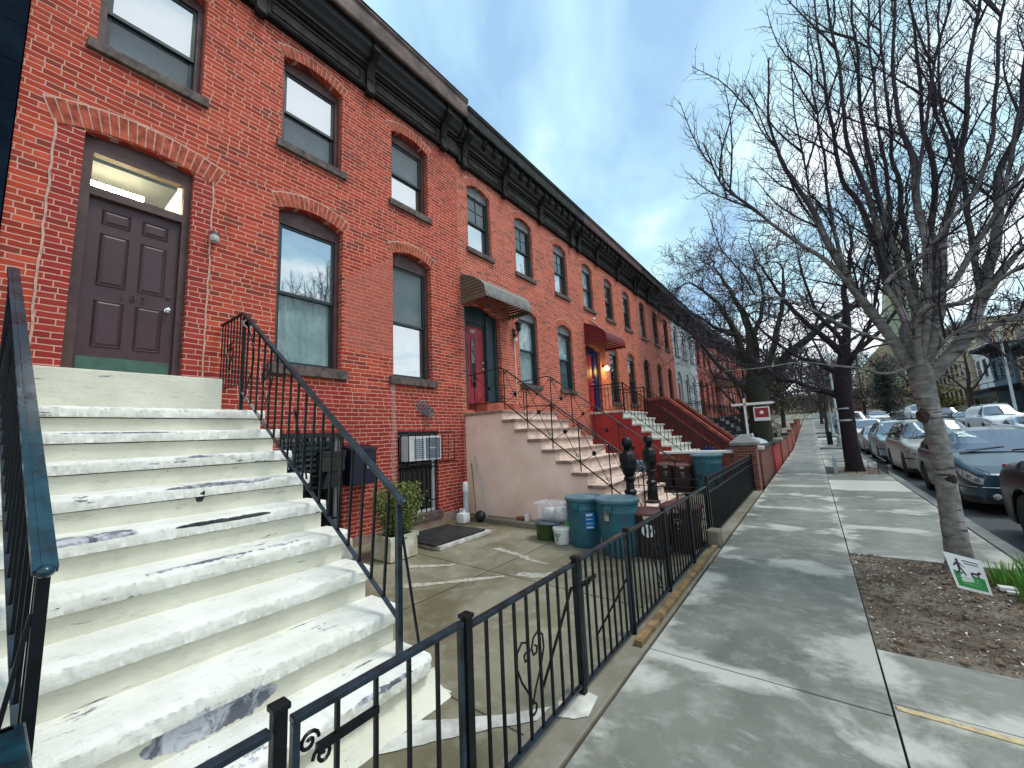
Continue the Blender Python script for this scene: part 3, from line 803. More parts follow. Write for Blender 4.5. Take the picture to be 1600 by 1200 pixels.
kb = MB(); kb.lathe((xd, yB-0.07, 3.33), [(0.0,0.0),(0.03,0.0),(0.03,0.008),(0.012,0.012),(0.012,0.035),(0.028,0.045),(0.030,0.06),(0.018,0.072),(0.0,0.074)], 14, True, 'x')
kb.build('handle', M['chrome'], door)
kb = MB(); kb.lathe((xd, yB-0.07, 3.50), [(0.0,0.0),(0.027,0.0),(0.027,0.014),(0.0,0.018)], 14, True, 'x')
kb.build('lock', M['sashbrown'], door)
# lit hall behind the transom
hl = MB(); hx0, hx1, hy0, hy1, hz0, hz1 = x-1.24, x-0.24, 0.45, 1.32, 4.45, 5.35
hl.add([(hx1,hy0,hz0),(hx0,hy0,hz0),(hx0,hy1,hz0),(hx1,hy1,hz0),(hx1,hy0,hz1),(hx0,hy0,hz1),(hx0,hy1,hz1),(hx1,hy1,hz1)],
       [(0,1,2,3),(4,5,6,7),(0,1,5,4),(1,2,6,5),(2,3,7,6)])
hl.build('hall', M['hall'], h, fix=False)
MB().box(x-0.80, x-0.70, 0.47, 1.02, 4.92, 4.97).build('hall_lamp', emit_mat('hall_lamp_glow', (1.0, 0.84, 0.50), 45), h)
# basement windows: iron grille, sill
def basement_window(root, o, ac=False, x=FX):
    f = MB(); xf = x-0.10; y0, y1, z0, zs = o['y0'], o['y1'], o['z0'], o['zs']
    f.box(xf-0.05, xf, y0, y0+0.07, z0, zs); f.box(xf-0.05, xf, y1-0.07, y1, z0, zs); f.box(xf-0.05, xf-0.001, y0+0.07, y1-0.07, zs-0.07, zs)
    f.box(xf-0.05, xf-0.001, y0+0.07, y1-0.07, z0, z0+0.05)
    w = f.build('basement_window', M['sashwhite'], root)
    MB().box(xf-0.03, xf-0.004, y0+0.07, y1-0.07, (z0+zs)/2+0.02, (z0+zs)/2+0.07).build('meeting_rail', M['sash'], w)
    MB().add([(xf-0.04,y0+0.06,z0+0.04),(xf-0.04,y1-0.06,z0+0.04),(xf-0.04,y1-0.06,zs-0.06),(xf-0.04,y0+0.06,zs-0.06)], [(0,1,2,3)]).build('pane', M['glassdark'], w)
    MB().bbox(x-0.14, x+0.07, y0-0.06, y1+0.06, z0-0.12, z0+0.004, 0.008).build('sill', M['brownsill'], w)
    MB().box(x-0.13, x+0.012, y0-0.0, y1+0.0, zs-0.06, zs+0.002).build('lintel', M['trimblack'], w)
    g = MB(); n = 8 if ac else 9
    for k in range(n):
        y = y0+0.07+(y1-y0-0.14)*k/(n-1)
        g.tube([(x-0.02, y, z0+0.005), (x-0.02, y, zs-0.02)], 0.0105, 6)
    for z in (z0+0.22, z0+0.85):
        g.box(x-0.036, x-0.026, y0, y1, z-0.012, z+0.012)
    if ac:
        for k in range(8):
            y = y0+0.03+(y1+0.20-y0-0.03)*k/7
            g.tube([(x-0.0, y, zs-0.03), (x+0.26, y, zs-0.03), (x+0.26, y, zs-0.60), (x, y, zs-0.60)], 0.009, 5)
        for z in (zs-0.03, zs-0.60):
            g.tube([(x+0.0, y0+0.03, z), (x+0.26, y0+0.03, z), (x+0.26, y1+0.20, z), (x+0.0, y1+0.20, z)], 0.011, 5)
    g.build('window_grille', M['iron'], w)
    return w
bw = basement_window(h, b183[0])
bl = MB()
for k in range(10): bl.prism([(x-0.16,0.95+k*0.085),(x-0.145,0.94+k*0.085),(x-0.13,1.0+k*0.085)], 'y', 2.60, 3.30)
bl.build('louvre_blind', M['blinddark'], bw)
basement_window(h, b183[1], True)
# cable box and conduit
cb = MB(); cb.tube([(x+0.03,4.86,2.36),(x+0.03,5.06,2.33),(x+0.03,5.10,2.20),(x+0.03,5.14,2.0),(x+0.03,5.12,1.82)], 0.008, 6)
for k in range(5): cb.tube([(x+0.03+0.01*k, 5.08+0.04*k+0.13*math.cos(a/8*PI)*(1-0.12*k), 2.26-0.03*k+0.12*math.sin(a/8*PI)*(1-0.08*k)) for a in range(0,17)], 0.010, 5)
cb.build('cable_coil', M['plastic_grey'], h)

# ac unit in the basement window (can be lifted out)
t = thing('air_conditioner', (x+0.02, 4.98, 1.25), 'white window air conditioner behind a black cage grille in the basement window', 'air conditioner')
MB().bbox(x-0.10, x+0.20, 4.60, 5.36, 1.25, 1.70, 0.015).build('case', M['ac'], t)
g = MB()
g.bbox(x+0.195, x+0.208, 4.98, 5.33, 1.285, 1.665, 0.005)
g.build('front_grille', M['acgrille'], t)
g = MB()
for k in range(10): g.box(x+0.198, x+0.206, 4.70, 4.94, 1.30+k*0.036, 1.318+k*0.036)
g.build('louvre', M['acgrille'], t)
g = MB(); g.box(x+0.208, x+0.2095, 5.07, 5.24, 1.47, 1.485); g.build('badge', M['ac'], t)

# wall lamp by the door
t = thing('wall_lamp', (x, 1.60, 4.28), 'small round pale metal lamp fixed to the brick right of the brown-violet door', 'lamp')
mb = MB(); mb.lathe((x+0.07, 1.60, 4.30), [(0,0.15),(0.05,0.14),(0.062,0.10),(0.062,0.09)], 14); mb.lathe((x, 1.60, 4.42), [(0.0,0),(0.04,0),(0.04,0.02),(0,0.02)], 12, True, 'x'); mb.tube([(x,1.60,4.42),(x+0.05,1.60,4.42)],0.012,8)
mb.build('cap', M['plastic_lid'], t)
mb = MB(); mb.lathe((x+0.07, 1.60, 4.30), [(0.0,0),(0.045,0.004),(0.055,0.02),(0.055,0.095)], 14); mb.build('shade', M['offwhite'], t)

# navy house to the left, only its edge shows
h0 = thing('neighbour_house', (FX-5, -3.2, 0), 'dark navy painted house, only its edge showing at the far left', 'house')
MB().box(FX-10.5, FX+0.02, -6.3, -0.08, -0.15, 8.7).build('wall', M['navy'], h0)
mb = MB()
for k in range(20): mb.box(FX+0.02, FX+0.023, -6.3, -0.08, 0.0+k*0.43, 0.003+k*0.43)
mb.build('siding_board', M['navy'], h0)
MB().box(FX-10.4, FX+0.5, -6.3, -0.09, 8.7, 9.0).build('roof', M['cornblack'], h0)

# ---- the other houses of the row ---------------------------------------------
def rowhouse(y0, y1, name_label, brick, up, lo, door, cst, zoff=0.0, bays=None, sty=None, sty_lo=None, base=True, door_fn=None, archmat='arch187', basement=True):
    h = thing('row_house', (FX-5, (y0+y1)/2, 0), name_label, 'house', 'row houses along the pavement')
    ops = []
    us = [op(b, up[0], up[1]+zoff, up[2]+zoff, up[3]) for b in bays]
    ls = [op(b, lo[0], lo[1]+zoff, lo[2]+zoff, lo[3]) for b in bays[1:]]
    do = op(bays[0], door[0], door[1]+zoff, door[2]+zoff, door[3], 0.22)
    bs = [dict(y0=b-0.45, y1=b+0.45, z0=0.3+zoff, zs=1.6+zoff, rise=0.001, rev=0.12) for b in bays[1:]]
    facade(h, y0, y1, -0.15, 9.05+zoff, us+ls+[do]+bs, M[brick])
    roof(h, y0, y1, z=9.0+zoff)
    for i, o in enumerate(us): window(h, o, dict(sty[i % len(sty)], archmat=archmat))
    for i, o in enumerate(ls): window(h, o, dict(sty_lo[i % len(sty_lo)], archmat=archmat))
    for o in bs:
        w = MB(); w.box(FX-0.10, FX-0.05, o['y0'], o['y1'], o['z0'], o['z0']+0.05); w.box(FX-0.10, FX-0.05, o['y0'], o['y1'], o['zs']-0.06, o['zs']); w.box(FX-0.10,FX-0.051,o['y0'],o['y0']+0.05,o['z0']+0.05,o['zs']-0.06); w.box(FX-0.10,FX-0.051,o['y1']-0.05,o['y1'],o['z0']+0.05,o['zs']-0.06)
        w = w.build('basement_window', M['sash'], h)
        MB().add([(FX-0.08,o['y0'],o['z0']),(FX-0.08,o['y1'],o['z0']),(FX-0.08,o['y1'],o['zs']),(FX-0.08,o['y0'],o['zs'])], [(0,1,2,3)]).build('pane', M['glassdark'], w)
    cornice(h, y0, y1, *cst[:3], cst[3], zb=8.12+zoff, fash=0.32)
    if door_fn: door_fn(h, do)
    return h, do

def plain_door(mat, frame, glass=None, trans=True, number=None):
    def fn(h, o, x=FX):
        xf = x-0.12; f = MB(); y0, y1, z0, zs = o['y0'], o['y1'], o['z0'], o['zs']
        f.box(xf-0.08, xf, y0, y0+0.09, z0, zs+0.002); f.box(xf-0.08, xf, y1-0.09, y1, z0, zs+0.002)
        N = 8; zt = z0+2.05
        P = [(y0+(y1-y0)*k/N, arch_z(o, y0+(y1-y0)*k/N)+0.002) for k in range(N+1)] + [(y1, zs-0.06), (y0, zs-0.06)]
        f.prism(P, 'x', xf-0.078, xf-0.002)
        f.box(xf-0.078, xf-0.002, y0+0.09, y1-0.09, zt, zt+0.09)
        F = f.build('door_frame', M[frame], h)
        if zs-0.06 > zt+0.1:
            MB().add([(xf-0.05,y0+0.09,zt+0.09),(xf-0.05,y1-0.09,zt+0.09),(xf-0.05,y1-0.09,zs-0.06),(xf-0.05,y0+0.09,zs-0.06)], [(0,1,2,3)]).build('transom_pane', M['glass'], F)
        d = MB(); d.box(xf-0.07, xf-0.03, y0+0.092, y1-0.092, z0+0.02, zt-0.003)
        D = d.build('door', M[mat], h)
        p = MB(); yc = (y0+y1)/2; w_ = (y1-y0-0.184)
        if glass:
            # tall arched glass strip with its moulding
            pts = [(yc-0.075, z0+0.55)] + [(yc-0.075*math.cos(a*PI/8), z0+1.62+0.12*math.sin(a*PI/8)) for a in range(9)] + [(yc+0.075, z0+0.55)]
            m2 = MB(); m2.prism([(a, b) for a, b in pts], 'x', xf-0.03, xf-0.022); m2.build('door_light', M['glassdark'], D)
            for i_ in range(len(pts)-1):
                p.bar((xf-0.024, *pts[i_]), (xf-0.024, *pts[i_+1]), 0.022, 0.022, (1,0,0))
            for sgn in (-1, 1):
                p.tube([(xf-0.03, yc+sgn*0.15, z0+1.0), (xf-0.03, yc+sgn*0.17, z0+1.5), (xf-0.03, yc+sgn*0.26, z0+1.72)], 0.012, 6)
            for sgn in (-1,1):
                p.bbox(xf-0.031, xf-0.018, yc+sgn*0.19-0.09, yc+sgn*0.19+0.09, z0+0.18, z0+0.42, 0.005)
        else:
            for s_ in (-1, 1):
                for (a, b) in ((0.25, 0.8), (0.95, 1.8)):
                    p.bbox(xf-0.031, xf-0.020, yc+s_*w_*0.22-w_*0.16, yc+s_*w_*0.22+w_*0.16, z0+a, z0+b, 0.006)
        p.build('door_panel', M[mat], D)
        k = MB()
        for zz in (z0+1.0, z0+1.15): k.ball((xf-0.01, y1-0.15, zz), 0.028, 6)
        k.build('handle', M['chrome'], D)
        if number:
            n_ = MB(); text_mb(n_, number, 0.12, (xf-0.024, yc, z0+1.88), (0,1,0), (0,0,1), 0.006); n_.build('house_number', M['white'], D)
    return fn

wA = dict(frame='jambteal', sash='sash', headmat='greyarch', head=0.12, fr=0.055, sillo=0.06, sillh=0.11, sill='brownsill')
bays187 = [6.90, 8.88, 10.84]
h187, do187 = rowhouse(6.203, 12.10, 'second brick row house, with olive awning over a crimson front door', 'brick187',
    (0.86,6.10,7.68,0.14), (0.92,2.98,4.94,0.15), (1.30,2.25,4.60,0.16), ('cornblack','corndark','cornfrieze',[6.40,7.95,9.75,11.70]), bays=[6.98, 8.90, 10.98],
    sty=[dict(wA, muntin=True, cup='blinddark', glo='glassmirror', clo='blind')], sty_lo=[dict(wA, cup='lace', clo='curtain', sash='sash'), dict(wA, cup='curtain', clo='blinddark')])
# double-width surround: crimson leaf on the left, teal panel on the right
o = do187; xf = FX-0.16
f = MB(); f.box(xf-0.06, FX-0.02, o['y0'], o['y0']+0.07, 2.25, 4.602); f.box(xf-0.06, xf+0.01, o['y1']-0.42, o['y1'], 2.25, 4.602)
f.box(xf-0.059, xf+0.02, o['y0']+0.07, o['y1']-0.42, 4.34, 4.76)
f.box(xf-0.059, xf+0.06, o['y1']-0.44, o['y1']-0.36, 2.25, 4.60); f.box(xf-0.05, xf+0.05, o['y1']-0.10, o['y1']-0.02, 2.25, 4.60)
F = f.build('door_frame', M['jambteal'], h187)
plain = plain_door('doorred', 'jambteal', True, number='187')
_o = dict(y0=o['y0']-0.02, y1=o['y1']-0.38, z0=2.25, zs=2.25+2.06, rise=0.001, rev=0.2)
plain(h187, _o, FX-0.03)
MB().bbox(FX-0.20, FX+0.34, 6.62, 7.85, 2.161, 2.40, 0.01).build('door_step', M['redbrown'], h187)

wB = dict(frame='jambteal', sash='sash', headmat='greyarch', head=0.10, fr=0.05, archh=0.18, arch=True, archn=10, glo='glassdark', gup='glassdark')
rowhouse(12.103, 18.00, 'third brick row house, with deep red awning and lit lamp beside its door', 'brick191',
    (0.84,6.10,7.66,0.16), (0.90,2.75,4.80,0.17), (1.15,2.35,4.60,0.16), ('cornred','corndark','corndark',[12.25,13.75,15.80,17.85]), bays=[12.95, 14.86, 16.80],
    sty=[dict(wB, gup='glass', glo='glass', cup='curtain', clo='curtain'), wB, wB], sty_lo=[wB, wB],
    door_fn=lambda h, o: (plain_door('doorred2', 'doorblue', None)(h, dict(o, y1=o['y1']-0.3)), MB().box(FX-0.2, FX-0.10, o['y1']-0.34, o['y1'], o['z0'], o['zs']).build('side_panel', M['doorblue'], h)))
wC = dict(frame='sashbrown', sash='sashbrown', head=0.04, fr=0.05, archh=0.18, archn=10, gup='glass', glo='glass')
rowhouse(18.003, 23.90, 'fourth brick row house, painted-white arch joints over a dark arched doorway', 'brick195',
    (0.84,6.05,7.66,0.18), (0.84,2.85,4.80,0.20), (1.0,2.35,4.75,0.25), ('corndark','corndark','cornfrieze',[18.2,19.7,21.7,23.7]), bays=[18.90, 20.85, 22.75],
    sty=[dict(wC, cup='blinddark', clo='curtain'), dict(wC, glo='glass', clo='curtain'), dict(wC, cup='curtain')], sty_lo=[dict(wC, clo='blinddark', cup='curtain'), dict(wC, cup='blinddark')],
    door_fn=plain_door('trimblack', 'trimblack', None))
wD = dict(frame='sashwhite', sash='sash', head=0.05, fr=0.07, archh=0.1, arch=False, gup='glassdark', glo='glassdark', sill='greyarch')
rowhouse(23.903, 29.70, 'pale grey painted brick row house with white arched door surround', 'greybrick',
    (0.86,6.05,7.66,0.22), (0.86,2.85,4.80,0.25), (1.1,2.35,4.75,0.30), ('cornblack','cornblack','cornblack',[24.1,25.6,27.6,29.5]), bays=[24.75, 26.65, 28.50],
    sty=[wD], sty_lo=[wD], door_fn=plain_door('doorred', 'sashwhite', None))
fl = ['fifth brick row house beyond the grey one, dark windows', 'brown-red row house with the tan awning, far down the row',
      'distant brick row house with white window frames', 'last but one brick house of the row', 'last brick house of the row, at the corner']
yy = 29.703
for i in range(5):
    wE = dict(frame='sashwhite' if i in (1, 2) else 'sashbrown', sash='sashbrown', head=0.05, fr=0.07, arch=False, gup='glassdark', glo='glassdark', sill='brownsill')
    b = [yy+0.85, yy+2.8, yy+4.7]
    zo = gz(yy+3)
    rowhouse(yy, yy+5.797, fl[i], 'brickfar', (0.86,6.05,7.66,0.16), (0.86,2.85,4.80,0.18), (1.1,2.35,4.75,0.2),
             ('cornblack','corndark','corndark',[yy+0.2, yy+3.0, yy+5.6]), bays=b, sty=[wE], sty_lo=[wE], zoff=zo,
             door_fn=plain_door('sashbrown', 'sashbrown', None))
    yy += 5.8
# chimney on the far roof
c = MB(); c.bbox(-7.3, -6.6, 31.2, 32.0, 8.7, 9.9, 0.02); c.bbox(-7.36, -6.54, 31.14, 32.06, 9.9, 10.0, 0.01)
ch = solo(c, 'chimney', M['tan'], 'stubby pale chimney on the roof beyond the grey house', 'chimney')

# ---- awnings ---------------------------------------------------------------------
def awning(y0, y1, zt, zf, out, mat, edge, label, trim=True, x=FX, roofmat=None):
    t = thing('awning', (x, (y0+y1)/2, zf-0.15), label, 'awning', 'metal door awnings')
    # curved roof of folded strips running down to the street side
    d_ = zt-zf; prof = [(0.0, zt), (out*0.30, zt-d_*0.16), (out*0.60, zt-d_*0.40), (out*0.84, zt-d_*0.66), (out*0.96, zt-d_*0.86), (out, zf-0.10)]
    n = int((y1-y0)/0.075)
    r = MB(); vs = []; m_ = len(prof)
    for k in range(n*2+1):
        y = y0+(y1-y0)*k/(2*n); dz = 0.016 if (k//1) % 2 else 0.0
        for a, b in prof: vs.append((x+a, y, b+dz))
    r.add(vs, [(k*m_+j, (k+1)*m_+j, (k+1)*m_+j+1, k*m_+j+1) for k in range(2*n) for j in range(m_-1)], False)
    r.build('awning_roof', M[roofmat or edge], t, fix=False)
    # slatted side cheeks
    for yy_ in (y0-0.004, y1+0.004):
        c = MB(); ns = 9
        for k in range(ns):
            f0 = k/ns; f1 = (k+0.78)/ns
            zlo = zf-0.16
            za = zlo+(zt-zlo)*f0; zb = zlo+(zt-zlo)*f1
            def xo(z):
                for (a, b), (a2, b2) in zip(prof, prof[1:]):
                    if b2 <= z <= b: return a+(a2-a)*((b-z)/(b-b2+1e-9))
                return prof[-1][0]
            c.add([(x,yy_,za),(x+xo(max(za,zf-0.09)),yy_,za),(x+xo(max(zb,zf-0.09)),yy_,zb),(x,yy_,zb),
                   (x,yy_+0.008,za),(x+xo(max(za,zf-0.09)),yy_+0.008,za),(x+xo(max(zb,zf-0.09)),yy_+0.008,zb),(x,yy_+0.008,zb)],
                  [(0,1,2,3),(4,5,6,7),(0,1,5,4),(1,2,6,5),(2,3,7,6)])
        c.build('side_cheek', M[mat], t)
    # black sheet that stands in for the deep shade under the awning
    MB().add([(x+0.01,y0+0.01,zt-0.04),(x+out*0.5,y0+0.01,zt-(zt-zf)*0.30-0.05),(x+out*0.97,y0+0.01,zf-0.1),(x+0.01,y1-0.01,zt-0.04),(x+out*0.5,y1-0.01,zt-(zt-zf)*0.30-0.05),(x+out*0.97,y1-0.01,zf-0.1)],
             [(0,1,4,3),(1,2,5,4)]).build('underside_shade', M['trimblack'], t, fix=False)
    # scalloped valance, front and both sides
    v = MB()
    def val(a, b, zt_, w):
        A = Vector(a); B = Vector(b); L = (B-A).length; k_ = max(2, int(L/0.085)); d = (B-A)/k_
        nrm = Vector((-(B-A).y, (B-A).x, 0)).normalized()*0.004
        for i in range(k_):
            p = A+d*i; q = A+d*(i+1); mid = (p+q)/2
            poly = [p, q, q-Vector((0,0,w*0.45)), mid+d*0.25-Vector((0,0,w*0.9)), mid-Vector((0,0,w)), mid-d*0.25-Vector((0,0,w*0.9)), p-Vector((0,0,w*0.45))]
            n_ = len(poly)
            v.add([c_+nrm for c_ in poly]+[c_-nrm for c_ in poly], [tuple(range(n_)), tuple(range(2*n_-1, n_-1, -1))]+[(j, (j+1)%n_, n_+(j+1)%n_, n_+j) for j in range(n_)])
    val((x+out+0.006, y0, zf-0.08), (x+out+0.006, y1, zf-0.08), 0, 0.13)
    v.build('valance', M[edge], t)
    v = MB(); val((x+0.0, y0-0.012, zf-0.14), (x+out, y0-0.012, zf-0.14), 0, 0.10); val((x+0.0, y1+0.012, zf-0.14), (x+out, y1+0.012, zf-0.14), 0, 0.10)
    v.build('side_valance', M[mat], t)
    return t
awning(6.25, 8.00, 5.34, 4.86, 0.72, 'awnolive', 'awnpale', 'olive metal awning with scalloped edge over the crimson door')
awning(12.38, 14.10, 5.46, 4.92, 0.80, 'awnred', 'awnred', 'deep red metal awning over the red and blue doorway', roofmat='awnred')
z_ = gz(38)
awning(35.6, 38.4, 5.5+z_, 4.9+z_, 1.3, 'awntan', 'awntan', 'tan awning far along the brick row')

# lanterns of the second and third house
t = thing('wall_lantern', (FX, 8.22, 4.2), 'black wall lantern with white bulb box below it, right of the crimson door', 'lantern')
mb = MB(); mb.lathe((FX+0.16, 8.20, 4.30), [(0.0,0.34),(0.03,0.31),(0.10,0.27),(0.105,0.25),(0.075,0.245),(0.06,0.06),(0.03,0.03),(0.0,0.0)], 8, False); mb.tube([(FX,8.20,4.3),(FX+0.05,8.20,4.25),(FX+0.12,8.20,4.26),(FX+0.16,8.20,4.33)],0.015,6); mb.box(FX,FX+0.03,8.15,8.25,4.2,4.42)
mb.build('lantern_body', M['trimblack'], t)
mb = MB(); mb.ball((FX+0.05, 8.20, 4.13), 0.06, 6); mb.build('sensor_bulb', M['white'], t)
mb = MB(); mb.tube([(FX+0.012,8.20,4.1),(FX+0.012,8.20,2.2)],0.012,6); mb.build('conduit', M['pink'], t)
t = thing('wall_lamp', (FX, 13.75, 3.9), 'lit wall lamp glowing warm yellow beside the red and blue doorway', 'lamp')
mb = MB(); mb.box(FX,FX+0.03,13.69,13.81,4.02,4.14); mb.tube([(FX,13.75,4.1),(FX+0.12,13.75,4.14),(FX+0.14,13.75,4.06)],0.014,6); mb.build('bracket', M['trimblack'], t)
mb = MB(); mb.ball((FX+0.14, 13.75, 3.98), 0.085, 8); mb.build('globe', emit_mat('lamp_globe_glow', (1.0,0.74,0.30), 9), t)
ld = bpy.data.lights.new('lamp_glow', 'POINT'); ld.energy = 5; ld.color = (1.0,0.66,0.12); ld.shadow_soft_size = 0.08
lo = bpy.data.objects.new('lamp_glow', ld); COL.objects.link(lo); lo.parent = t; lo.location = (0.22, 0, -0.02)
t = thing('floodlight', (FX, 13.2, 5.6), 'small white security light on the wall above the deep red awning', 'light')
mb = MB(); mb.ball((FX+0.12, 13.0, 5.72), 0.055, 6); mb.tube([(FX,13.7,5.55),(FX+0.02,13.55,5.62),(FX+0.03,13.0,5.68),(FX+0.12,13.0,5.72)],0.015,6); mb.build('lamp_head', M['white'], t)
# ------------------------------------------------------------------ stoops
def wavy_tread(mb, xb, xn, y0, y1, zt, th=0.10, amp=0.008, seed=0, n=320):
    """stone tread with a rock-faced, hand-dressed nose"""
    prof = [(xb, zt), (xb+(xn-xb)*0.35, zt+0.001), (xb+(xn-xb)*0.7, zt+0.001), (xn-0.018, zt-0.002), (xn-0.003, zt-0.014), (xn+0.002, zt-0.03), (xn+0.001, zt-th*0.66), (xn-0.001, zt-th*0.94), (xn-0.006, zt-th), (xn-0.028, zt-th), (xn-0.030, zt-th+0.035)]
    m_ = len(prof); vs = []
    for k in range(n+1):
        y = y0+(y1-y0)*k/n
        e = min(1, (y1-y)/0.05+0.001, 1); e = max(0.0, e)
        for j, (a, b) in enumerate(prof):
            w = 1.0 if 3 <= j <= 7 else (0.45 if j < 3 and j > 0 else 0.2)
            nz = noise.noise(Vector((y*7+seed*7.3, j*0.5+seed, seed*1.7)))*amp*0.45*w + noise.noise(Vector((y*22, j*0.9, seed)))*amp*0.9*w + noise.noise(Vector((y*58, j*1.9, seed)))*amp*0.9*w
            nz2 = (noise.noise(Vector((y*7, j*0.8, seed+9)))*0.5+noise.noise(Vector((y*34, j*1.4, seed+5)))*0.6)*amp*w
            vs.append((a+nz-(1-e)*0.03*(j > 1), y, b+nz2))
    mb.add(vs, [(k*m_+j, (k+1)*m_+j, (k+1)*m_+j+1, k*m_+j+1) for k in range(n) for j in range(m_-1)], True)
    for k in (0, n):
        mb.add([vs[k*m_+j] for j in range(m_)], [tuple(range(m_))])

# ---- cream stoop of No 183
SX = [-5.0+0.35*i for i in range(9)]; SZ = [2.04-0.2325*i for i in range(9)]
SY0, SY1 = -0.12, 1.93
masks = [(-2.28,0.82,0.26,0.6,0.30,0.07,0), (-3.65,0.98,1.155,0.10,0.62,0.028,1), (-3.6,1.15,1.085,0.14,0.30,0.013,1), (-3.62,0.45,1.10,0.14,0.20,0.020,0), (-3.95,1.22,1.33,0.16,0.36,0.012,0), (-4.0,1.08,1.26,0.05,0.03,0.06,1),
         (-3.32,1.12,0.865,0.05,0.56,0.014,0), (-2.60,0.78,0.515,0.06,0.62,0.020,0), (-2.60,1.45,0.50,0.12,0.18,0.018,0), (-5.5,1.0,2.06,0.6,0.70,0.014,0), (-2.93,0.66,0.71,0.10,0.09,0.03,0), (-4.35,1.2,1.56,0.16,0.14,0.010,0), (-3.0,1.35,0.70,0.1,0.25,0.008,0), (-4.65,0.7,1.79,0.12,0.35,0.006,0), (-2.9,0.35,0.68,0.12,0.3,0.010,0), (-2.25,1.55,0.16,0.3,0.2,0.012,0)]
M['cream'] = painted_stone('cream_paint_on_stone', masks)
M['creamlit'] = painted_stone('cream_paint_lit_treads', masks, (0.80,0.80,0.75), (0.66,0.66,0.59), 0.640)  # treads paler: brighter light from above is put into their paint
st = thing('stoop', (-4.0, 0.9, -0.1), 'long cream-painted stone stoop with flaking treads up to the brown-violet door', 'stoop', 'front stoops')
body = MB()
# riser faces and solid sides
prof = [(-2.02, -0.15)]
for i in range(8, -1, -1):
    xr = SX[i]-0.05; zl = (SZ[i+1] if i < 8 else -0.15)
    prof += [(xr, zl-0.02 if i < 8 else -0.15), (xr, SZ[i]-0.09)]
prof = [p for p in prof if True]
prof2 = [(SX[8]-0.042, -0.15)]
for i in range(8, -1, -1):
    xr = SX[i]-0.042
    prof2.append((xr, SZ[i]-0.06))
    if i > 0: prof2.append((SX[i-1]-0.042, SZ[i]-0.06))
prof2 += [(FX+0.001, SZ[0]-0.06), (FX+0.001, -0.15)]
body.prism(prof2, 'y', SY0+0.02, SY1-0.04)
body.bbox(FX+0.001, -5.62, SY0, SY1-0.25, 1.95, 2.46, 0.012)          # high door block
body.build('riser', M['cream'], st)
for i in range(9):
    tr = MB(); xb = (SX[i-1]-0.050) if i > 0 else -5.66
    wavy_tread(tr, xb, SX[i], SY0, SY1+0.02*(i % 2), SZ[i], 0.095, 0.0088, i*1.37)
    tr.build('tread', M['creamlit'], st, fix=True)
    jt = MB(); n_ = 60  # dark strip under the nosing, standing in for its shadow line
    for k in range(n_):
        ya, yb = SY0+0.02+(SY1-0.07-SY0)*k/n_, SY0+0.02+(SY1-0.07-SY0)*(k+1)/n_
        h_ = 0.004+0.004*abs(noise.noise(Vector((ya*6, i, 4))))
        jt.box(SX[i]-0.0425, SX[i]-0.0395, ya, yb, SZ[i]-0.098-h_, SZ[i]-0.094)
    jt.build('nose_shade_strip', M['joint'], st)
pl = MB()
# flared plinth of the bottom step
vs = []; pr = [(-2.27,0.06),(-2.255,0.02),(-2.22,-0.03),(-2.13,-0.06),(-2.10,-0.075),(-2.10,-0.14)]
n = 60
for k in range(n+1):
    y = SY0+(SY1+0.06-SY0)*k/n
    for j, (a, b) in enumerate(pr): vs.append((a+noise.noise(Vector((y*8, j, 3)))*0.012, y, b+noise.noise(Vector((y*6, j, 8)))*0.006))
pl.add(vs, [(k*6+j, (k+1)*6+j, (k+1)*6+j+1, k*6+j+1) for k in range(n) for j in range(5)], True)
pl.prism([(-2.12,SY1-0.02),(-2.14,SY1+0.09),(-2.5,SY1+0.06),(-2.9,SY1-0.0),(-2.9,SY1-0.02)], 'z', -0.14, -0.065)
pl.build('plinth', M['cream'], st)
sp = MB(); sp.prism([(-2.10,1.2),(-1.42,2.30),(-1.32,2.38),(-1.22,2.25),(-1.35,2.12),(-1.6,1.95),(-1.85,1.6),(-2.0,1.1)], 'z', -0.11, -0.083)

def heart(mb, c, ydir, s, r=0.007):
    """heart-shaped scrollwork in the plane of a vertical panel"""
    Yd = Vector(ydir); Zd = Vector((0,0,1)); C_ = Vector(c)
    for sg in (-1, 1):
        pts = []
        pts.append(C_)
        for (a, b) in ((0.10,0.20),(0.30,0.48),(0.42,0.75),(0.40,0.98),(0.26,1.10),(0.10,1.04),(0.03,0.88),(0.08,0.76),(0.18,0.76),(0.20,0.86),(0.14,0.90)):
            pts.append(C_+Yd*(sg*a*s)+Zd*(b*s))
        mb.tube(pts, r, 6)
        q = []
        for a in range(9):
            q.append(C_+Yd*(sg*s*(0.02+0.09*math.sin(a*0.45)))+Zd*(-s*0.10*(1-math.cos(a*0.45))*0.9))
        mb.tube(q, r, 6)

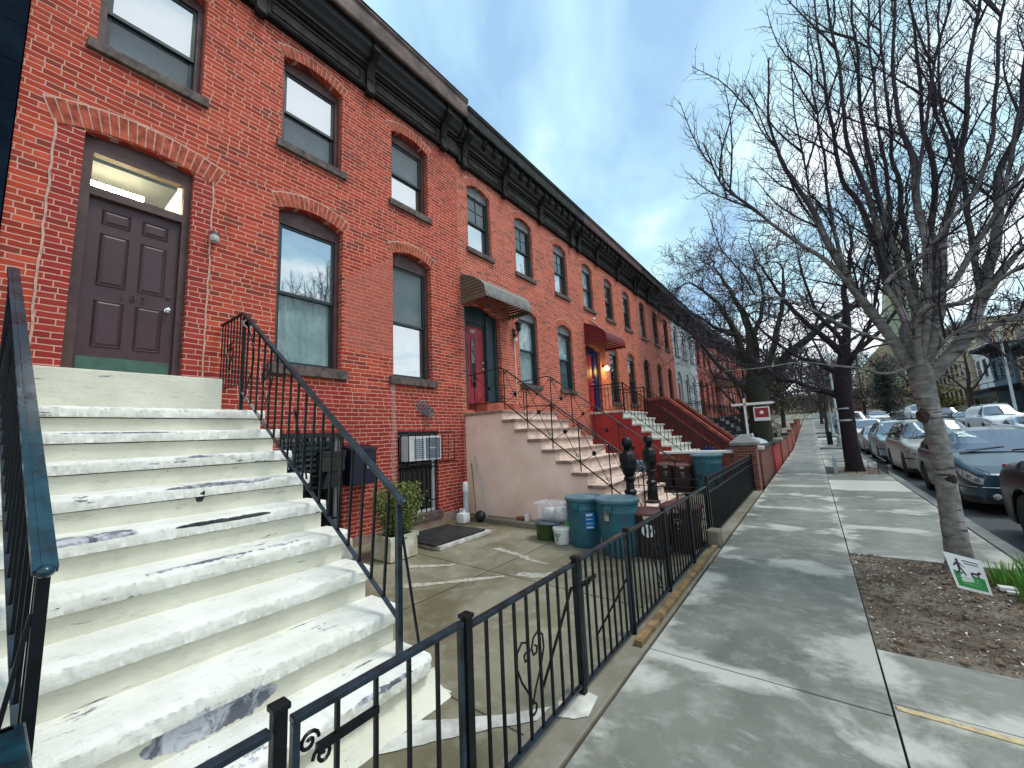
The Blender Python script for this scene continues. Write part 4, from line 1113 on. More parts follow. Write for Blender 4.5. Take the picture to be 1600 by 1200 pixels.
def rail183(y, ys, label, near):
    t = thing('stair_railing', (-3.7, y, 0.4), label, 'railing', 'iron railings of the cream stoop')
    # handrail (moulded cap), lower rail, balusters
    top0 = Vector((-5.22, ys[0], 3.20)); top1 = Vector((-2.35, ys[1], 1.185))
    bot0 = Vector((-5.25, ys[0], 2.30)); bot1 = Vector((-2.42, ys[1], 0.42))
    hm = MB(); hm.bar(top0, top1, 0.066 if near else 0.045, 0.028); hm.bar(top0-Vector((0,0,0.018)), top1-Vector((0,0,0.018)), 0.03, 0.014)
    if near: hm.bar(top0+Vector((0.0,0,0.004)), top1+Vector((0,0,0.004)), 0.02, 0.03)
    hm.ball(top1, 0.028, 6, (1.2,1.0,0.9))
    hm.build('handrail', M['ironteal' if near else 'ironrail'], t)
    lm = MB(); lm.bar(bot0, bot1, 0.030, 0.012); lm.build('lower_rail', M['ironrail'], t)
    n = 19
    for k in range(1, n):
        f = k/n
        a = bot0.lerp(bot1, f); b = top0.lerp(top1, f)
        MB().bar(a, b-Vector((0,0,0.02)), 0.016, 0.016, (0,1,0)).build('baluster', M['iron'], t)
    p = MB(); p.bar((-5.20, ys[0], 1.98), (-5.20, ys[0], 3.19), 0.032); p.build('newel', M['iron'], t)
    p = MB(); p.bar((-2.40, ys[1], 0.18), (-2.40, ys[1], 1.175), 0.036); p.build('newel', M['ironrail' if not near else 'iron'], t)
    # braces
    sg = 1 if not near else -1
    MB().bar((-2.40, ys[1]+0.02*sg, 1.03), (-2.36, ys[1]+0.14*sg, 0.17), 0.014).build('brace', M['iron'], t)
    MB().bar((-3.9, ys[0]+0.01*sg, 1.95), (-3.86, ys[0]+0.12*sg, 1.30), 0.014).build('brace', M['iron'], t)
    # heart scroll
    s = MB(); heart(s, (-4.55, ys[0]+(ys[1]-ys[0])*0.25, 2.09), (1,0,0), 0.32, 0.006); s.build('heart_scroll', M['iron'], t)
    s = MB()
    pts = [(-5.10+0.22*math.sin(a*0.35)*(1), ys[0], 3.02-0.085*a) for a in range(10)] ; s.tube(pts, 0.007, 6)
    s.build('side_scroll', M['iron'], t)
    # level part over the landing, back to the wall
    w = MB(); w.bar((-5.22, ys[0], 3.21), (-5.96, ys[0], 3.21), 0.035, 0.016); w.bar((-5.22, ys[0], 2.36), (-5.96, ys[0], 2.36), 0.02, 0.01)
    for k in range(1, 8): w.bar((-5.22-0.1*k, ys[0], 2.36), (-5.22-0.1*k, ys[0], 3.20), 0.013)
    heart(w, (-5.62, ys[0], 2.62), (1,0,0), 0.26, 0.006)
    w.build('landing_rail', M['iron'], t)
    return t
rail183(1.78, (1.74, 1.80), 'black iron stair railing with heart scrolls on the far side of the cream stoop', False)
rail183(0.10, (0.03, 0.175), 'glossy dark blue-black stair railing on the near, left side of the cream stoop', True)
o = solo(MB().lathe((-5.16,1.76,3.07), [(0.035,-0.006),(0.05,-0.006),(0.052,0.0),(0.05,0.006),(0.035,0.006),(0.035,-0.006)], 16, True, 'x'), 'ring', M['offwhite'], 'pale ring hooked on the top newel of the stair railing', 'ring')

# mailbox hangs on the railing side
t = thing('mailbox', (-4.9, 2.15, 1.0), 'dark navy wall mailbox with sloping lid behind the cream stoop railing', 'mailbox')
m_ = MB(); m_.prism([(3.44,0.98),(3.88,0.98),(3.88,1.50),(3.44,1.54)], 'x', FX+0.02, FX+0.26); m_.build('box', M['mailbox'], t)
m_ = MB(); m_.prism([(FX,1.60),(FX+0.28,1.53),(FX+0.28,1.51),(FX,1.58)], 'y', 3.42, 3.90); m_.build('lid', M['mailbox'], t)
m_ = MB(); m_.lathe((FX+0.262, 3.74, 1.24), [(0,0),(0.025,0),(0.02,0.006),(0,0.006)], 12, True, 'x'); m_.build('emblem', M['white'], t)
t = thing('letter_holder', (-4.1, 2.0, 0.9), 'olive-grey open metal bracket beside the navy mailbox', 'holder')
m_ = MB(); m_.bbox(FX+0.03, FX+0.22, 3.00, 3.36, 1.22, 1.42, 0.01); m_.build('tray', M['holder'], t)
m_ = MB(); m_.prism([(3.02,0.98),(3.34,0.98),(3.26,1.22),(3.10,1.22)], 'x', FX+0.03, FX+0.2); m_.bbox(FX+0.03,FX+0.2,3.0,3.4,1.42,1.52,0.01); m_.build('bracket', M['trimblack'], t)

# ---- generic stoop
def stoop(y0, y1, nx, nz, run, rise, n, wallmat, treadmat, edgemat, label, xw=FX, zbase=0.0, over=0.05):
    t = thing('stoop', ((xw+nx)/2, (y0+y1)/2, zbase), label, 'stoop', 'front stoops')
    prof = [(xw+0.001, zbase-0.15), (xw+0.001, nz-0.05)]
    for k in range(n):
        xr = nx+run*k-0.04
        prof.append((xr, nz-rise*k-0.05)); prof.append((xr, nz-rise*(k+1)-0.05 if k < n-1 else zbase-0.15))
    MB().prism(prof, 'y', y0, y1).build('side_wall', M[wallmat], t)
    rs = MB()
    for k in range(n):
        xr = nx+run*k-0.038
        zb = nz-rise*(k+1) if k < n-1 else zbase-0.1
        rs.box(xr-0.01, xr, y0+0.03, y1-0.03, zb, nz-rise*k-0.05)
    rs.build('riser', M[treadmat], t)
    for k in range(n):
        xn = nx+run*k; xb = (nx+run*(k-1)-0.03) if k else xw+0.002
        MB().bbox(xb, xn, y0-over, y1+over, nz-rise*k-0.055, nz-rise*k, 0.01).build('tread', M[edgemat], t)
        MB().box(xb+0.006, xn-0.012, y0-over+0.012, y1+over-0.012, nz-rise*k-0.001, nz-rise*k+0.003).build('tread_top', M[treadmat], t)
    return t
stoop(6.27, 8.42, -4.93, 2.16, 0.30, 0.203, 10, 'pink', 'pinkstone', 'treadedge', 'pink stuccoed stoop with pale stone treads below the olive awning')
stoop(12.45, 14.80, -4.85, 2.30, 0.285, 0.23, 9, 'redwall', 'whitestone', 'whitestone', 'red-walled stoop with white treads below the deep red awning')

# railings of the pink stoop: twisted bars, crosses with flower bosses and scrolls
def spiral(mb, c, xd, s, r=0.005, turns=1.4, sg=1):
    pts = []
    for k in range(18):
        a = k/17*turns*2*PI; rr = s*(1-k/20)
        pts.append(Vector(c)+Vector(xd)*(sg*rr*math.cos(a))+Vector((0,0,rr*math.sin(a))))
    mb.tube(pts, r, 5)
def rail187(y, label):
    t = thing('stair_railing', (-3.6, y, 0.5), label, 'railing', 'wrought iron railings of the pink stoop')
    A = Vector((-4.98, y, 3.02)); B = Vector((-2.25, y, 1.02)); lo = Vector((0,0,-0.72))
    hr = MB(); hr.tube([A+Vector((0.06,0,0.03))*0, A, B], 0.016, 8); hr.tube([(FX+0.02,y,3.00),(-5.5,y,3.02),(-5.1,y,3.05),A], 0.014, 8)
    hr.build('handrail', M['iron2'], t)
    l = MB(); l.bar(A+lo, B+lo, 0.012, 0.02); l.bar((FX+0.02,y,2.36), A+lo+Vector((0,0,0.03)), 0.012, 0.02); l.build('lower_rail', M['iron'], t)
    n = 6
    pts = [A.lerp(B, k/(n-1)) for k in range(n)]
    for k, p in enumerate(pts):
        MB().bar(p+Vector((0,0,-0.98 if k else -0.85)), p, 0.016).build('post', M['iron'], t)
    MB().bar((-5.80,y,2.18),(-5.80,y,3.0),0.016).build('post', M['iron'], t)
    for p, q in list(zip(pts, pts[1:])) + [(Vector((-5.80,y,3.0)), A)]:
        c = (p+q)/2+lo/2
        x_ = MB(); x_.tube([p+lo*0.04, q+lo], 0.006, 5); x_.tube([q+lo*0.04, p+lo], 0.006, 5); x_.build('cross_bar', M['iron'], t)
        f = MB()
        for a in range(6):
            f.ball(c+Vector((0.030*math.cos(a*PI/3),0,0.030*math.sin(a*PI/3))), 0.018, 4)
        f.ball(c, 0.022, 5); f.build('flower_boss', M['iron'], t)
        s = MB(); spiral(s, p+Vector((0.05,0,-0.10)), (1,0,0), 0.04, 0.006); s.build('scroll', M['iron'], t)
        s = MB(); spiral(s, q+lo+Vector((-0.05,0,0.12)), (-1,0,0), 0.04, 0.006); s.build('scroll', M['iron'], t)
    return t
rail187(6.38, 'rusty-topped wrought iron railing with crossed bars on the near side of the pink stoop')
rail187(8.22, 'rusty-topped wrought iron railing with crossed bars on the far side of the pink stoop')

def newel_post(x, y, label):
    t = thing('newel_post', (x, y, -0.05), label, 'newel post', 'cast iron newel posts at the foot of the pink stoop')
    p = MB(); p.bbox(x-0.13, x+0.13, y-0.13, y+0.13, -0.05, 0.30, 0.02); p.build('pedestal', M['iron'], t)
    p = MB(); p.lathe((x, y, 0.28), [(0.0,0.0),(0.13,0.0),(0.135,0.05),(0.10,0.10),(0.085,0.30),(0.07,0.36),(0.095,0.38),(0.095,0.42),(0.065,0.45),(0.06,0.55),(0.085,0.58),(0.09,0.61),(0.07,0.64),(0.10,0.70),(0.125,0.78),(0.13,0.90),(0.115,0.98),(0.065,1.02),(0.05,1.05),(0.0,1.05)], 10, False)
    p.build('shaft', M['iron'], t)
    p = MB(); p.ball((x, y, 1.43), 0.088, 8, (1,1,1.12)); p.lathe((x,y,1.32),[(0.05,0),(0.07,0.015),(0.05,0.03)],12); p.build('ball_finial', M['iron'], t)
newel_post(-2.36, 6.08, 'black cast iron newel post with ball, nearer of the two, behind the teal bins')
newel_post(-2.42, 7.27, 'black cast iron newel post with ball, farther of the two, behind the brown bins')

def simple_rail(y, A, B, x_wall, z0, z1, label, double=True, n=22, grp='iron railings of the farther stoops', mat='iron', H=0.85):
    t = thing('stair_railing', ((A[0]+B[0])/2, y, min(z0, z1)), label, 'railing', grp)
    a = Vector((A[0], y, A[1])); b = Vector((B[0], y, B[1])); wv = Vector((x_wall, y, A[1]))
    h_ = MB(); h_.bar(a, b, 0.04, 0.03); h_.bar(wv, a, 0.04, 0.03)
    if double: h_.bar(a-Vector((0,0,0.13)), b-Vector((0,0,0.13)), 0.02, 0.02); h_.bar(wv-Vector((0,0,0.13)), a-Vector((0,0,0.13)), 0.02, 0.02)
    h_.build('handrail', M[mat], t)
    l = MB(); l.bar(a-Vector((0,0,H)), b-Vector((0,0,H)), 0.02, 0.02); l.bar(wv-Vector((0,0,H)), a-Vector((0,0,H)), 0.02, 0.02); l.build('lower_rail', M[mat], t)
    bl = MB()
    for k in range(n+1):
        p = a.lerp(b, k/n); bl.bar(p-Vector((0,0,H)), p, 0.014)
    m_ = max(2, int(abs(x_wall-A[0])/0.12))
    for k in range(m_+1):
        p = wv.lerp(a, k/m_); bl.bar(p-Vector((0,0,H)), p, 0.014)
    bl.build('balusters', M[mat], t)
    for p in (a, b): MB().bar(p-Vector((0,0,H+0.12)), p+Vector((0,0,0.03)), 0.035).build('newel', M[mat], t)
    return t
simple_rail(12.55, (-4.85,3.22), (-2.45,1.20), FX, 0, 0, 'plain black railing with upright bars on the near side of the red-walled stoop')
simple_rail(14.65, (-4.85,3.22), (-2.45,1.20), FX, 0, 0, 'plain black railing with upright bars on the far side of the red-walled stoop')

# fourth stoop: solid parapets with coping
t = thing('stoop', (-4.3, 18.9, 0), 'brick-red stoop with solid sloping parapet walls and orange-brown coping', 'stoop', 'front stoops')
for yy_ in (17.95, 19.75):
    MB().prism([(FX+0.001,-0.15),(FX+0.001,2.95),(-5.0,2.95),(-2.75,0.95),(-1.9,0.95),(-1.9,-0.15)], 'y', yy_, yy_+0.22).build('parapet', M['reddark'], t)
    c = MB(); c.prism([(FX+0.001,2.95),(FX+0.001,3.06),(-4.97,3.06),(-2.72,1.07),(-1.86,1.07),(-1.86,0.95),(-2.75,0.952),(-5.0,2.952)], 'y', yy_-0.05, yy_+0.27); c.build('coping', M['redbrown'], t)
    c = MB(); c.prism([(-5.2,2.60),(-5.2,2.66),(-2.7,0.42),(-2.7,0.36)], 'y', yy_-0.03, yy_-0.001); c.build('string_board', M['redbrown'], t)
prof = [(FX+0.001,-0.15),(FX+0.001,2.3)]
for k in range(10):
    prof += [(-4.9+0.3*k, 2.3-0.22*k), (-4.9+0.3*k, 2.3-0.22*(k+1))]
prof += [(-1.95,-0.15)]
MB().prism(prof, 'y', 18.17, 19.75).build('steps', M['redbrown'], t)

# farther stoops with twin rails
for i, yb in enumerate((24.2, 30.0, 35.8, 41.6)):
    zz = gz(yb) if yb > 29 else 0
    lab = ['grey', 'first', 'second', 'third'][i]
    nm = ['stone stoop in front of the pale grey house', 'dark stone stoop just beyond the pale grey house', 'dark stoop under the tan awning', 'small dark stoop near the end of the row'][i]
    stoop(yb, yb+1.5, -4.9, 2.3+zz, 0.29, 0.23, 9, 'roof', 'greyarch', 'greyarch', nm, zbase=zz)
    for j, dy in enumerate((0.05, 1.45)):
        simple_rail(yb+dy, (-4.85,3.15+zz), (-2.3,1.15+zz), FX, 0, 0, ('near' if j == 0 else 'far')+' black railing of the '+nm.replace('stone stoop in front of','stoop of'), n=14)
# ------------------------------------------------------------------ ground, pavement, yards
def strip_mesh(x0, x1, ys, dz, nm, mat, kind='structure', dzr=None, thick=None):
    mb = MB(); vs = []
    for y in ys: vs += [(x0, y, gz(y)+dz), (x1, y, gz(y)+(dz if dzr is None else dzr))]
    mb.add(vs, [(2*k, 2*k+1, 2*k+3, 2*k+2) for k in range(len(ys)-1)])
    return mb.build(nm, mat, kind=kind)
YS = [-40, -10, 0, 10, 20, 30]+[30+2*k for k in range(1, 56)]+[160, 400, 1500]
strip_mesh(-1500, 1500, YS, -0.24, 'ground', simple('ground_earth', (0.10,0.095,0.08), 0.95, 0.3, 0.5))
strip_mesh(1.78, 11.2, YS[:-1], -0.13, 'road', M['asphalt'])
strip_mesh(-1.17, 1.64, YS[:-1], -0.03, 'pavement_bed', M['joint'])
strip_mesh(11.38, 15.2, YS[:-1], 0.0, 'far_pavement', M['kerb'])

def slabs():
    mb = MB(); uv0 = []; uv1 = []; tone = []
    def slab(x0, x1, y0, y1, tn):
        g_ = 0.006
        zs_ = [random.uniform(-0.003, 0.003) for _ in range(4)]
        n = max(1, int((y1-y0)/3)+1) if y0 > 29 else 1
        x0 += g_; x1 -= g_; y0 += g_; y1 -= g_
        b = len(mb.v)
        v = [(x0,y0,gz(y0)+zs_[0]),(x1,y0,gz(y0)+zs_[1]),(x1,y1,gz(y1)+zs_[2]),(x0,y1,gz(y1)+zs_[3])]
        v += [(a, b_, c-0.06) for a, b_, c in v]
        mb.add(v, [(0,1,2,3),(0,4,5,1),(1,5,6,2),(2,6,7,3),(3,7,4,0)])
        for a, b_, c in v:
            uv0.append((a-x0, b_-y0)); uv1.append((x1-a, y1-b_)); tone.append(tn)
    ja = [-9.5,-8,-6.4,-4.7,-3.2,-1.6,0.0,1.5,3.10,5.72,7.62,9.45,11.3,12.9]
    while ja[-1] < 150: ja.append(ja[-1]+random.choice((1.55,1.6,1.7)))
    for a, b in zip(ja, ja[1:]):
        if a == 3.10:
            slab(-1.16, 0.17, 3.10, 5.72, 0.62); continue
        slab(-1.16, 0.17, a, b, random.choice((0.55,0.7,0.85,0.8)) if a < 8 else random.uniform(0.45,0.95))
    jb = [-9.5,-8,-6,-4.2,-2.5,-0.8,0.9,2.3,3.24,3.92]
    for a, b in zip(jb, jb[1:]): slab(0.17, 1.60, a, b, random.choice((0.6,0.8,0.9)) )
    jc = [6.52,8.15,9.9,11.2,12.5,12.52]
    for a, b, tn in ((6.52,8.1,0.8),(8.1,9.7,0.85),(9.7,11.2,0.8),(11.2,12.45,0.5),(12.45,14.45,1.0),(14.45,16.2,0.35)): slab(0.17, 1.60, a, b, tn)
    y = 18.6
    while y < 150:
        slab(0.17, 1.60, y, y+1.7, random.uniform(0.5, 1.0)); y += 1.7
        if random.random() < 0.14 and y > 26: y += 1.6
    o = mb.build('pavement', M['slab'], kind='structure', fix=False)
    me = o.data
    l0 = me.uv_layers.new(name='near'); l1 = me.uv_layers.new(name='far')
    for lp in me.loops:
        l0.data[lp.index].uv = uv0[lp.vertex_index]; l1.data[lp.index].uv = uv1[lp.vertex_index]
    at = me.attributes.new('tone', 'FLOAT', 'POINT')
    for i, t_ in enumerate(tone): at.data[i].value = t_
slabs()
# painted yellow marks at the slab joint
yl = MB(); yl.prism([(0.185,3.21),(0.42,3.207),(0.62,3.198),(0.95,3.19),(1.2,3.178),(1.2,3.172),(0.9,3.166),(0.6,3.158),(0.35,3.168),(0.19,3.172)], 'z', 0.003, 0.0075)
yl.build('paint_mark', simple('chalk_yellow', (0.50,0.37,0.17), 0.85, 0.4, 28, col2=(0.30,0.28,0.22)), kind='structure')
# kerb
kb = MB(); y = -20.0
while y < 150:
    kb.bbox(1.62, 1.78, y, y+1.98, gz(y)-0.22, gz(y)+0.0, 0.012); y += 2.0
kb.build('kerb', M['kerb'], kind='structure')
kb = MB(); y = -20.0
while y < 150:
    kb.box(11.2, 11.38, y, y+1.99, gz(y)-0.22, gz(y)+0.01); y += 2.0
kb.build('far_kerb', M['kerb'], kind='structure')
# front yards
def yard(y0, y1, x1, za, zb, mat='yard', nm='yard'):
    mb = MB(); mb.add([(FX,y0,za),(x1,y0,zb),(x1,y1,zb),(FX,y1,za)], [(0,1,2,3)]); mb.build(nm, M[mat], kind='structure')
yard(-6.0, 6.2, -1.46, 0.0, -0.085)
yard(6.2, 12.2, -1.40, 0.0, -0.06)
strip_mesh(FX, -1.3, [12.2, 18, 24, 30]+YS[6:-3], -0.02, 'yard', M['yard'])
# pale painted spill at the foot of the cream stoop, pale cracks in the yard
def ragged(mb, pts, z, amp=0.03, th=0.004):
    out_ = []
    for i, (a, b) in enumerate(zip(pts, pts[1:]+pts[:1])):
        L = math.hypot(b[0]-a[0], b[1]-a[1]); n = max(1, int(L/0.05))
        for k in range(n):
            f = k/n; x = a[0]+(b[0]-a[0])*f; y = a[1]+(b[1]-a[1])*f
            q = noise.noise(Vector((x*9, y*9, z*10+i)))*amp
            out_.append((x+q, y+q*0.7))
    bm = bmesh.new()
    vs = [bm.verts.new((x, y, z)) for x, y in out_]
    es = [bm.edges.new((vs[i], vs[(i+1) % len(vs)])) for i in range(len(vs))]
    r = bmesh.ops.triangle_fill(bm, use_beauty=True, use_dissolve=False, edges=es)
    for v in bm.verts:
        base = (0.0 + (-0.085)*(v.co.x+6)/4.54) if v.co.x < -1.46 else (-0.022 if v.co.x < -1.17 else 0)
        v.co.z = base + z
    mb.bm(bm)
sp = MB(); ragged(sp, [(-2.10,1.72),(-1.92,1.86),(-1.70,2.06),(-1.48,2.30),(-1.46,2.36),(-1.46,2.20),(-1.62,2.0),(-1.84,1.74),(-2.02,1.50),(-2.1,1.40)], 0.006, 0.06)
ragged(sp, [(-1.45,2.24),(-1.34,2.44),(-1.24,2.36),(-1.22,2.24),(-1.30,2.16),(-1.40,2.12)], 0.005, 0.07)
sp.build('paint_spill', M['whitestone'], kind='structure')
ck = MB()
ragged(ck, [(-4.05,4.70),(-3.55,4.62),(-3.15,4.52),(-2.85,4.55),(-3.2,4.60),(-3.55,4.72),(-3.95,4.80)], 0.004, 0.04)
ragged(ck, [(-3.9,3.0),(-3.6,3.35),(-3.35,3.62),(-3.15,3.88),(-3.18,3.92),(-3.5,3.62),(-3.72,3.32),(-4.0,3.1)], 0.004, 0.05)
ragged(ck, [(-4.45,3.45),(-4.22,3.62),(-3.98,3.85),(-4.0,3.92),(-4.25,3.72),(-4.5,3.55)], 0.004, 0.05)
ragged(ck, [(-3.1,4.0),(-2.85,4.02),(-2.6,4.25),(-2.7,4.4),(-2.85,4.2),(-3.05,4.15)], 0.004, 0.09)
ck.build('patching_mortar', simple('patching_mortar', (0.40,0.39,0.33), 0.85, 0.5, 22, col2=(0.26,0.25,0.19)), kind='structure')
jn = MB()
for (x0, x1, y0, y1) in ((-5.9,-1.5,3.95,3.962),(-5.9,-1.5,1.98,1.99)): 
    jn.add([(x0,y0,-0.085*(x0+6)/4.54+0.002),(x1,y0,-0.085*(x1+6)/4.54+0.002),(x1,y1,-0.085*(x1+6)/4.54+0.002),(x0,y1,-0.085*(x0+6)/4.54+0.002)], [(0,1,2,3)])
jn.add([(-3.46,2.0,-0.045),(-3.448,2.0,-0.045),(-3.448,6.1,-0.045),(-3.46,6.1,-0.045)], [(0,1,2,3)])
jn.build('yard_joint', M['joint'], kind='structure')
# concrete strip under the fence, timber plank, block
cs = MB(); cs.bbox(-1.47, -1.195, -6, 6.2, -0.16, -0.022, 0.014); cs.build('fence_kerb', M['curbstrip'], kind='structure')
cs = MB(); cs.bbox(-1.47, -1.195, 6.2, 11.9, -0.16, 0.0, 0.014); cs.build('fence_kerb', M['curbstrip'], kind='structure')
w = MB(); w.bbox(-1.285, -1.225, 3.12, 6.12, -0.022, 0.022, 0.006)
solo(w, 'timber_plank', M['wood'], 'yellowish weathered timber plank lying along the foot of the low black fence', 'plank')
w = MB(); w.bbox(-1.36, -1.20, 6.16, 6.40, -0.02, 0.19, 0.02)
solo(w, 'concrete_block', M['curbstrip'], 'small grey concrete block at the foot of the fence between the two yards', 'block')
# low ledge beside the pink stoop
w = MB(); w.bbox(-5.9, -3.1, 5.98, 6.265, -0.08, 0.07, 0.02); w.build('ledge', M['curbstrip'], kind='structure')

# tree pit
m, nt, p = newmat('mulch_and_litter'); g = G(nt); pos = g.pos()
n1 = g.noise(pos, 26, 6, 0.75); n2 = g.noise(pos, 2.2, 4, 0.6)
c = g.mix(g.ramp(n1, [(0.38,0.0),(0.62,1.0)]), (0.035,0.024,0.018), (0.17,0.13,0.095))
c = g.mix(g.math('MULTIPLY', g.ramp(n2, [(0.42,0.0),(0.62,1.0)]), 0.7), c, (0.27,0.24,0.19))
c = g.mix(g.ramp(g.noise(pos, 60, 5, 0.8), [(0.66,0.0),(0.72,1.0)]), c, (0.50,0.46,0.40))
g.put(p.inputs['Base Color'], c); p.inputs['Roughness'].default_value = 0.95
g.put(p.inputs['Normal'], g.bump(n1, 0.9, 0.02))
M['dirt'] = m
def pit(x0, x1, y0, y1, nx=40, ny=64):
    mb = MB(); vs = []
    for j in range(ny+1):
        for i in range(nx+1):
            x = x0+(x1-x0)*i/nx; y = y0+(y1-y0)*j/ny
            e = min(i, nx-i, j, ny-j)/4
            z = -0.022+min(1, e)*(0.008+0.022*noise.noise(Vector((x*2, y*2, 0)))) + 0.010*noise.noise(Vector((x*22, y*22, 1)))
            vs.append((x, y, z+gz(y)))
    mb.add(vs, [(j*(nx+1)+i, j*(nx+1)+i+1, (j+1)*(nx+1)+i+1, (j+1)*(nx+1)+i) for j in range(ny) for i in range(nx)], True)
    o = mb.build('soil_bed', M['dirt'], kind='structure', fix=False)
pit(0.175, 1.61, 3.925, 6.515)
pit(0.5, 1.61, 16.2, 18.6, 20, 30)
# leaf litter and chips
random.seed(11)
lit = [MB(), MB(), MB()]
for k in range(3600):
    x = random.uniform(0.2, 1.6); y = random.uniform(3.95, 6.5)
    if k > 3000: x = random.uniform(0.55, 1.55); y = random.uniform(16.3, 18.5)
    s_ = random.uniform(0.005, 0.017); a = random.uniform(0, 2*PI); z = -0.006+random.uniform(0, 0.02)+0.018*noise.noise(Vector((x*2, y*2, 0)))
    dx, dy = math.cos(a)*s_, math.sin(a)*s_; w_ = random.uniform(0.25, 0.9)
    t1 = random.uniform(-0.010, 0.010)
    lit[(0 if random.random() < 0.55 else (1 if random.random() < 0.75 else 2))].add([(x-dx, y-dy, z+t1), (x+dy*w_, y-dx*w_, z+0.004), (x+dx, y+dy, z-t1), (x-dy*w_, y+dx*w_, z+0.002)], [(0,1,2,3)])
for mb, mt in zip(lit, (simple('litter_brown', (0.15,0.085,0.05), 0.9, 0.5, 30), simple('litter_tan', (0.34,0.26,0.18), 0.9, 0.5, 30), simple('litter_pale', (0.62,0.60,0.55), 0.8, 0.3, 30))):
    o = mb.build('leaf_litter', mt, kind='stuff', fix=False); tag(o, 'scattered dead leaves and wood chips on the bare soil of the tree pits', 'leaf litter')
lf = MB(); tg = MB()
for k in range(260):
    x = random.uniform(0.2, 1.58); y = random.uniform(3.96, 6.48); z = 0.004+0.018*noise.noise(Vector((x*2, y*2, 0))); a = random.uniform(0, 2*PI); s_ = random.uniform(0.016, 0.034)
    if k % 3:
        pts = []
        for q in range(7): an = a+q*2*PI/7; rr_ = s_*(1.0 if q % 2 else 0.62)*(1.5 if q in (0, 1) else 1); pts.append((x+rr_*math.cos(an), y+rr_*math.sin(an), z+random.uniform(0, 0.014)))
        lf.add([(x, y, z+0.004)]+pts, [(0, 1+q, 1+(q+1) % 7) for q in range(7)])
    else:
        L_ = random.uniform(0.05, 0.16); tg.tube([(x, y, z+0.006), (x+L_*0.5*math.cos(a)+0.006, y+L_*0.5*math.sin(a), z+0.012), (x+L_*math.cos(a), y+L_*math.sin(a), z+0.006)], 0.0028, 4, False)
o = lf.build('leaf_litter', simple('litter_leaf_russet', (0.155,0.095,0.06), 0.8, 0.6, 17, col2=(0.07,0.048,0.036)), kind='stuff', fix=False); tag(o, 'curled russet dead leaves on the bare soil near the small yard sign', 'leaf litter')
o = tg.build('twig_litter', simple('litter_twig', (0.11,0.08,0.06), 0.9, 0.4, 30), kind='stuff', fix=False); tag(o, 'short broken twigs scattered over the bare soil', 'twigs')
for (x, y, s_) in ((0.33,5.62,0.05),(1.0,4.85,0.035),(0.78,5.63,0.04),(0.95,5.35,0.045)):
    pass

# ------------------------------------------------------------------ low black fence of the first yard
t = thing('front_fence', (-1.35, 3.2, -0.02), 'low black iron fence with plain pickets along the first yard', 'fence')
XF = -1.35
def rail_panel(par, y0, y1, zt, zb, n, nm='panel', x=XF, cap=0.035, skip=()):
    p = MB(); p.bbox(x-cap/2, x+cap/2, y0, y1, zt-0.022, zt, 0.004)
    o = p.build('top_rail', M['ironrail'], par)
    MB().box(x-0.013, x+0.013, y0, y1, zb, zb+0.014).build('bottom_rail', M['ironrail'], par)
    b = MB()
    for k in range(1, n+1):
        y = y0+(y1-y0)*k/(n+1)
        b.box(x-0.007, x+0.007, y-0.007, y+0.007, zb+0.014, zt-0.022)
    b.build('pickets', M['iron'], o)
    return o
def fpost(par, y, zt, w=0.038, x=XF, zb=-0.03):
    p = MB(); p.bbox(x-w/2, x+w/2, y-w/2, y+w/2, zb, zt, 0.004); p.bbox(x-w/2-0.006, x+w/2+0.006, y-w/2-0.006, y+w/2+0.006, zt-0.012, zt+0.006, 0.004)
    return p.build('post', M['iron'], par)
rail_panel(t, -0.55, 0.56, 0.80, 0.045, 8)
fpost(t, 0.585, 0.85)
fpost(t, 1.375, 0.815, 0.042)
rail_panel(t, 1.40, 2.385, 0.775, 0.03, 8)
fpost(t, 2.405, 0.80, 0.042)
rail_panel(t, 3.30, 6.35, 0.775, 0.012, 26)
for y in (3.30, 4.32, 5.35, 6.36): fpost(t, y, 0.80)
for yh, zh, s_ in ((1.86,0.20,0.30),(4.05,0.16,0.34)):
    s = MB(); heart(s, (XF, yh, zh), (0,1,0), s_, 0.006); s.build('heart_scroll', M['iron'], t)
for q0, q1 in (((XF-0.02,2.37,0.62),(XF-0.30,2.40,-0.07)),((XF-0.02,3.28,0.40),(XF-0.28,3.2,-0.06)),((XF-0.02,5.33,0.55),(XF-0.30,5.2,-0.06))): MB().bar(q0, q1, 0.014).build('brace', M['iron'], t)
# near gate (with lock plate and scroll) and second gate with latch
t = thing('iron_gate', (XF, 0.95, 0.0), 'nearer low iron gate with lock bar and small scroll beside its hinge post', 'gate', 'low iron gates in the fence')
p = MB(); p.bbox(XF-0.018, XF+0.018, 0.622, 1.345, 0.778, 0.80, 0.004); p.box(XF-0.011,XF+0.011,0.622,0.644,0.05,0.778); p.box(XF-0.011,XF+0.011,1.325,1.345,0.05,0.778); p.box(XF-0.012,XF+0.012,0.644,1.325,0.05,0.066); p.build('frame', M['ironrail'], t)
b = MB()
for k in range(1, 5): y = 0.622+0.723*k/5; b.box(XF-0.007,XF+0.007,y-0.007,y+0.007,0.066,0.778)
b.build('pickets', M['iron'], t)
b = MB(); b.box(XF-0.009,XF+0.009,0.70,0.92,0.655,0.68); b.build('lock_bar', M['iron'], t)
b = MB(); spiral(b, (XF, 0.675, 0.70), (0,1,0), 0.032, 0.006); b.build('scroll', M['iron'], t)
b = MB(); spiral(b, (XF, 0.72, 0.64), (0,1,0), 0.032, 0.006, sg=-1); b.build('scroll', M['iron'], t)
t = thing('iron_gate', (XF, 2.85, 0.0), 'second low iron gate along the fence, with a ring latch at its near edge', 'gate', 'low iron gates in the fence')
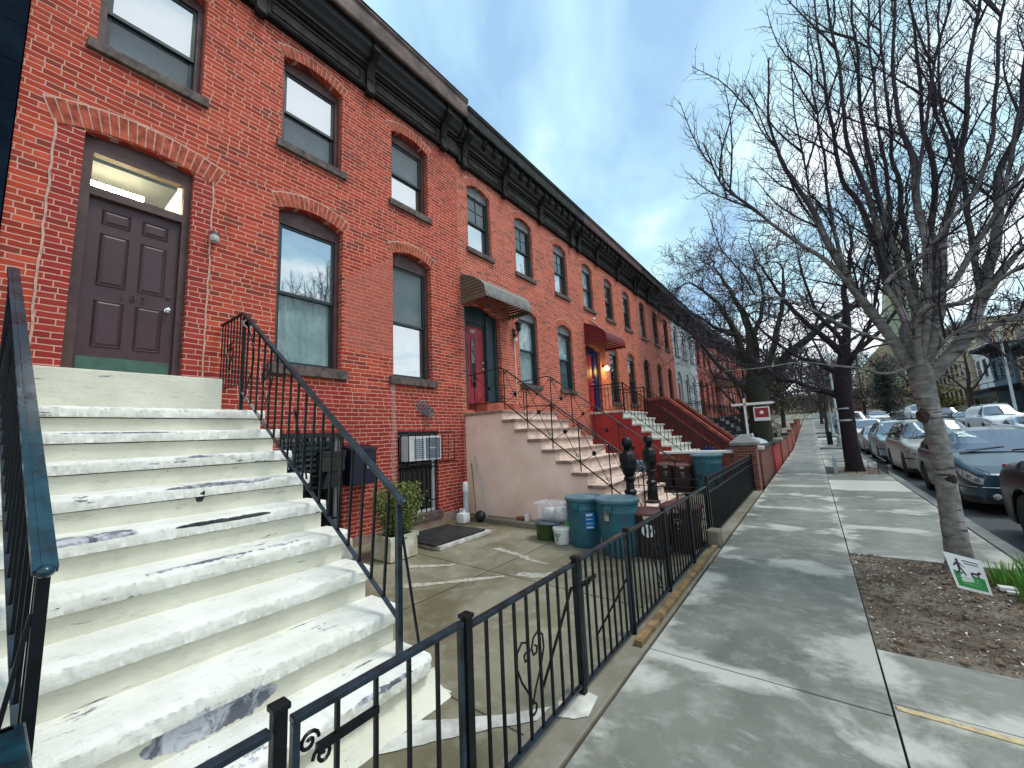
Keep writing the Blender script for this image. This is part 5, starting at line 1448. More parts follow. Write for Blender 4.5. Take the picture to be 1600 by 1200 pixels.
p = MB(); p.bbox(XF-0.018, XF+0.018, 2.44, 3.27, 0.762, 0.784, 0.004); p.box(XF-0.013,XF+0.013,2.44,2.468,0.012,0.762); p.box(XF-0.011,XF+0.011,3.25,3.27,0.012,0.762); p.box(XF-0.012,XF+0.012,2.468,3.25,0.012,0.028); p.build('frame', M['ironrail'], t)
b = MB()
for k in range(1, 8): y = 2.44+0.83*k/8; b.box(XF-0.007,XF+0.007,y-0.007,y+0.007,0.028,0.762)
b.build('pickets', M['iron'], t)
b = MB(); b.box(XF+0.0,XF+0.018,2.45,2.66,0.60,0.625); b.tube([(XF+0.02, 2.52+0.028*math.cos(a*PI/8), 0.612+0.028*math.sin(a*PI/8)) for a in range(17)], 0.006, 6); b.build('latch', M['iron'], t)
# short side fence at the left of the stoop, seen end on
t = thing('side_fence', (-1.9, 0.12, 0), 'short black fence section at the very bottom left, its wide top rail seen end on', 'fence')
p = MB(); p.bbox(-2.05, -1.40, 0.085, 0.145, 0.765, 0.80, 0.006); p.build('top_rail', M['ironteal'], t)
p = MB(); p.bbox(-2.06, -2.02, 0.075, 0.125, -0.05, 0.80, 0.004); p.bbox(-2.065,-2.03,0.06,0.08,0.68,0.79,0.004); p.build('post', M['iron'], t)
p = MB()
for k in range(4): p.bar((-1.93+0.13*k,0.115,0.05),(-1.93+0.13*k,0.115,0.77),0.014)
p.build('pickets', M['iron'], t)

# ------------------------------------------------------------------ scroll-topped fence of the second yard
def scroll_fence(a, b, zt, zb, n, label, posts=True, dense=True):
    t = thing('scroll_fence', ((a[0]+b[0])/2, (a[1]+b[1])/2, zb), label, 'fence', 'scroll-topped iron fences of the second yard')
    A = Vector((*a, 0)); B = Vector((*b, 0)); d = (B-A).normalized()
    p = MB()
    for z in (zt, zt-0.14, zb): p.bar(A+Vector((0,0,z)), B+Vector((0,0,z)), 0.026, 0.012)
    p.build('rails', M['ironrail'], t)
    q = MB(); nn = n*2 if dense else n
    for k in range(nn+1):
        c = A.lerp(B, k/nn); q.bar(c+Vector((0,0,zb)), c+Vector((0,0,zt if k % 2 == 0 else zt-0.14)), 0.013, 0.013, tuple(d))
    q.build('pickets', M['iron'], t)
    s = MB()
    for k in range(n):
        c = A.lerp(B, (k+0.5)/n)+Vector((0,0,zt+0.05))
        for sg in (-1, 1):
            pts = [c+d*sg*(0.045*(1-j/14)*math.cos(j*0.62))+Vector((0,0,0.045*(1-j/14)*math.sin(j*0.62))) for j in range(12)]
            pts = [c+d*sg*0.0+Vector((0,0,-0.05))]+pts
            s.tube(pts, 0.005, 5)
    s.build('scroll_crest', M['iron'], t)
    if posts:
        for c in (A, B): MB().bar(c+Vector((0,0,zb-0.08)), c+Vector((0,0,zt+0.10)), 0.045, 0.045, tuple(d)).build('post', M['iron'], t)
    return t
scroll_fence((-1.35,6.48), (-1.35,11.75), 0.80, 0.05, 44, 'scroll-topped blue-black fence along the pavement in front of the second yard')
scroll_fence((-1.42,7.55), (-2.95,7.62), 0.72, 0.05, 9, 'scroll-topped black fence crossing the second yard behind the brown bins', dense=False)
t = thing('fence_screen', (-1.41, 10.3, 0), 'dark blue sheet panels fixed behind the pickets of the scroll-topped pavement fence', 'screen')
p = MB(); p.bbox(-1.40, -1.385, 8.9, 11.7, 0.08, 0.66, 0.004); p.build('sheet', simple('screen_blue', (0.010,0.045,0.095), 0.5, 0.3, 3), t)

# ------------------------------------------------------------------ piers and garden walls
t = thing('brick_pier', (-1.48, 12.0, 0), 'brown brick pier with pale pyramid cap at the end of the scroll-topped fence', 'pier', 'brick gate piers')
MB().box(-1.74, -1.22, 11.78, 12.28, -0.1, 1.12).build('shaft', M['brickdark'], t)
p = MB(); p.bbox(-1.80, -1.16, 11.72, 12.34, 1.12, 1.19, 0.01)
p.add([(-1.80,11.72,1.19),(-1.16,11.72,1.19),(-1.16,12.34,1.19),(-1.80,12.34,1.19),(-1.56,11.95,1.40),(-1.40,11.95,1.40),(-1.40,12.11,1.40),(-1.56,12.11,1.40)], [(0,1,5,4),(1,2,6,5),(2,3,7,6),(3,0,4,7),(4,5,6,7)])
p.build('cap', M['kerb'], t)
t = thing('garden_wall', (-2.6, 12.1, 0), 'low brick wall with white coping running back from the pyramid-capped pier', 'wall')
MB().box(-3.6, -1.741, 11.92, 12.14, -0.1, 0.92).build('wall', M['brickgarden'], t)
MB().bbox(-3.65, -1.745, 11.87, 12.19, 0.92, 0.99, 0.01).build('coping', M['white'], t)
names = ['brick garden wall just past the pyramid-capped pier, dark cap', 'red garden wall second past the pyramid-capped pier', 'third garden wall down the pavement, dark brick', 'fourth garden wall down the pavement',
         'fifth garden wall down the pavement', 'sixth garden wall, small in the distance', 'seventh garden wall, tiny in the distance']
yy = 13.3
for i, nm in enumerate(names):
    L_ = (3.6, 3.4, 5.0, 5.2, 6, 8, 14)[i]
    t = thing('garden_wall', (-1.4, yy+L_/2, gz(yy)), nm, 'wall', 'brick garden walls along the pavement')
    z = gz(yy+L_/2); hh = (0.92, 0.86, 0.9, 1.0, 1.0, 1.0, 1.0)[i]
    MB().box(-1.52, -1.26, yy, yy+L_, z-0.6, z+hh).build('wall', M[('brickdark','redwall','brickgarden','brickgarden','brickfar','brickgarden','brickfar')[i]], t)
    MB().bbox(-1.58, -1.20, yy-0.02, yy+0.5, z+hh, z+hh+0.10, 0.015).build('cap', M['offwhite' if i % 2 == 0 else 'roof'], t)
    MB().bbox(-1.56, -1.22, yy+0.5, yy+L_, z+hh, z+hh+0.06, 0.01).build('coping', M['roof'], t)
    yy += L_+0.9
# rubbish bags on the walls
random.seed(5)
def bag(x, y, z, r, mat, label, sc=(1,1,0.75)):
    bm = bmesh.new(); bmesh.ops.create_icosphere(bm, subdivisions=4, radius=r)
    for v in bm.verts:
        n_ = noise.noise(v.co*6/r*0.15+Vector((x,y,0)))*0.18 + noise.noise(v.co*14/r*0.3)*0.06
        v.co *= 1+n_; v.co.x *= sc[0]; v.co.y *= sc[1]; v.co.z *= sc[2]
        if v.co.z < -r*sc[2]*0.6: v.co.z = -r*sc[2]*0.6
        v.co += Vector((x, y, z+r*sc[2]*0.6))
    mb = MB(); mb.bm(bm, True); mb.tube([(x,y,z+r*sc[2]*1.3),(x+0.02,y,z+r*sc[2]*1.7),(x-0.03,y+0.02,z+r*sc[2]*1.95)], [r*0.16,r*0.05,r*0.14], 7)
    return solo(mb, 'rubbish_bag', M[mat], label, 'bag', 'rubbish bags by the garden walls')
bag(-1.9, 13.1, 0.55, 0.42, 'bag_black', 'black rubbish bag heaped behind the pyramid-capped pier')
bag(-1.75, 14.8, 0.60, 0.40, 'bag_black', 'black rubbish bag behind the first dark garden wall')
bag(-1.8, 16.9, 0.62, 0.48, 'bag_white', 'white rubbish bag showing above the red garden wall')
p = MB(); p.bbox(-2.1, -1.6, 12.9, 17.6, 0.0, 0.6, 0.02); solo(p, 'refuse_bin', M['plastic_grey'], 'long dark bin carrying the rubbish bags behind the garden walls', 'bin')

# for-sale sign post
t = thing('sale_sign', (-1.92, 16.8, 0), 'white post with crossarm carrying a small hanging red sign board', 'sign')
p = MB(); p.bbox(-1.955, -1.885, 16.765, 16.835, 0.0, 2.62, 0.005); p.build('post', M['white'], t)
p = MB(); p.bbox(-2.35, -1.05, 16.765, 16.835, 2.36, 2.45, 0.005); p.prism([(-1.06,2.36),(-0.96,2.405),(-1.06,2.45)], 'y', 16.77, 16.83); p.build('arm', M['white'], t)
p = MB(); p.bbox(-1.66, -1.16, 16.79, 16.81, 1.78, 2.28, 0.003); b_ = p.build('board', M['white'], t)
p = MB(); p.box(-1.62, -1.20, 16.782, 16.789, 1.90, 2.24); p.build('red_panel', M['signred'], b_)
p = MB(); p.lathe((-1.41, 16.779, 2.08), [(0,0),(0.07,0),(0.07,0.003),(0,0.003)], 6, False, 'y'); p.build('emblem', M['white'], b_)
p = MB(); p.tube([(-1.6,16.8,2.28),(-1.6,16.8,2.36)],0.005,4); p.tube([(-1.22,16.8,2.28),(-1.22,16.8,2.36)],0.005,4); p.build('hook', M['chrome'], b_)
# ------------------------------------------------------------------ bins, buckets, planter ...
def yz(x): return -0.085*(min(x,-1.46)+6)/4.54
def round_bin(x, y, z, r, h, label, mat='plastic_teal', lid='plastic_tealrim', tagc=None, rot=0, detail=True):
    t = thing('round_bin', (x, y, z), label, 'bin', 'teal plastic dustbins')
    b = MB(); r0 = r*0.82
    prof = [(0.0,0.0),(r0-0.01,0.0),(r0,0.02)]+[(r0+(r-r0)*k/6*0.9, 0.02+(h*0.78-0.02)*k/6) for k in range(1,7)]+[(r*1.0,h*0.785),(r*1.0,h*0.80),(r*0.985,h*0.81),(r*1.01,h*0.93),(r*1.05,h*0.94),(r*1.06,h*0.985),(r*1.03,h*0.995),(r*0.98,h*0.97),(0.02,h*0.965)]
    b.lathe((x,y,z), prof, 36); b.build('body', M[mat], t)
    for s_ in (-1, 1):
        a = rot+s_*PI/2; cx, cy = x+math.cos(a)*r*1.0, y+math.sin(a)*r*1.0
        hb = MB(); hb.bbox(cx-0.05, cx+0.05, cy-0.05, cy+0.05, z+h*0.80, z+h*0.93, 0.015); hb.build('handle', M[mat], t)
    if lid:
        l = MB(); l.lathe((x,y,z+h*0.985), [(r*1.07,-0.01),(r*1.085,0.0),(r*1.08,0.025),(r*0.98,0.035),(r*0.9,0.02),(r*0.5,0.025),(r*0.2,0.045),(0.0,0.05)], 36); l.build('lid', M[lid], t)
    return t
t = round_bin(-2.93, 5.60, yz(-2.93), 0.265, 0.70, 'teal round dustbin with blue sticker, left of the pair behind the black fence')
# curved sticker
def sticker(t, x, y, z, r, a0, a1, z0, z1, mat, nm):
    s = MB(); n = 8; vs = []
    for k in range(n+1):
        a = a0+(a1-a0)*k/n
        for zz, rr in ((z0, r), (z1, r+0.006)): vs.append((x+math.cos(a)*rr, y+math.sin(a)*rr, z+zz))
    s.add(vs, [(2*k,2*k+2,2*k+3,2*k+1) for k in range(n)], True); return s.build(nm, M[mat], t, fix=False)
sa = -0.78
sk = sticker(t, -2.93, 5.60, yz(-2.93), 0.262, sa-0.28, sa+0.28, 0.28, 0.52, 'label_blue', 'sticker')
s = MB()
for k, (a, b) in enumerate(((0.30,0.32),(0.36,0.37),(0.42,0.43),(0.47,0.50))):
    n=6; vs=[]
    for q in range(n+1):
        an = sa-0.22+0.36*q/n
        for zz in (a,b): vs.append((-2.93+math.cos(an)*0.270, 5.60+math.sin(an)*0.270, yz(-2.93)+zz))
    s.add(vs, [(2*q,2*q+2,2*q+3,2*q+1) for q in range(n)], True)
s.build('print', M['white'], sk, fix=False)
t = round_bin(-2.33, 5.45, yz(-2.33), 0.285, 0.74, 'teal round dustbin with two cardboard tags on its rim, right of the pair')
for k, (z0, z1) in enumerate(((0.575,0.66),(0.49,0.565))):
    sticker(t, -2.33, 5.45, yz(-2.33), 0.297, -1.80, -1.58, z0, z1, 'labelcard', 'tag')

def square_bin(x, y, z, rot, label, txt=None, circ=False, w=0.24, d=0.22, h=0.62, face=(0,-1)):
    t = thing('wheeled_bin', (x, y, z), label, 'bin', 'dark brown compost bins')
    def rr(w0, d0, zz, n=20):
        out_ = []
        for k in range(n):
            a = 2*PI*k/n+PI/n; c_, s_ = math.cos(a), math.sin(a)
            e = 0.45
            px = w0*abs(c_)**e*(1 if c_ > 0 else -1); py = d0*abs(s_)**e*(1 if s_ > 0 else -1)
            out_.append((x+px*math.cos(rot)-py*math.sin(rot), y+px*math.sin(rot)+py*math.cos(rot), z+zz))
        return out_
    levels = [(0.80,0.0),(0.82,0.02),(0.98,h*0.84),(1.0,h*0.86),(1.05,h*0.87),(1.05,h*0.91)]
    vs = []; n = 20
    for s_, zz in levels: vs += rr(w*s_, d*s_, zz)
    b = MB(); b.add(vs, [(j*n+k, j*n+(k+1)%n, (j+1)*n+(k+1)%n, (j+1)*n+k) for j in range(len(levels)-1) for k in range(n)], True)
    b.add(vs[:n], [tuple(range(n))]); b.add(vs[-n:], [tuple(range(n))]); b.build('body', M['plastic_brown'], t)
    vs = []
    for s_, zz in ((1.08,0.905*h),(1.08,0.94*h),(1.0,0.965*h),(0.85,0.985*h),(0.5,1.0*h)): vs += rr(w*s_, d*s_, zz)
    b = MB(); b.add(vs, [(j*n+k, j*n+(k+1)%n, (j+1)*n+(k+1)%n, (j+1)*n+k) for j in range(4) for k in range(n)], True); b.add(vs[-n:], [tuple(range(n))]); b.add(vs[:n], [tuple(range(n))])
    b.build('lid', M['plastic_lid'], t)
    R2 = Matrix.Rotation(rot, 3, 'Z'); O = Vector((x, y, z))
    def L(a, b_, c_): return O+R2@Vector((a, b_, c_))
    b = MB(); b.tube([L(-0.10,d*0.9,h*0.93), L(-0.10,d*1.0,h*1.10), L(0.10,d*1.0,h*1.10), L(0.10,d*0.9,h*0.93)], 0.016, 7); b.build('handle', M['plastic_lid'], t)
    b = MB(); b.add([L(-0.05,-d*1.10,h*0.83), L(0.05,-d*1.10,h*0.83), L(0.05,-d*1.10,h*0.90), L(-0.05,-d*1.10,h*0.90)], [(0,1,2,3)]); b.build('latch_label', M['labelcard'], t)
    fx = -d*0.955-0.004
    if circ:
        b = MB(); c_ = [L(0.085*math.cos(a*PI/12), -d*0.935-0.008+0.0*a, h*0.58+0.085*math.sin(a*PI/12)) for a in range(24)]
        b.add(c_, [tuple(range(24))]); b.build('round_sticker', M['white'], t)
        b = MB(); text_mb(b, '19', 0.10, L(0.0, -d*0.945-0.012, h*0.58), R2@Vector((1,0,0)), (0,0,1), 0.004); b.build('number', M['blackprint'], t)
    if txt:
        b = MB(); text_mb(b, txt, 0.075, L(0.0, -d*0.945-0.012, h*0.66), R2@Vector((1,0,0)), (0,0,1), 0.004)
        text_mb(b, 'C', 0.10, L(0.01, -d*0.935-0.010, h*0.55), R2@Vector((1,0,0)), (0,0,1), 0.004)
        b.build('number', M['offwhite'], t)
    for s_ in (-1, 1):
        b = MB(); c_ = L(s_*w*0.85, d*0.7, 0.06); b.ball(c_, 0.06, 6, (0.5,1,1)); b.build('wheel', M['trimblack'], t)
    return t
square_bin(-1.93, 5.62, yz(-1.93), 0.12, 'dark brown lidded bin with round white 19 sticker behind the black fence', circ=True)
square_bin(-1.63, 6.05, yz(-1.6), -0.05, 'dark brown lidded bin with white numbers 1221, at the fence corner', txt='1221', h=0.66, w=0.25)
square_bin(-3.42, 11.6, -0.03, 0.2, 'left one of two small brown bins in front of the red-walled stoop', txt='191', h=0.74, w=0.25, d=0.25)
square_bin(-2.95, 11.45, -0.04, 0.2, 'right one of two small brown bins in front of the red-walled stoop', txt='191', h=0.74, w=0.25, d=0.25)
round_bin(-4.15, 11.6, -0.03, 0.30, 0.76, 'pale teal dustbin at the foot of the red painted wall', mat='plastic_tealrim')
round_bin(-2.35, 11.55, -0.05, 0.37, 0.95, 'large teal dustbin next to the pyramid-capped pier', lid='plastic_tealrim')
p = MB(); p.bbox(-5.1, -4.55, 11.9, 12.3, -0.02, 0.72, 0.02); solo(p, 'storage_box', M['plastic_tealrim'], 'pale blue plastic box against the red painted wall, left of the teal dustbin', 'box')
p = MB(); p.bbox(-2.75, -2.2, 14.9, 15.5, 0.0, 0.85, 0.03); solo(p, 'refuse_bin', M['leafdark'], 'dark green bin behind the white-coped garden wall', 'bin')
p = MB(); p.bbox(-3.1, -2.8, 15.0, 15.3, 0.0, 0.95, 0.02); solo(p, 'refuse_bin', simple('blue_bin',(0.01,0.02,0.20),0.5), 'blue bin beside the dark green bin behind the white-coped wall', 'bin')

# clear tote with white bags on top of small containers
x, y, z = -3.62, 5.62, yz(-3.6)
t = thing('bucket', (x, y, z), 'squat olive green tub with grey lid under the clear storage box', 'tub')
b = MB(); b.lathe((x,y,z), [(0,0),(0.165,0),(0.175,0.02),(0.20,0.24),(0.205,0.26)], 28); b.build('body', M['plastic_green'], t)
b = MB(); b.lathe((x+0.05,y,z+0.26), [(0.0,0.0),(0.25,0.0),(0.26,0.015),(0.24,0.03),(0.0,0.04)], 28); b.build('lid', M['plastic_grey'], t)
x2, y2 = -3.27, 5.47
t = thing('bucket', (x2, y2, z), 'small white bucket with green printing between the olive tub and the clear bin', 'bucket')
b = MB(); b.lathe((x2,y2,z), [(0,0),(0.105,0),(0.112,0.01),(0.130,0.20),(0.138,0.205),(0.138,0.24),(0.128,0.25),(0.0,0.245)], 26); b.build('body', M['white'], t)
b = MB(); pr = simple('bucket_print_teal', (0.01,0.22,0.22), 0.5)
for (a0_, a1_, z0_, z1_) in ((-2.2,-1.15,0.15,0.165),(-2.0,-1.3,0.125,0.14),(-1.75,-1.55,0.07,0.12),(-1.9,-1.6,0.05,0.065)):
    n = 6; vs = []
    for q in range(n+1):
        an = a0_+(a1_-a0_)*q/n
        for zz in (z0_, z1_): vs.append((x2+math.cos(an)*(0.1135+0.018*zz/0.2), y2+math.sin(an)*(0.1135+0.018*zz/0.2), z+zz))
    b.add(vs, [(2*q,2*q+2,2*q+3,2*q+1) for q in range(n)], True)
b.build('print', pr, t, fix=False)
x3, y3 = -3.10, 5.66
t = thing('bin', (x3, y3, z), 'slim clear plastic bin with bright green rim, left of the teal dustbins', 'bin')
b = MB(); b.bbox(x3-0.11, x3+0.11, y3-0.12, y3+0.12, z, z+0.24, 0.03); b.build('body', M['plastic_grey'] if False else simple('cloudy_clear_plastic',(0.36,0.40,0.46),0.35), t)
b = MB(); b.bbox(x3-0.125, x3+0.125, y3-0.135, y3+0.135, z+0.24, z+0.35, 0.02); b.build('rim', simple('bright_green_plastic',(0.03,0.30,0.05),0.45), t)
t = thing('storage_box', (-3.45, 5.63, z+0.31), 'translucent storage box stuffed with white bags, on top of the tub and the slim bin', 'box')
m_ = bpy.data.materials.new('clear_plastic'); m_.use_nodes = True; nt = m_.node_tree; nt.nodes.clear(); g = G(nt)
out = g.n('OutputMaterial'); tr = g.n('BsdfTransparent'); gl = g.n('BsdfPrincipled'); gl.inputs['Base Color'].default_value = (0.75,0.78,0.82,1); gl.inputs['Roughness'].default_value = 0.25
mx = g.n('MixShader'); mx.inputs[0].default_value = 0.26; nt.links.new(tr.outputs[0], mx.inputs[1]); nt.links.new(gl.outputs[0], mx.inputs[2]); nt.links.new(mx.outputs[0], out.inputs[0])
bm = bmesh.new(); bmesh.ops.create_cube(bm, size=1)
for v in bm.verts: v.co = Vector((-3.45+v.co.x*(0.56 if v.co.z > 0 else 0.50), 5.63+v.co.y*(0.36 if v.co.z > 0 else 0.31), z+0.445+v.co.z*0.27))
bmesh.ops.bevel(bm, geom=bm.edges[:], offset=0.03, segments=3, affect='EDGES')
b = MB(); b.bm(bm, True); b.build('shell', m_, t)
b = MB(); b.tube([(-3.74,5.44,z+0.575),(-3.16,5.44,z+0.575),(-3.16,5.82,z+0.575),(-3.74,5.82,z+0.575),(-3.74,5.44,z+0.575)], 0.014, 6); b.build('rim', m_, t)
bag(-3.55, 5.63, z+0.34, 0.13, 'bag_white', 'crumpled white bag in the left half of the clear storage box', (1.1,0.9,0.8))
bag(-3.33, 5.62, z+0.34, 0.14, 'bag_white', 'crumpled white bag in the right half of the clear storage box', (1.1,0.9,0.85))

# small cup and brick on the ledge
b = MB(); b.lathe((-4.38,6.12,0.07), [(0,0),(0.045,0),(0.052,0.10),(0.055,0.11),(0.0,0.112)], 16); solo(b, 'tub', M['white'], 'small white plastic cup standing on the ledge below the pink stucco', 'cup')
b = MB(); b.bbox(-4.60,-4.46,6.08,6.18,0.07,0.13,0.005); solo(b, 'brick', M['brickgarden'], 'loose red brick beside the small white cup', 'brick')

# pipe, jug and rods in the corner
t = thing('drain_pipe', (-5.75, 5.98, 0), 'upright pale drain pipe with white elbow cap in the corner by the pink stoop', 'pipe')
b = MB(); b.lathe((-5.78,5.98,0.12), [(0.052,0),(0.052,0.46)], 16); b.build('pipe', simple('pipe_pale_blue',(0.50,0.56,0.60),0.5), t)
b = MB(); b.lathe((-5.78,5.98,0.56), [(0.062,0),(0.062,0.10),(0.058,0.16),(0.03,0.19),(0.0,0.19)], 16); b.build('cap', M['white'], t)
b = MB(); b.bbox(-5.72,-5.50,5.62,5.82,0.0,0.20,0.06); b.lathe((-5.61,5.72,0.19),[(0.03,0),(0.03,0.05),(0.0,0.055)],10); b.tube([(-5.70,5.72,0.17),(-5.68,5.72,0.26),(-5.58,5.72,0.26),(-5.56,5.72,0.18)],0.014,7)
solo(b, 'jug', M['white'], 'squat white plastic jug on the ground before the drain pipe', 'jug')
b = MB(); b.ball((-5.40,5.98,0.10), 0.12, 8, (1,0.8,0.9)); solo(b, 'bundle', M['bag_black'], 'dark netted bundle between the white jug and the pink wall', 'bundle')
for (a_, b_, lab, mt) in (((-5.72,6.22,1.25),(-5.28,6.05,0.06),'pale thin rod leaning on the pink stoop, the one with lighter foot','galv'), ((-5.80,6.20,1.10),(-5.42,5.90,0.06),'greenish thin rod leaning in the corner by the pink stoop','leafyew')):
    b = MB(); b.tube([a_, b_], 0.012, 7); solo(b, 'rod', M[mt], lab, 'rod')

# doormat platform: rubber mat on a white-edged frame
t = thing('cellar_hatch', (-5.1, 4.9, 0), 'low white-edged cellar hatch frame on the yard floor', 'hatch')
b = MB(); b.bbox(-5.60,-4.62,4.20,5.40,-0.02,0.035,0.006); b.build('frame', M['offwhite'], t)
b = MB(); b.bbox(-5.58,-4.64,4.22,5.38,-0.03,0.0,0.004); b.build('base', M['trimblack'], t)
b = MB(); b.bbox(-5.62,-4.68,4.16,5.30,0.036,0.068,0.008); solo(b, 'rubber_mat', M['rubber'], 'black rubber mat lying on the white-edged cellar hatch', 'mat')

# planter with shrub
t = thing('planter_box', (-4.98, 3.68, 0), 'stained white square planter box beside the cream stoop', 'planter')
b = MB()
for (xa, xb_, ya, yb_) in ((-5.20,-4.76,3.44,3.48),(-5.20,-4.76,3.86,3.90),(-5.20,-5.16,3.48,3.86),(-4.80,-4.76,3.48,3.86)): b.bbox(xa,xb_,ya,yb_,-0.01,0.31,0.006)
for (xa, xb_, ya, yb_) in ((-5.215,-4.745,3.425,3.455),(-5.215,-4.745,3.885,3.915)): b.bbox(xa,xb_,ya,yb_,0.255,0.315,0.005)
b.build('box', M['planter'], t)
b = MB(); b.box(-5.16,-4.80,3.48,3.86,0.0,0.28); b.build('soil', M['soil'], t)
random.seed(21)
def shrub(c, rx, ry, h, n, label, mat='leafyew', leaf=0.045, cat='shrub', name='shrub'):
    t = thing(name, c, label, cat)
    st_ = MB(); tips = []
    for k in range(26):
        a = random.uniform(0, 2*PI); r = random.random()**0.5; hh = h*random.uniform(0.5, 1.0)
        tip = Vector((c[0]+rx*r*math.cos(a), c[1]+ry*r*math.sin(a), c[2]+hh)); base_ = Vector((c[0]+0.03*math.cos(a), c[1]+0.03*math.sin(a), c[2]))
        mid = base_.lerp(tip, 0.5)+Vector((rx*0.15*math.cos(a), ry*0.15*math.sin(a), 0))
        st_.tube([base_, mid, tip], [0.008,0.005,0.002], 4, False); tips.append((base_, mid, tip))
    st_.build('stems', M['bark3'], t)
    lf = [MB(), MB()]
    for k in range(n):
        b0, m0, t0 = random.choice(tips); f = random.uniform(0.15, 1.05)
        p_ = b0.lerp(m0, f*2) if f < 0.5 else m0.lerp(t0, (f-0.5)*2)
        p_ = p_+Vector((random.gauss(0, rx*0.18), random.gauss(0, ry*0.18), random.gauss(0, h*0.05)))
        d = Vector((random.gauss(0,1), random.gauss(0,1), random.gauss(0.5,0.8))).normalized(); s_ = d.cross(Vector((random.gauss(0,1),random.gauss(0,1),random.gauss(0,1)))).normalized()
        L_ = leaf*random.uniform(0.7, 1.5); w_ = L_*0.22
        lf[k % 2].add([p_, p_+d*L_*0.5+s_*w_, p_+d*L_, p_+d*L_*0.5-s_*w_], [(0,1,2,3)])
    lf[0].build('foliage', M[mat], t, fix=False); lf[1].build('foliage', M[mat], t, fix=False)
    return t
shrub((-4.98,3.68,0.26), 0.33, 0.33, 0.74, 6500, 'yellow-green leafy shrub growing in the white planter box')
b = MB(); b.bbox(-5.5,-5.26,2.95,3.2,0,0.33,0.05); solo(b, 'sack', M['offwhite'], 'speckled pale sack standing between the cream stoop and the planter', 'sack')

# lawn sign with man walking a dog, tilted in the soil
t = thing('lawn_sign', (0.98, 5.52, 0.0), 'small white and green yard sign with a walking man and dog, stuck in the soil', 'sign')
A = Vector((0.885,5.50,0.045)); B = Vector((1.10,5.53,0.0)); Cc = Vector((1.075,5.58,0.285)); D_ = Vector((0.84,5.56,0.345))
def S(u, v, o_=0.0):
    p_ = (A*(1-u)+B*u)*(1-v)+(D_*(1-u)+Cc*u)*v
    n_ = (B-A).cross(D_-A).normalized(); return p_+n_*o_
b = MB(); b.add([S(0,0,-0.003),S(1,0,-0.003),S(1,1,-0.003),S(0,1,-0.003),S(0,0,0.002),S(1,0,0.002),S(1,1,0.002),S(0,1,0.002)], [(0,1,2,3),(4,5,6,7),(0,1,5,4),(1,2,6,5),(2,3,7,6),(3,0,4,7)]); bd = b.build('board', M['white'], t)
b = MB(); b.add([S(0.08,0.08,0.004),S(0.92,0.08,0.004),S(0.92,0.44,0.004),S(0.6,0.47,0.004),S(0.08,0.52,0.004)], [(0,1,2,3,4)]); b.build('green_field', M['greenprint'], bd, fix=False)
b = MB()
def blob(pts): b.add([S(u, v, 0.006) for u, v in pts], [tuple(range(len(pts)))])
blob([(0.26,0.84),(0.29,0.88),(0.33,0.87),(0.34,0.83),(0.31,0.80),(0.27,0.80)])
blob([(0.20,0.89),(0.38,0.86),(0.38,0.88),(0.30,0.93),(0.24,0.92)]) if False else None
blob([(0.24,0.79),(0.33,0.80),(0.34,0.64),(0.26,0.62)])
blob([(0.26,0.64),(0.33,0.64),(0.28,0.50),(0.16,0.42),(0.15,0.46),(0.24,0.52)])
blob([(0.28,0.65),(0.34,0.65),(0.41,0.50),(0.44,0.42),(0.40,0.42),(0.36,0.50)])
blob([(0.24,0.77),(0.25,0.72),(0.17,0.64),(0.13,0.66)])
blob([(0.33,0.78),(0.34,0.73),(0.45,0.64),(0.44,0.68)])
blob([(0.58,0.56),(0.76,0.56),(0.80,0.62),(0.88,0.61),(0.86,0.56),(0.80,0.53),(0.79,0.42),(0.76,0.42),(0.75,0.50),(0.62,0.50),(0.60,0.41),(0.57,0.41),(0.57,0.50)])
b.build('silhouettes', M['blackprint'], bd, fix=False)
b = MB(); 
for (u0, u1, v0, v1) in ((0.45,0.88,0.84,0.875),(0.48,0.86,0.77,0.80)): b.add([S(u0,v0,0.006),S(u1,v0,0.006),S(u1,v1,0.006),S(u0,v1,0.006)], [(0,1,2,3)])
b.build('faint_lettering', M['acgrille'], bd, fix=False)
b = MB()
for (u0, u1, v0, v1) in ((0.2,0.75,0.34,0.36),(0.2,0.8,0.26,0.28),(0.25,0.7,0.18,0.20)): b.add([S(u0,v0,0.006),S(u1,v0,0.006),S(u1,v1,0.006),S(u0,v1,0.006)], [(0,1,2,3)])
b.build('pale_lettering', simple('print_pale_green',(0.25,0.5,0.25),0.6), bd, fix=False)
b = MB()
for u in (0.15, 0.85):
    q = S(u, 0, -0.008); b.tube([q-Vector((0,0,0.07)), S(u,0.9,-0.008)], 0.004, 5)
b.build('stake', M['galv'], t)

# daffodil clump at the right edge
random.seed(31)
def grassclump(c, n, h, label, spread=0.12, mat='leafgreen', arch=0.35):
    t = thing('leafy_clump', c, label, 'plant', 'green bulb plants in the tree pit')
    b = MB()
    for k in range(n):
        a = random.uniform(0, 2*PI); r = random.random()*spread; L_ = h*random.uniform(0.6, 1.1); q = random.uniform(0.1, arch)
        p0 = Vector((c[0]+r*math.cos(a), c[1]+r*math.sin(a), c[2])); d = Vector((math.cos(a), math.sin(a), 0)); s_ = Vector((-d.y, d.x, 0))*0.007
        pts = [p0+d*(L_*q*(f**2))+Vector((0,0,L_*f*(1-0.25*q*f))) for f in (0, 0.35, 0.7, 1.0)]; vs = []
        for i, p_ in enumerate(pts):
            w_ = (1, 1.1, 0.8, 0.1)[i]; vs += [p_-s_*w_, p_+s_*w_]
        b.add(vs, [(0,1,3,2),(2,3,5,4),(4,5,7,6)], True)
    b.build('leaves', M[mat], t, fix=False)
grassclump((1.36,5.58,-0.02), 70, 0.30, 'tall green bulb leaves at the right edge of the near soil bed')
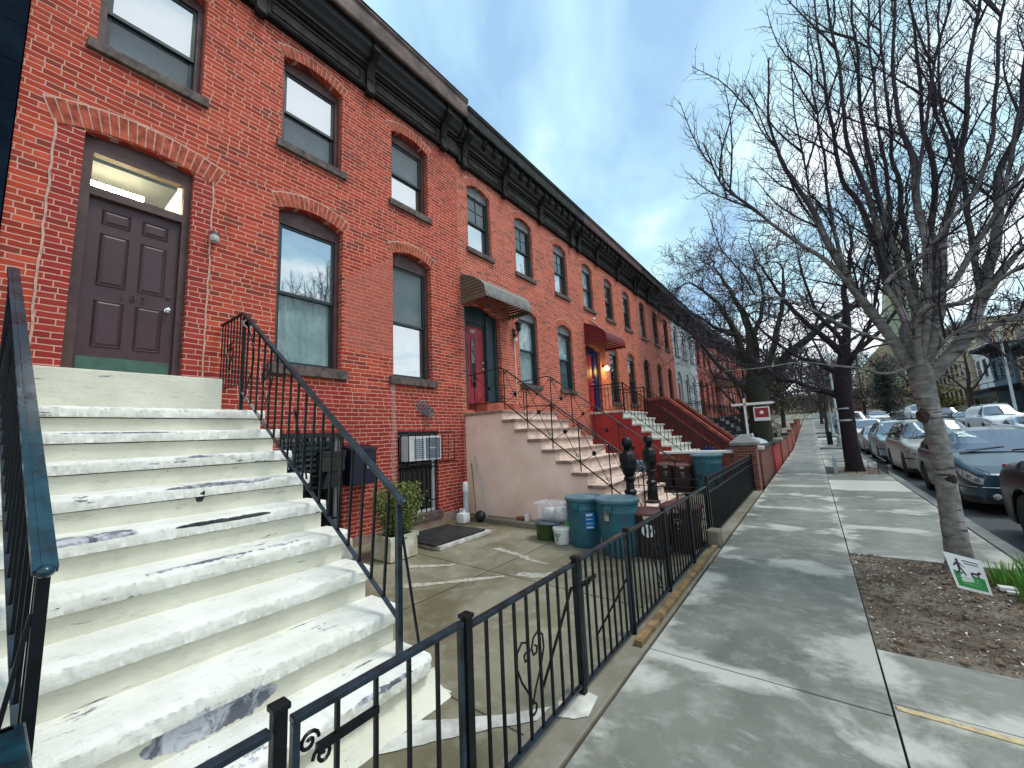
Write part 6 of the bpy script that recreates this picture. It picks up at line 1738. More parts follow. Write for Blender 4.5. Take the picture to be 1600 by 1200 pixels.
grassclump((1.28,5.95,-0.02), 60, 0.24, 'shorter green leaves between the small yard sign and the kerb')
grassclump((1.50,5.95,-0.02), 80, 0.33, 'green clump nearest the kerb in the near soil bed')
grassclump((1.45,5.30,-0.02), 60, 0.30, 'green clump closest to the viewer beside the small yard sign')
b = MB(); b.bbox(1.19,1.30,5.72,5.80,0.0,0.035,0.006); b.bbox(1.22,1.42,5.66,5.70,0.0,0.02,0.004); solo(b, 'litter_scrap', M['white'], 'crumpled scraps of white paper among the green leaves', 'litter')
# tree guard round the second tree
t = thing('tree_guard', (0.98, 17.3, 0), 'low bent metal hoop guard round the dark tree trunk', 'guard')
b = MB()
for (a_, b_) in (((0.45,16.3),(0.45,18.5)),((1.62,16.3),(1.62,18.5)),((0.45,16.3),(0.9,16.3)),((1.2,16.3),(1.62,16.3))):
    A_ = Vector((*a_,0)); B_ = Vector((*b_,0)); b.bar(A_+Vector((0,0,0.38)), B_+Vector((0,0,0.38)), 0.025, 0.02)
    n = max(2, int((B_-A_).length/0.22))
    for k in range(n+1): c_ = A_.lerp(B_, k/n); b.bar(c_, c_+Vector((0,0,0.38)), 0.014)
b.build('hoops', M['iron'], t)
b = MB(); b.bbox(0.36,0.46,16.2,16.3,-0.02,0.48,0.01); b.build('corner_post', M['galv'], t)
# ------------------------------------------------------------------ trees
LIMBS=[[[[0.97,6.3,2.17],[0.86,6.27,2.47],[0.67,6.21,2.96],[0.53,6.17,3.38],[0.39,6.12,3.91],[0.3,6.08,4.3],[0.2,6.06,4.62],[0.04,6.01,5.21],[0.02,5.97,5.7],[0.11,5.9,6.45]],0.085,0.01],[[[0.67,6.2,2.96],[0.63,6.16,3.09],[0.35,6.02,3.57],[0.08,5.91,3.89],[-0.3,5.75,4.39],[-0.57,5.65,4.75],[-0.67,5.56,5.16],[-0.73,5.5,5.41]],0.045,0.007],[[[0.08,6.0,3.93],[-0.32,6.16,4.57],[-0.87,6.33,5.19],[-1.08,6.4,5.59]],0.02,0.006],[[[0.53,6.1,3.36],[0.51,6.16,3.79],[0.51,6.23,4.24],[0.52,6.29,4.71],[0.53,6.39,5.5],[0.55,6.5,6.34],[0.61,6.6,7.21]],0.035,0.008],[[[0.29,5.9,4.22],[0.3,5.81,4.55],[0.28,5.68,5.0],[0.28,5.54,5.51],[0.31,5.4,5.98]],0.018,0.006],[[[0.99,6.35,2.21],[1.01,6.39,2.59],[0.97,6.44,3.0],[0.92,6.47,3.27],[0.83,6.58,4.36],[0.7,6.62,4.8],[0.69,6.7,5.61],[0.71,6.77,6.45],[0.73,6.84,7.34],[0.79,6.9,8.11]],0.07,0.009],[[[1.01,6.4,2.59],[0.98,6.31,3.12],[0.9,6.26,3.47],[0.86,6.15,4.15],[0.78,6.08,4.63],[0.74,6.0,5.13],[0.76,5.88,5.9],[0.74,5.77,6.62],[0.75,5.7,7.08]],0.06,0.009],[[[1.02,6.3,2.27],[1.08,6.29,2.86],[1.0,6.27,3.52],[0.95,6.26,4.16],[0.93,6.24,5.03],[0.95,6.23,5.6],[0.99,6.22,6.38],[1.06,6.2,7.25]],0.06,0.01],[[[1.02,6.4,3.5],[1.08,6.56,4.25],[1.13,6.67,4.74],[1.13,6.75,5.17],[1.14,6.8,5.43],[1.23,6.99,6.48],[1.35,7.18,7.61],[1.42,7.3,8.33]],0.035,0.009],[[[1.07,6.5,2.29],[1.19,6.68,3.09],[1.23,6.89,4.16],[1.26,7.01,4.79],[1.29,7.1,5.3],[1.36,7.23,6.09],[1.45,7.41,7.21],[1.61,7.6,8.49]],0.055,0.009],[[[1.05,6.2,2.26],[1.16,6.1,2.87],[1.2,6.01,3.42],[1.2,5.89,4.17],[1.21,5.86,4.39],[1.18,5.83,4.58],[1.16,5.79,4.83],[1.17,5.69,5.46],[1.26,5.58,6.1],[1.29,5.5,6.56]],0.065,0.009],[[[1.13,6.45,2.24],[1.3,6.52,2.94],[1.39,6.59,3.81],[1.52,6.65,4.48],[1.51,6.69,4.93],[1.52,6.72,5.25],[1.61,6.78,6.06],[1.66,6.85,7.03],[1.73,6.9,7.72]],0.06,0.009],[[[1.1,6.35,2.2],[1.25,6.34,2.68],[1.33,6.34,3.03],[1.41,6.33,3.58],[1.52,6.33,3.92],[1.63,6.33,4.25],[1.67,6.32,4.53],[1.74,6.32,4.78],[1.87,6.31,5.5],[2.03,6.3,6.19],[2.12,6.3,6.62]],0.085,0.01],[[[1.0,6.1,2.4],[0.92,6.02,2.83],[0.86,5.97,3.13],[1.14,5.89,3.31],[1.36,5.81,3.6],[1.56,5.73,3.8],[1.66,5.66,4.14],[1.71,5.61,4.33],[1.79,5.49,4.88],[1.88,5.37,5.39],[1.91,5.3,5.71]],0.045,0.009],[[[1.03,6.2,2.22],[1.16,6.1,2.83],[1.38,6.04,3.01],[1.55,5.96,3.35],[1.73,5.89,3.63],[1.88,5.82,3.87],[2.08,5.7,4.32],[2.18,5.6,4.77]],0.055,0.009],[[[1.11,6.4,2.05],[1.26,6.42,2.22],[1.41,6.45,2.41],[1.58,6.49,2.75],[1.7,6.53,3.06],[1.87,6.59,3.61],[1.96,6.62,3.91],[2.01,6.65,4.29],[2.23,6.71,4.77],[2.39,6.78,5.53],[2.57,6.86,6.3],[2.66,6.9,6.79]],0.11,0.011],[[[1.59,6.5,2.75],[1.67,6.56,3.01],[1.71,6.68,3.57],[1.75,6.78,4.07],[1.78,6.87,4.52],[1.8,6.96,4.99],[1.81,7.08,5.7],[1.93,7.23,6.6],[2.12,7.4,7.61]],0.05,0.009],[[[1.62,6.5,2.8],[1.7,6.46,2.93],[1.85,6.39,3.18],[1.96,6.33,3.31],[2.27,6.18,3.58],[2.49,6.04,3.92],[2.63,5.9,4.32]],0.055,0.009],[[[1.0,6.1,2.18],[1.07,5.92,2.73],[1.3,5.8,2.72],[1.52,5.67,2.83],[1.69,5.54,2.94],[1.93,5.35,3.04],[2.08,5.2,3.14]],0.045,0.008],[[[0.94,6.2,2.19],[0.85,6.18,2.14],[0.68,6.14,2.13],[0.51,6.09,2.21],[0.21,6.02,2.29],[-0.03,5.96,2.35],[-0.43,5.88,2.33],[-0.86,5.8,2.33]],0.03,0.005],[[[1.38,6.3,2.4],[1.64,6.19,2.53],[1.87,6.08,2.62],[2.14,5.94,2.76],[2.36,5.8,2.77]],0.04,0.008],[[[0.84,6.15,2.45],[0.59,5.99,2.6],[0.32,5.81,2.77],[-0.01,5.6,3.03],[-0.36,5.4,3.15],[-0.73,5.2,3.28]],0.028,0.005],[[[1.08,6.0,2.19],[1.19,5.81,2.38],[1.36,5.57,2.46],[1.52,5.31,2.4],[1.65,5.0,2.36]],0.028,0.006],[[[1.7,5.8,3.6],[1.89,5.94,4.17],[2.1,6.1,4.79],[2.34,6.25,5.43],[2.54,6.4,6.11]],0.03,0.008],[[[0.38,6.0,3.86],[0.16,6.2,4.64],[0.08,6.32,5.22],[-0.15,6.49,6.05],[-0.27,6.6,6.62]],0.022,0.006],[[[1.19,5.9,4.04],[1.32,5.76,4.65],[1.45,5.61,5.21],[1.57,5.49,5.68],[1.64,5.4,5.98]],0.025,0.008],[[[1.63,6.3,4.24],[1.59,6.42,4.93],[1.63,6.54,5.67],[1.75,6.69,6.62],[1.86,6.8,7.3]],0.028,0.008],[[[1.91,6.7,3.64],[2.17,6.87,4.1],[2.51,7.07,4.52],[2.9,7.3,5.11]],0.03,0.008]]
def twigs(mb, pts, r0, r1, density, length, sub=4, up=0.35, seed=0, start=0.15, rt=0.0032):
    """fine side shoots along a limb"""
    P = [Vector(p) for p in pts]
    seg = [(a, b, (b-a).length) for a, b in zip(P, P[1:])]; L = sum(s[2] for s in seg)
    n = int(L*density); ang = random.uniform(0, 6)
    for k in range(n):
        f = start+(1-start)*(k+random.random())/n; d = f*L
        for a, b, l in seg:
            if d <= l: break
            d -= l
        d = min(d, l)
        p = a+(b-a)*(d/max(l, 1e-6)); t = (b-a).normalized()
        ang += 2.4+random.uniform(-0.5, 0.5)
        s = t.cross(Vector((math.cos(ang*1.3), math.sin(ang), 0.3))).normalized()
        dirn = (s*random.uniform(0.6,1.0)+t*random.uniform(0.5,0.95)+Vector((0,0,up*random.uniform(0.2,1)))).normalized()
        ll = length*(1.15-0.55*f)*random.uniform(0.55, 1.25)
        q = [p]; dd = dirn.copy(); m_ = 4
        for j in range(m_):
            dd = (dd+Vector((random.gauss(0,.16),random.gauss(0,.16),random.gauss(0.08,.12)))).normalized(); q.append(q[-1]+dd*ll/m_)
        rb = min(0.012, rt*1.0+ll*0.0045)
        mb.tube(q, [rb*(1-0.72*j/m_) for j in range(m_+1)], 4, False, False)
        for j in range(sub):
            i_ = random.randint(1, m_); p2 = q[i_-1].lerp(q[i_], random.random()); ta = (q[i_]-q[i_-1]).normalized()
            s2 = ta.cross(Vector((random.gauss(0,1),random.gauss(0,1),random.gauss(0,1)))).normalized()
            d2 = (s2*0.9+ta*0.7+Vector((0,0,0.2))).normalized(); l2 = ll*random.uniform(0.18, 0.45)
            e1 = p2+d2*l2*0.5; e2 = e1+(d2+Vector((random.gauss(0,.25),random.gauss(0,.25),random.gauss(.15,.2)))).normalized()*l2*0.5
            mb.tube([p2, e1, e2], [rb*0.55, rb*0.42, rb*0.25], 3, False, False)

random.seed(77)
t = thing('street_tree', (1.08, 6.35, 0), 'bare pale-barked street tree with many upright limbs, nearest the viewer in the soil bed', 'tree', 'bare street trees')
tr = MB()
path = [(1.085,6.35,-0.06),(1.08,6.35,0.08),(1.075,6.35,0.6),(1.085,6.35,1.0),(1.08,6.35,1.35),(1.06,6.35,1.66),(1.045,6.35,1.9),(1.04,6.35,2.12),(1.04,6.35,2.3)]
rad = [0.165,0.112,0.092,0.088,0.086,0.090,0.100,0.112,0.07]
# dense rings with knots and creases
P = [Vector(p) for p in path]; pts = []; rr = []
for (a, b), (ra, rb) in zip(zip(P, P[1:]), zip(rad, rad[1:])):
    n = max(2, int((b-a).length/0.025))
    for k in range(n): f = k/n; pts.append(a.lerp(b, f)); rr.append(ra+(rb-ra)*f)
ring = 28; vs = []
for i, (p, r) in enumerate(zip(pts, rr)):
    for k in range(ring):
        a = 2*PI*k/ring; d = Vector((math.cos(a), math.sin(a), 0))
        nz = 1+0.05*noise.noise(Vector((d.x*1.5, d.y*1.5, p.z*2.2)))+0.03*noise.noise(Vector((d.x*4, d.y*4, p.z*9)))
        for (zc, w, dep) in ((1.27,0.018,0.05),(0.98,0.02,0.06),(0.55,0.014,0.04),(0.30,0.02,0.05),(1.5,0.016,0.05),(0.78,0.015,0.04)):
            nz -= dep*math.exp(-((p.z-zc-0.02*math.sin(a*2+zc*9))/w)**2)
        vs.append(p+d*r*nz)
tr.add(vs, [(i*ring+k, i*ring+(k+1)%ring, (i+1)*ring+(k+1)%ring, (i+1)*ring+k) for i in range(len(pts)-1) for k in range(ring)], True)
# burl on the left and healed scars
bm = bmesh.new(); bmesh.ops.create_icosphere(bm, subdivisions=3, radius=1)
for v in bm.verts:
    v.co *= 1+0.35*noise.noise(v.co*1.9); v.co = Vector((0.998+v.co.x*0.058, 6.30+v.co.y*0.058, 1.63+v.co.z*0.080))
TRUNK = tr.build('trunk', M['bark1'], t)
bl_ = MB(); bl_.bm(bm, True); bl_.build('burl', bark_mat('bark_burl', (0.085,0.062,0.050), (0.030,0.022,0.022)), TRUNK)
sc_ = MB()
for (zc, a0, hh, ww) in ((0.94,-1.15,0.062,1.45),(0.985,-1.9,0.012,1.5),(0.62,-1.3,0.010,1.2)):
    n = 12; v_ = []
    for k in range(n+1):
        a = a0-ww/2+ww*k/n; e = math.sin(PI*k/n)**0.6
        for s_ in (-1, 1): v_.append((1.083+0.0905*math.cos(a), 6.35+0.0905*math.sin(a), zc+s_*hh*e*(0.35+0.65*k/n)+0.004*math.sin(k*1.9)))
    if zc < 1.5: sc_.add(v_, [(2*k,2*k+2,2*k+3,2*k+1) for k in range(n)], True)
sc_.build('bark_scar', simple('bark_scar_dark', (0.045,0.028,0.026), 0.9, 0.5, 14, bump=0.5), TRUNK, fix=False)
crown = MB(); tw = MB()
def smooth_path(P, sub=4, amp=0.0, seed=0):
    V = [Vector(p) for p in P]; out_ = []
    for i in range(len(V)-1):
        p0 = V[max(0, i-1)]; p1 = V[i]; p2 = V[i+1]; p3 = V[min(len(V)-1, i+2)]
        for k in range(sub):
            f = k/sub
            q = 0.5*((2*p1)+(-p0+p2)*f+(2*p0-5*p1+4*p2-p3)*f*f+(-p0+3*p1-3*p2+p3)*f*f*f)
            out_.append(q+Vector((noise.noise(q*2.2+Vector((seed,0,0))), noise.noise(q*2.2+Vector((0,seed,0))), 0))*amp)
    out_.append(V[-1]); return out_
for i, (P, ra, rb) in enumerate(LIMBS):
    pts = smooth_path(P, 4, 0.03, i*3.1); n = len(pts); ra = ra*0.70; rb = rb*0.95
    lb = MB(); lb.tube(pts, [ra+(rb-ra)*(k/(n-1))**0.95 for k in range(n)], 10, True, True)
    limb = lb.build('limb', M['bark1'], t)
    tw_ = MB()
    L = sum((b-a).length for a, b in zip(pts, pts[1:]))
    twigs(tw_, pts, ra, rb, 12, 0.56, 6, 0.40, i, 0.12)
    # a few real side branches that carry twigs of their own
    for k in range(int(L*1.2)):
        f = random.uniform(0.2, 0.92); a = pts[int(f*(n-1))]; tdir = (pts[min(n-1, int(f*(n-1))+1)]-a).normalized() if int(f*(n-1)) < n-1 else Vector((0,0,1))
        s_ = tdir.cross(Vector((random.gauss(0,1),random.gauss(0,1),random.gauss(0,1)))).normalized()
        d = (tdir*0.8+s_*0.7+Vector((0,0,0.25))).normalized(); q = [a]
        for j in range(5):
            d = (d+Vector((random.gauss(0,.12),random.gauss(0,.12),random.gauss(.06,.1)))).normalized(); q.append(q[-1]+d*random.uniform(0.16,0.3))
        tw_.tube(q, [0.013*(1-0.14*j) for j in range(6)], 5, False)
        twigs(tw_, q, 0.01, 0.004, 10, 0.40, 4, 0.35, 0, 0.1)
    tw_.build('twigs', M['bark1twig'], limb, fix=False)

def grow(mb, p, d, L, r, depth, gn, wig, spread, ratio=0.72, up=0.12, minr=0.004, sides=(10,7,5,4,3,3,3)):
    """recursive bare branching"""
    n = 5; q = [p.copy()]; dd = d.copy()
    for j in range(n):
        dd = (dd+Vector((random.gauss(0,wig),random.gauss(0,wig),random.gauss(up*0.5,wig)))).normalized(); q.append(q[-1]+dd*L/n)
    r2 = max(minr, r*0.62)
    mb.tube(q, [r+(r2-r)*k/n for k in range(n+1)], sides[min(gn, 6)], False, gn < 3)
    if depth == 0: return
    k_ = random.choice((2, 3, 3)) if gn < 4 else random.choice((2, 3))
    for i in range(k_):
        s = dd.cross(Vector((random.gauss(0,1),random.gauss(0,1),random.gauss(0,1)))).normalized()
        nd = (dd+s*spread*random.uniform(0.6,1.3)+Vector((0,0,up))).normalized()
        grow(mb, q[-1] if i < 2 else q[-2], nd, L*ratio*random.uniform(0.8,1.15), r2*(0.92 if i == 0 else 0.72), depth-1, gn+1, wig, spread, ratio, up, minr, sides)
    for i in range(1 + (gn > 1)):
        s = dd.cross(Vector((random.gauss(0,1),random.gauss(0,1),random.gauss(0,1)))).normalized(); a = q[random.randint(2, n-1)]
        grow(mb, a, (dd*0.6+s+Vector((0,0,up))).normalized(), L*ratio*0.75, r2*0.5, max(0, depth-2), gn+2, wig, spread, ratio, up, minr, sides)

def bare_tree(name, x, y, trunk, limbs, label, bark, twigbark, depth=4, wig=0.16, spread=0.62, ratio=0.74, minr=0.008, group='bare street trees'):
    """trunk: list of (dx,dy,z,r); limbs: list of (path, r0, r1, branches)"""
    z = gz(y); t = thing(name, (x, y, z), label, 'tree', group)
    tb = MB(); tb.tube([(x+a, y+b, z+c) for a, b, c, r in trunk], [r for *_, r in trunk], 14, True); T_ = tb.build('trunk', bark, t)
    for (P, r0, r1) in limbs:
        P = [(x+a, y+b, z+c) for a, b, c in P]; pts = smooth_path(P, 3, 0.06*r0*10, x+y)
        n = len(pts); lb = MB(); lb.tube(pts, [r0+(r1-r0)*k/(n-1) for k in range(n)], 8, True); L_ = lb.build('limb', bark, t)
        tw = MB()
        for k in range(2, n, 2):
            tdir = (pts[k]-pts[k-1]).normalized(); rr = r0+(r1-r0)*k/(n-1)
            for _ in range(1 if k < n-3 else 2):
                s_ = tdir.cross(Vector((random.gauss(0,1),random.gauss(0,1),random.gauss(0,1)))).normalized()
                grow(tw, pts[k], (tdir*0.7+s_*0.8+Vector((0,0,0.2))).normalized(), random.uniform(0.9,1.4), max(minr*1.6, rr*0.45), depth-1 if k > 2 else depth-2, 2, wig, spread, ratio, 0.06, minr)
        tdir = (pts[-1]-pts[-2]).normalized(); grow(tw, pts[-1], tdir, 1.1, r1, depth, 2, wig, spread, ratio, 0.06, minr)
        tw.build('twigs', twigbark, L_, fix=False)
    return t
random.seed(404)
# black-trunked tree, second along the kerb
M['twig2'] = simple('twig_blue_black', (0.035,0.028,0.040), 0.8, 0.3, 9)
bare_tree('street_tree', 0.93, 17.3, [(0,0,-0.1,0.30),(0,0,0.15,0.245),(-0.02,0,0.8,0.215),(-0.0,0,1.6,0.215),(0.02,0,2.2,0.21),(0.0,0,2.6,0.25),(0.06,0,3.0,0.23),(0.12,0,3.4,0.20),(0.2,0,3.8,0.17)],
  [([(0.0,0,2.3),(-0.35,0.0,2.62),(-0.8,0.1,2.8),(-1.2,0.2,3.1),(-1.7,0.4,3.3),(-2.3,0.6,4.0)],0.12,0.04),
   ([(0.18,0,3.6),(0.3,0,4.4),(0.45,0.1,5.3),(0.5,0.2,6.2),(0.8,0.3,7.3),(0.9,0.3,8.2)],0.14,0.035),
   ([(0.2,0,3.7),(-0.2,-0.3,4.4),(-0.8,-0.6,5.2),(-1.4,-0.8,6.3),(-1.7,-1.0,7.2)],0.11,0.03),
   ([(0.2,0,3.6),(0.7,0.3,4.1),(1.3,0.5,4.6),(1.9,0.7,5.5),(2.4,0.9,6.4)],0.10,0.03),
   ([(0.1,0,3.1),(-0.5,0.5,3.7),(-1.2,0.8,4.2),(-2.0,1.0,5.2),(-2.6,1.1,6.3)],0.10,0.03),
   ([(0.15,0,3.3),(0.5,-0.5,3.9),(0.9,-0.9,4.7),(1.2,-1.2,5.8)],0.08,0.025),
   ([(0.15,0,3.5),(0.2,0.5,4.5),(-0.3,1.0,5.6),(-0.5,1.3,6.8),(-0.6,1.4,8.0)],0.10,0.03)],
  'black-trunked bare street tree with two pale bands, second along the kerb', M['bark2'], M['twig2'], 3, 0.24, 0.75, 0.78, 0.009)
b = MB(); b.lathe((0.91,17.3,1.62),[(0.222,0),(0.226,0.03),(0.222,0.06)],20); b.lathe((0.91,17.3,2.02),[(0.222,0),(0.226,0.02),(0.222,0.04)],20)
solo(b, 'trunk_band', M['galv'], 'pair of pale bands tied round the black tree trunk', 'band')
# big old tree leaning over the front yards
M['twig3'] = simple('twig_violet_grey', (0.050,0.042,0.058), 0.8, 0.3, 9)
bare_tree('yard_tree', -1.95, 21.0, [(0,0,-0.2,0.62),(0.0,0,0.3,0.50),(0.05,0,1.2,0.44),(0.1,0,2.2,0.42),(0.1,0,3.2,0.46),(0.1,0,3.8,0.36)],
  [([(0.0,0,3.4),(0.05,0,4.6),(0.15,0,5.8),(-0.1,0.2,7.0),(-0.5,0.2,8.2),(-0.9,0.1,9.2)],0.24,0.05),
   ([(-0.1,0,4.2),(-0.35,-0.2,5.6),(-0.7,-0.4,6.8),(-1.2,-0.6,7.8),(-1.9,-0.8,8.6)],0.17,0.04),
   ([(0.25,0,3.3),(0.9,0,3.9),(1.5,0.1,4.7),(2.3,0.2,5.3),(3.2,0.3,6.0),(4.1,0.4,6.4)],0.24,0.08),
   ([(0.3,0,3.6),(0.9,0.4,5.0),(1.3,0.6,6.4),(1.6,0.7,7.6),(1.7,0.8,8.8)],0.17,0.04),
   ([(-0.2,0,3.2),(-0.8,0.2,3.9),(-1.5,0.4,4.8),(-2.1,0.4,5.9),(-2.7,0.4,6.8)],0.15,0.035),
   ([(0.1,0,3.8),(0.4,-0.8,5.0),(0.2,-1.6,6.3),(-0.3,-2.0,7.6)],0.14,0.035),
   ([(0.15,0,5.4),(0.6,0.2,6.6),(0.8,0.4,7.8),(0.6,0.5,9.2)],0.12,0.035),
   ([(-0.4,-0.2,5.8),(-1.2,-0.6,6.3),(-2.0,-0.9,7.1),(-2.9,-1.1,7.6)],0.10,0.03)],
  'large old bare tree with thick mossy trunk beside the white sale sign', M['bark3'], M['twig3'], 4, 0.34, 0.8, 0.78, 0.010, 'trees in the front yards')
def lean_small(x, y, lab, H, s=1.0, bark='barkfar', tw='twig3', depth=4, grp='bare street trees', nm='street_tree', minr=0.014):
    k = s
    bare_tree(nm, x, y, [(0,0,-0.2,0.20*k),(0,0,0.5*k,0.16*k),(0.05,0,1.6*k,0.15*k),(0.05,0,2.6*k,0.15*k)],
      [([(0.05,0,2.4*k),(0.2,0.1,3.6*k),(0.3,0.1,5.0*k),(0.2,0.1,H*0.85)],0.11*k,0.04),
       ([(0.05,0,2.4*k),(-0.5*k,0.1,3.2*k),(-1.2*k,0.2,4.4*k),(-1.7*k,0.2,H*0.75)],0.09*k,0.03),
       ([(0.05,0,2.3*k),(0.7*k,0.1,3.1*k),(1.4*k,0.2,4.3*k),(1.8*k,0.2,H*0.7)],0.09*k,0.03),
       ([(0.05,0,2.4*k),(0.1,-0.8*k,3.4*k),(-0.2,-1.5*k,4.6*k),(-0.2,-1.8*k,H*0.7)],0.08*k,0.03)], lab, M[bark], M[tw], depth, 0.2, 0.7, 0.74, minr, grp)
lean_small(-3.2, 26.5, 'slender bare tree in a front yard before the brown-red row houses', 8.5, 1.0, grp='trees in the front yards', nm='yard_tree')
lean_small(1.0, 47.0, 'third bare street tree along the near kerb, small in the distance', 7.0, 0.85, minr=0.02)
lean_small(1.0, 66.0, 'fourth bare street tree along the near kerb, tiny in the distance', 7.5, 1.1, minr=0.028, depth=3)
lean_small(12.1, 40.0, 'bare street tree on the far pavement beyond the white vans', 8.0, 1.1, minr=0.02)
lean_small(12.1, 56.0, 'bare tree on the far pavement in front of the tan building', 9.0, 1.2, minr=0.028, depth=3)
lean_small(12.1, 76.0, 'bare tree far up the opposite pavement', 9.5, 1.4, minr=0.035, depth=3)

# leafy masses closing the street
def leafy(x, y, rx, rz, z0, n, mat, label, leaf=0.28, trunk=True, cone=False, thin=0.35):
    if mat == 'leafbrown': thin = 0.05; n = int(n*2.2); leaf *= 1.8
    z = gz(y); t = thing('leafy_tree', (x, y, z), label, 'tree', 'leafy trees closing the street')
    b = MB(); b.tube([(x,y,z-0.3),(x+0.1,y,z+z0),(x,y,z+z0+rz)], [0.28,0.2,0.06], 8); b.build('trunk', M['barkfar'], t)
    cl = [(x+random.gauss(0,rx*0.42), y+random.gauss(0,rx*0.42), z+z0+rz*random.uniform(0.05,0.95)) for _ in range(26)]
    if cone: cl = [(x+random.gauss(0,rx*0.4*(1-f)+0.05), y+random.gauss(0,rx*0.4*(1-f)+0.05), z+z0+rz*f) for f in [random.random() for _ in range(30)]]
    b = MB()
    for k in range(n):
        c = random.choice(cl); p_ = Vector(c)+Vector((random.gauss(0,rx*0.20),random.gauss(0,rx*0.20),random.gauss(0,rz*0.07)))
        d = Vector((random.gauss(0,1),random.gauss(0,1),random.gauss(0,1))).normalized(); s_ = d.cross(Vector((random.gauss(0,1),random.gauss(0,1),random.gauss(0,1)))).normalized()
        L_ = leaf*random.uniform(0.6,1.4); b.add([p_, p_+d*L_*0.5+s_*L_*thin, p_+d*L_, p_+d*L_*0.5-s_*L_*thin], [(0,1,2,3)])
    b.build('crown', M[mat], t, fix=False)
random.seed(9)
M['leafbrown'] = simple('far_twiggy_brown', (0.12,0.095,0.085), 0.85, 0.5, 1.2)
M['leafamber'] = simple('far_foliage_amber', (0.22,0.17,0.05), 0.85, 0.5, 1.2)
leafy(-3.0, 62, 4.5, 9, 2.0, 3600, 'leafolive', 'olive ivy-covered tree at the left end of the street', 0.35)
leafy(1.5, 92, 6, 9, 1.0, 4200, 'leafbrown', 'brown twiggy tree straight down the pavement', 0.4)
leafy(8.5, 105, 7, 10, 2.2, 4200, 'leafbrown', 'brown twiggy tree over the far end of the road', 0.45)
leafy(9.5, 84, 2.6, 7.5, 0.6, 4200, 'leafdark', 'dark evergreen tree right of the black-trunked tree', 0.24, cone=True)
leafy(15.5, 84, 4.0, 7, 1.6, 3600, 'leafolive', 'olive tree at the right end of the street', 0.35)
leafy(12.6, 70, 2.2, 3.5, 0.6, 2600, 'leafamber', 'amber-green bush on the opposite pavement', 0.25)
leafy(22, 128, 8, 12, 2.0, 4200, 'leafbrown', 'brown tree filling the gap at the far right end of the street', 0.5)
leafy(-10, 118, 9, 12, 2.0, 4200, 'leafbrown', 'brown tree behind the last house of the row', 0.5)
# low shrubs in the yards
shrub((-2.6,19.4,0.0), 0.6, 0.6, 1.0, 900, 'dark shrub at the foot of the large old tree', 'leafdark', 0.07)
shrub((-2.9,24.5,0.0), 0.8, 0.9, 1.5, 900, 'olive shrub behind the garden walls past the large old tree', 'leafolive', 0.08)
shrub((-2.2,29.0,0.0), 0.8, 1.2, 2.2, 900, 'tall olive shrub overhanging the distant garden walls', 'leafolive', 0.09)

random.seed(51)
# low planting and a far wood close the view
fw = MB()
for k in range(9000):
    x_ = random.uniform(-45, 75); y_ = random.uniform(138, 160); hh = 5.5+3.5*noise.noise(Vector((x_*0.09, 0, 3)))
    z_ = gz(y_)+random.random()**0.8*hh; a = random.uniform(0, 6.28); L_ = random.uniform(0.3, 0.8)
    d = Vector((math.cos(a), 0.3*math.sin(a), random.gauss(0,0.7))).normalized(); s_ = d.cross(Vector((random.gauss(0,1),random.gauss(0,1),random.gauss(0,1)))).normalized(); p_ = Vector((x_,y_,z_))
    fw.add([p_, p_+d*L_*0.5+s_*L_*0.4, p_+d*L_, p_+d*L_*0.5-s_*L_*0.4], [(0,1,2,3)])
o = fw.build('far_wood', M['leafbrown'], kind='stuff', fix=False); tag(o, 'brown band of distant trees closing the end of the street', 'wood')
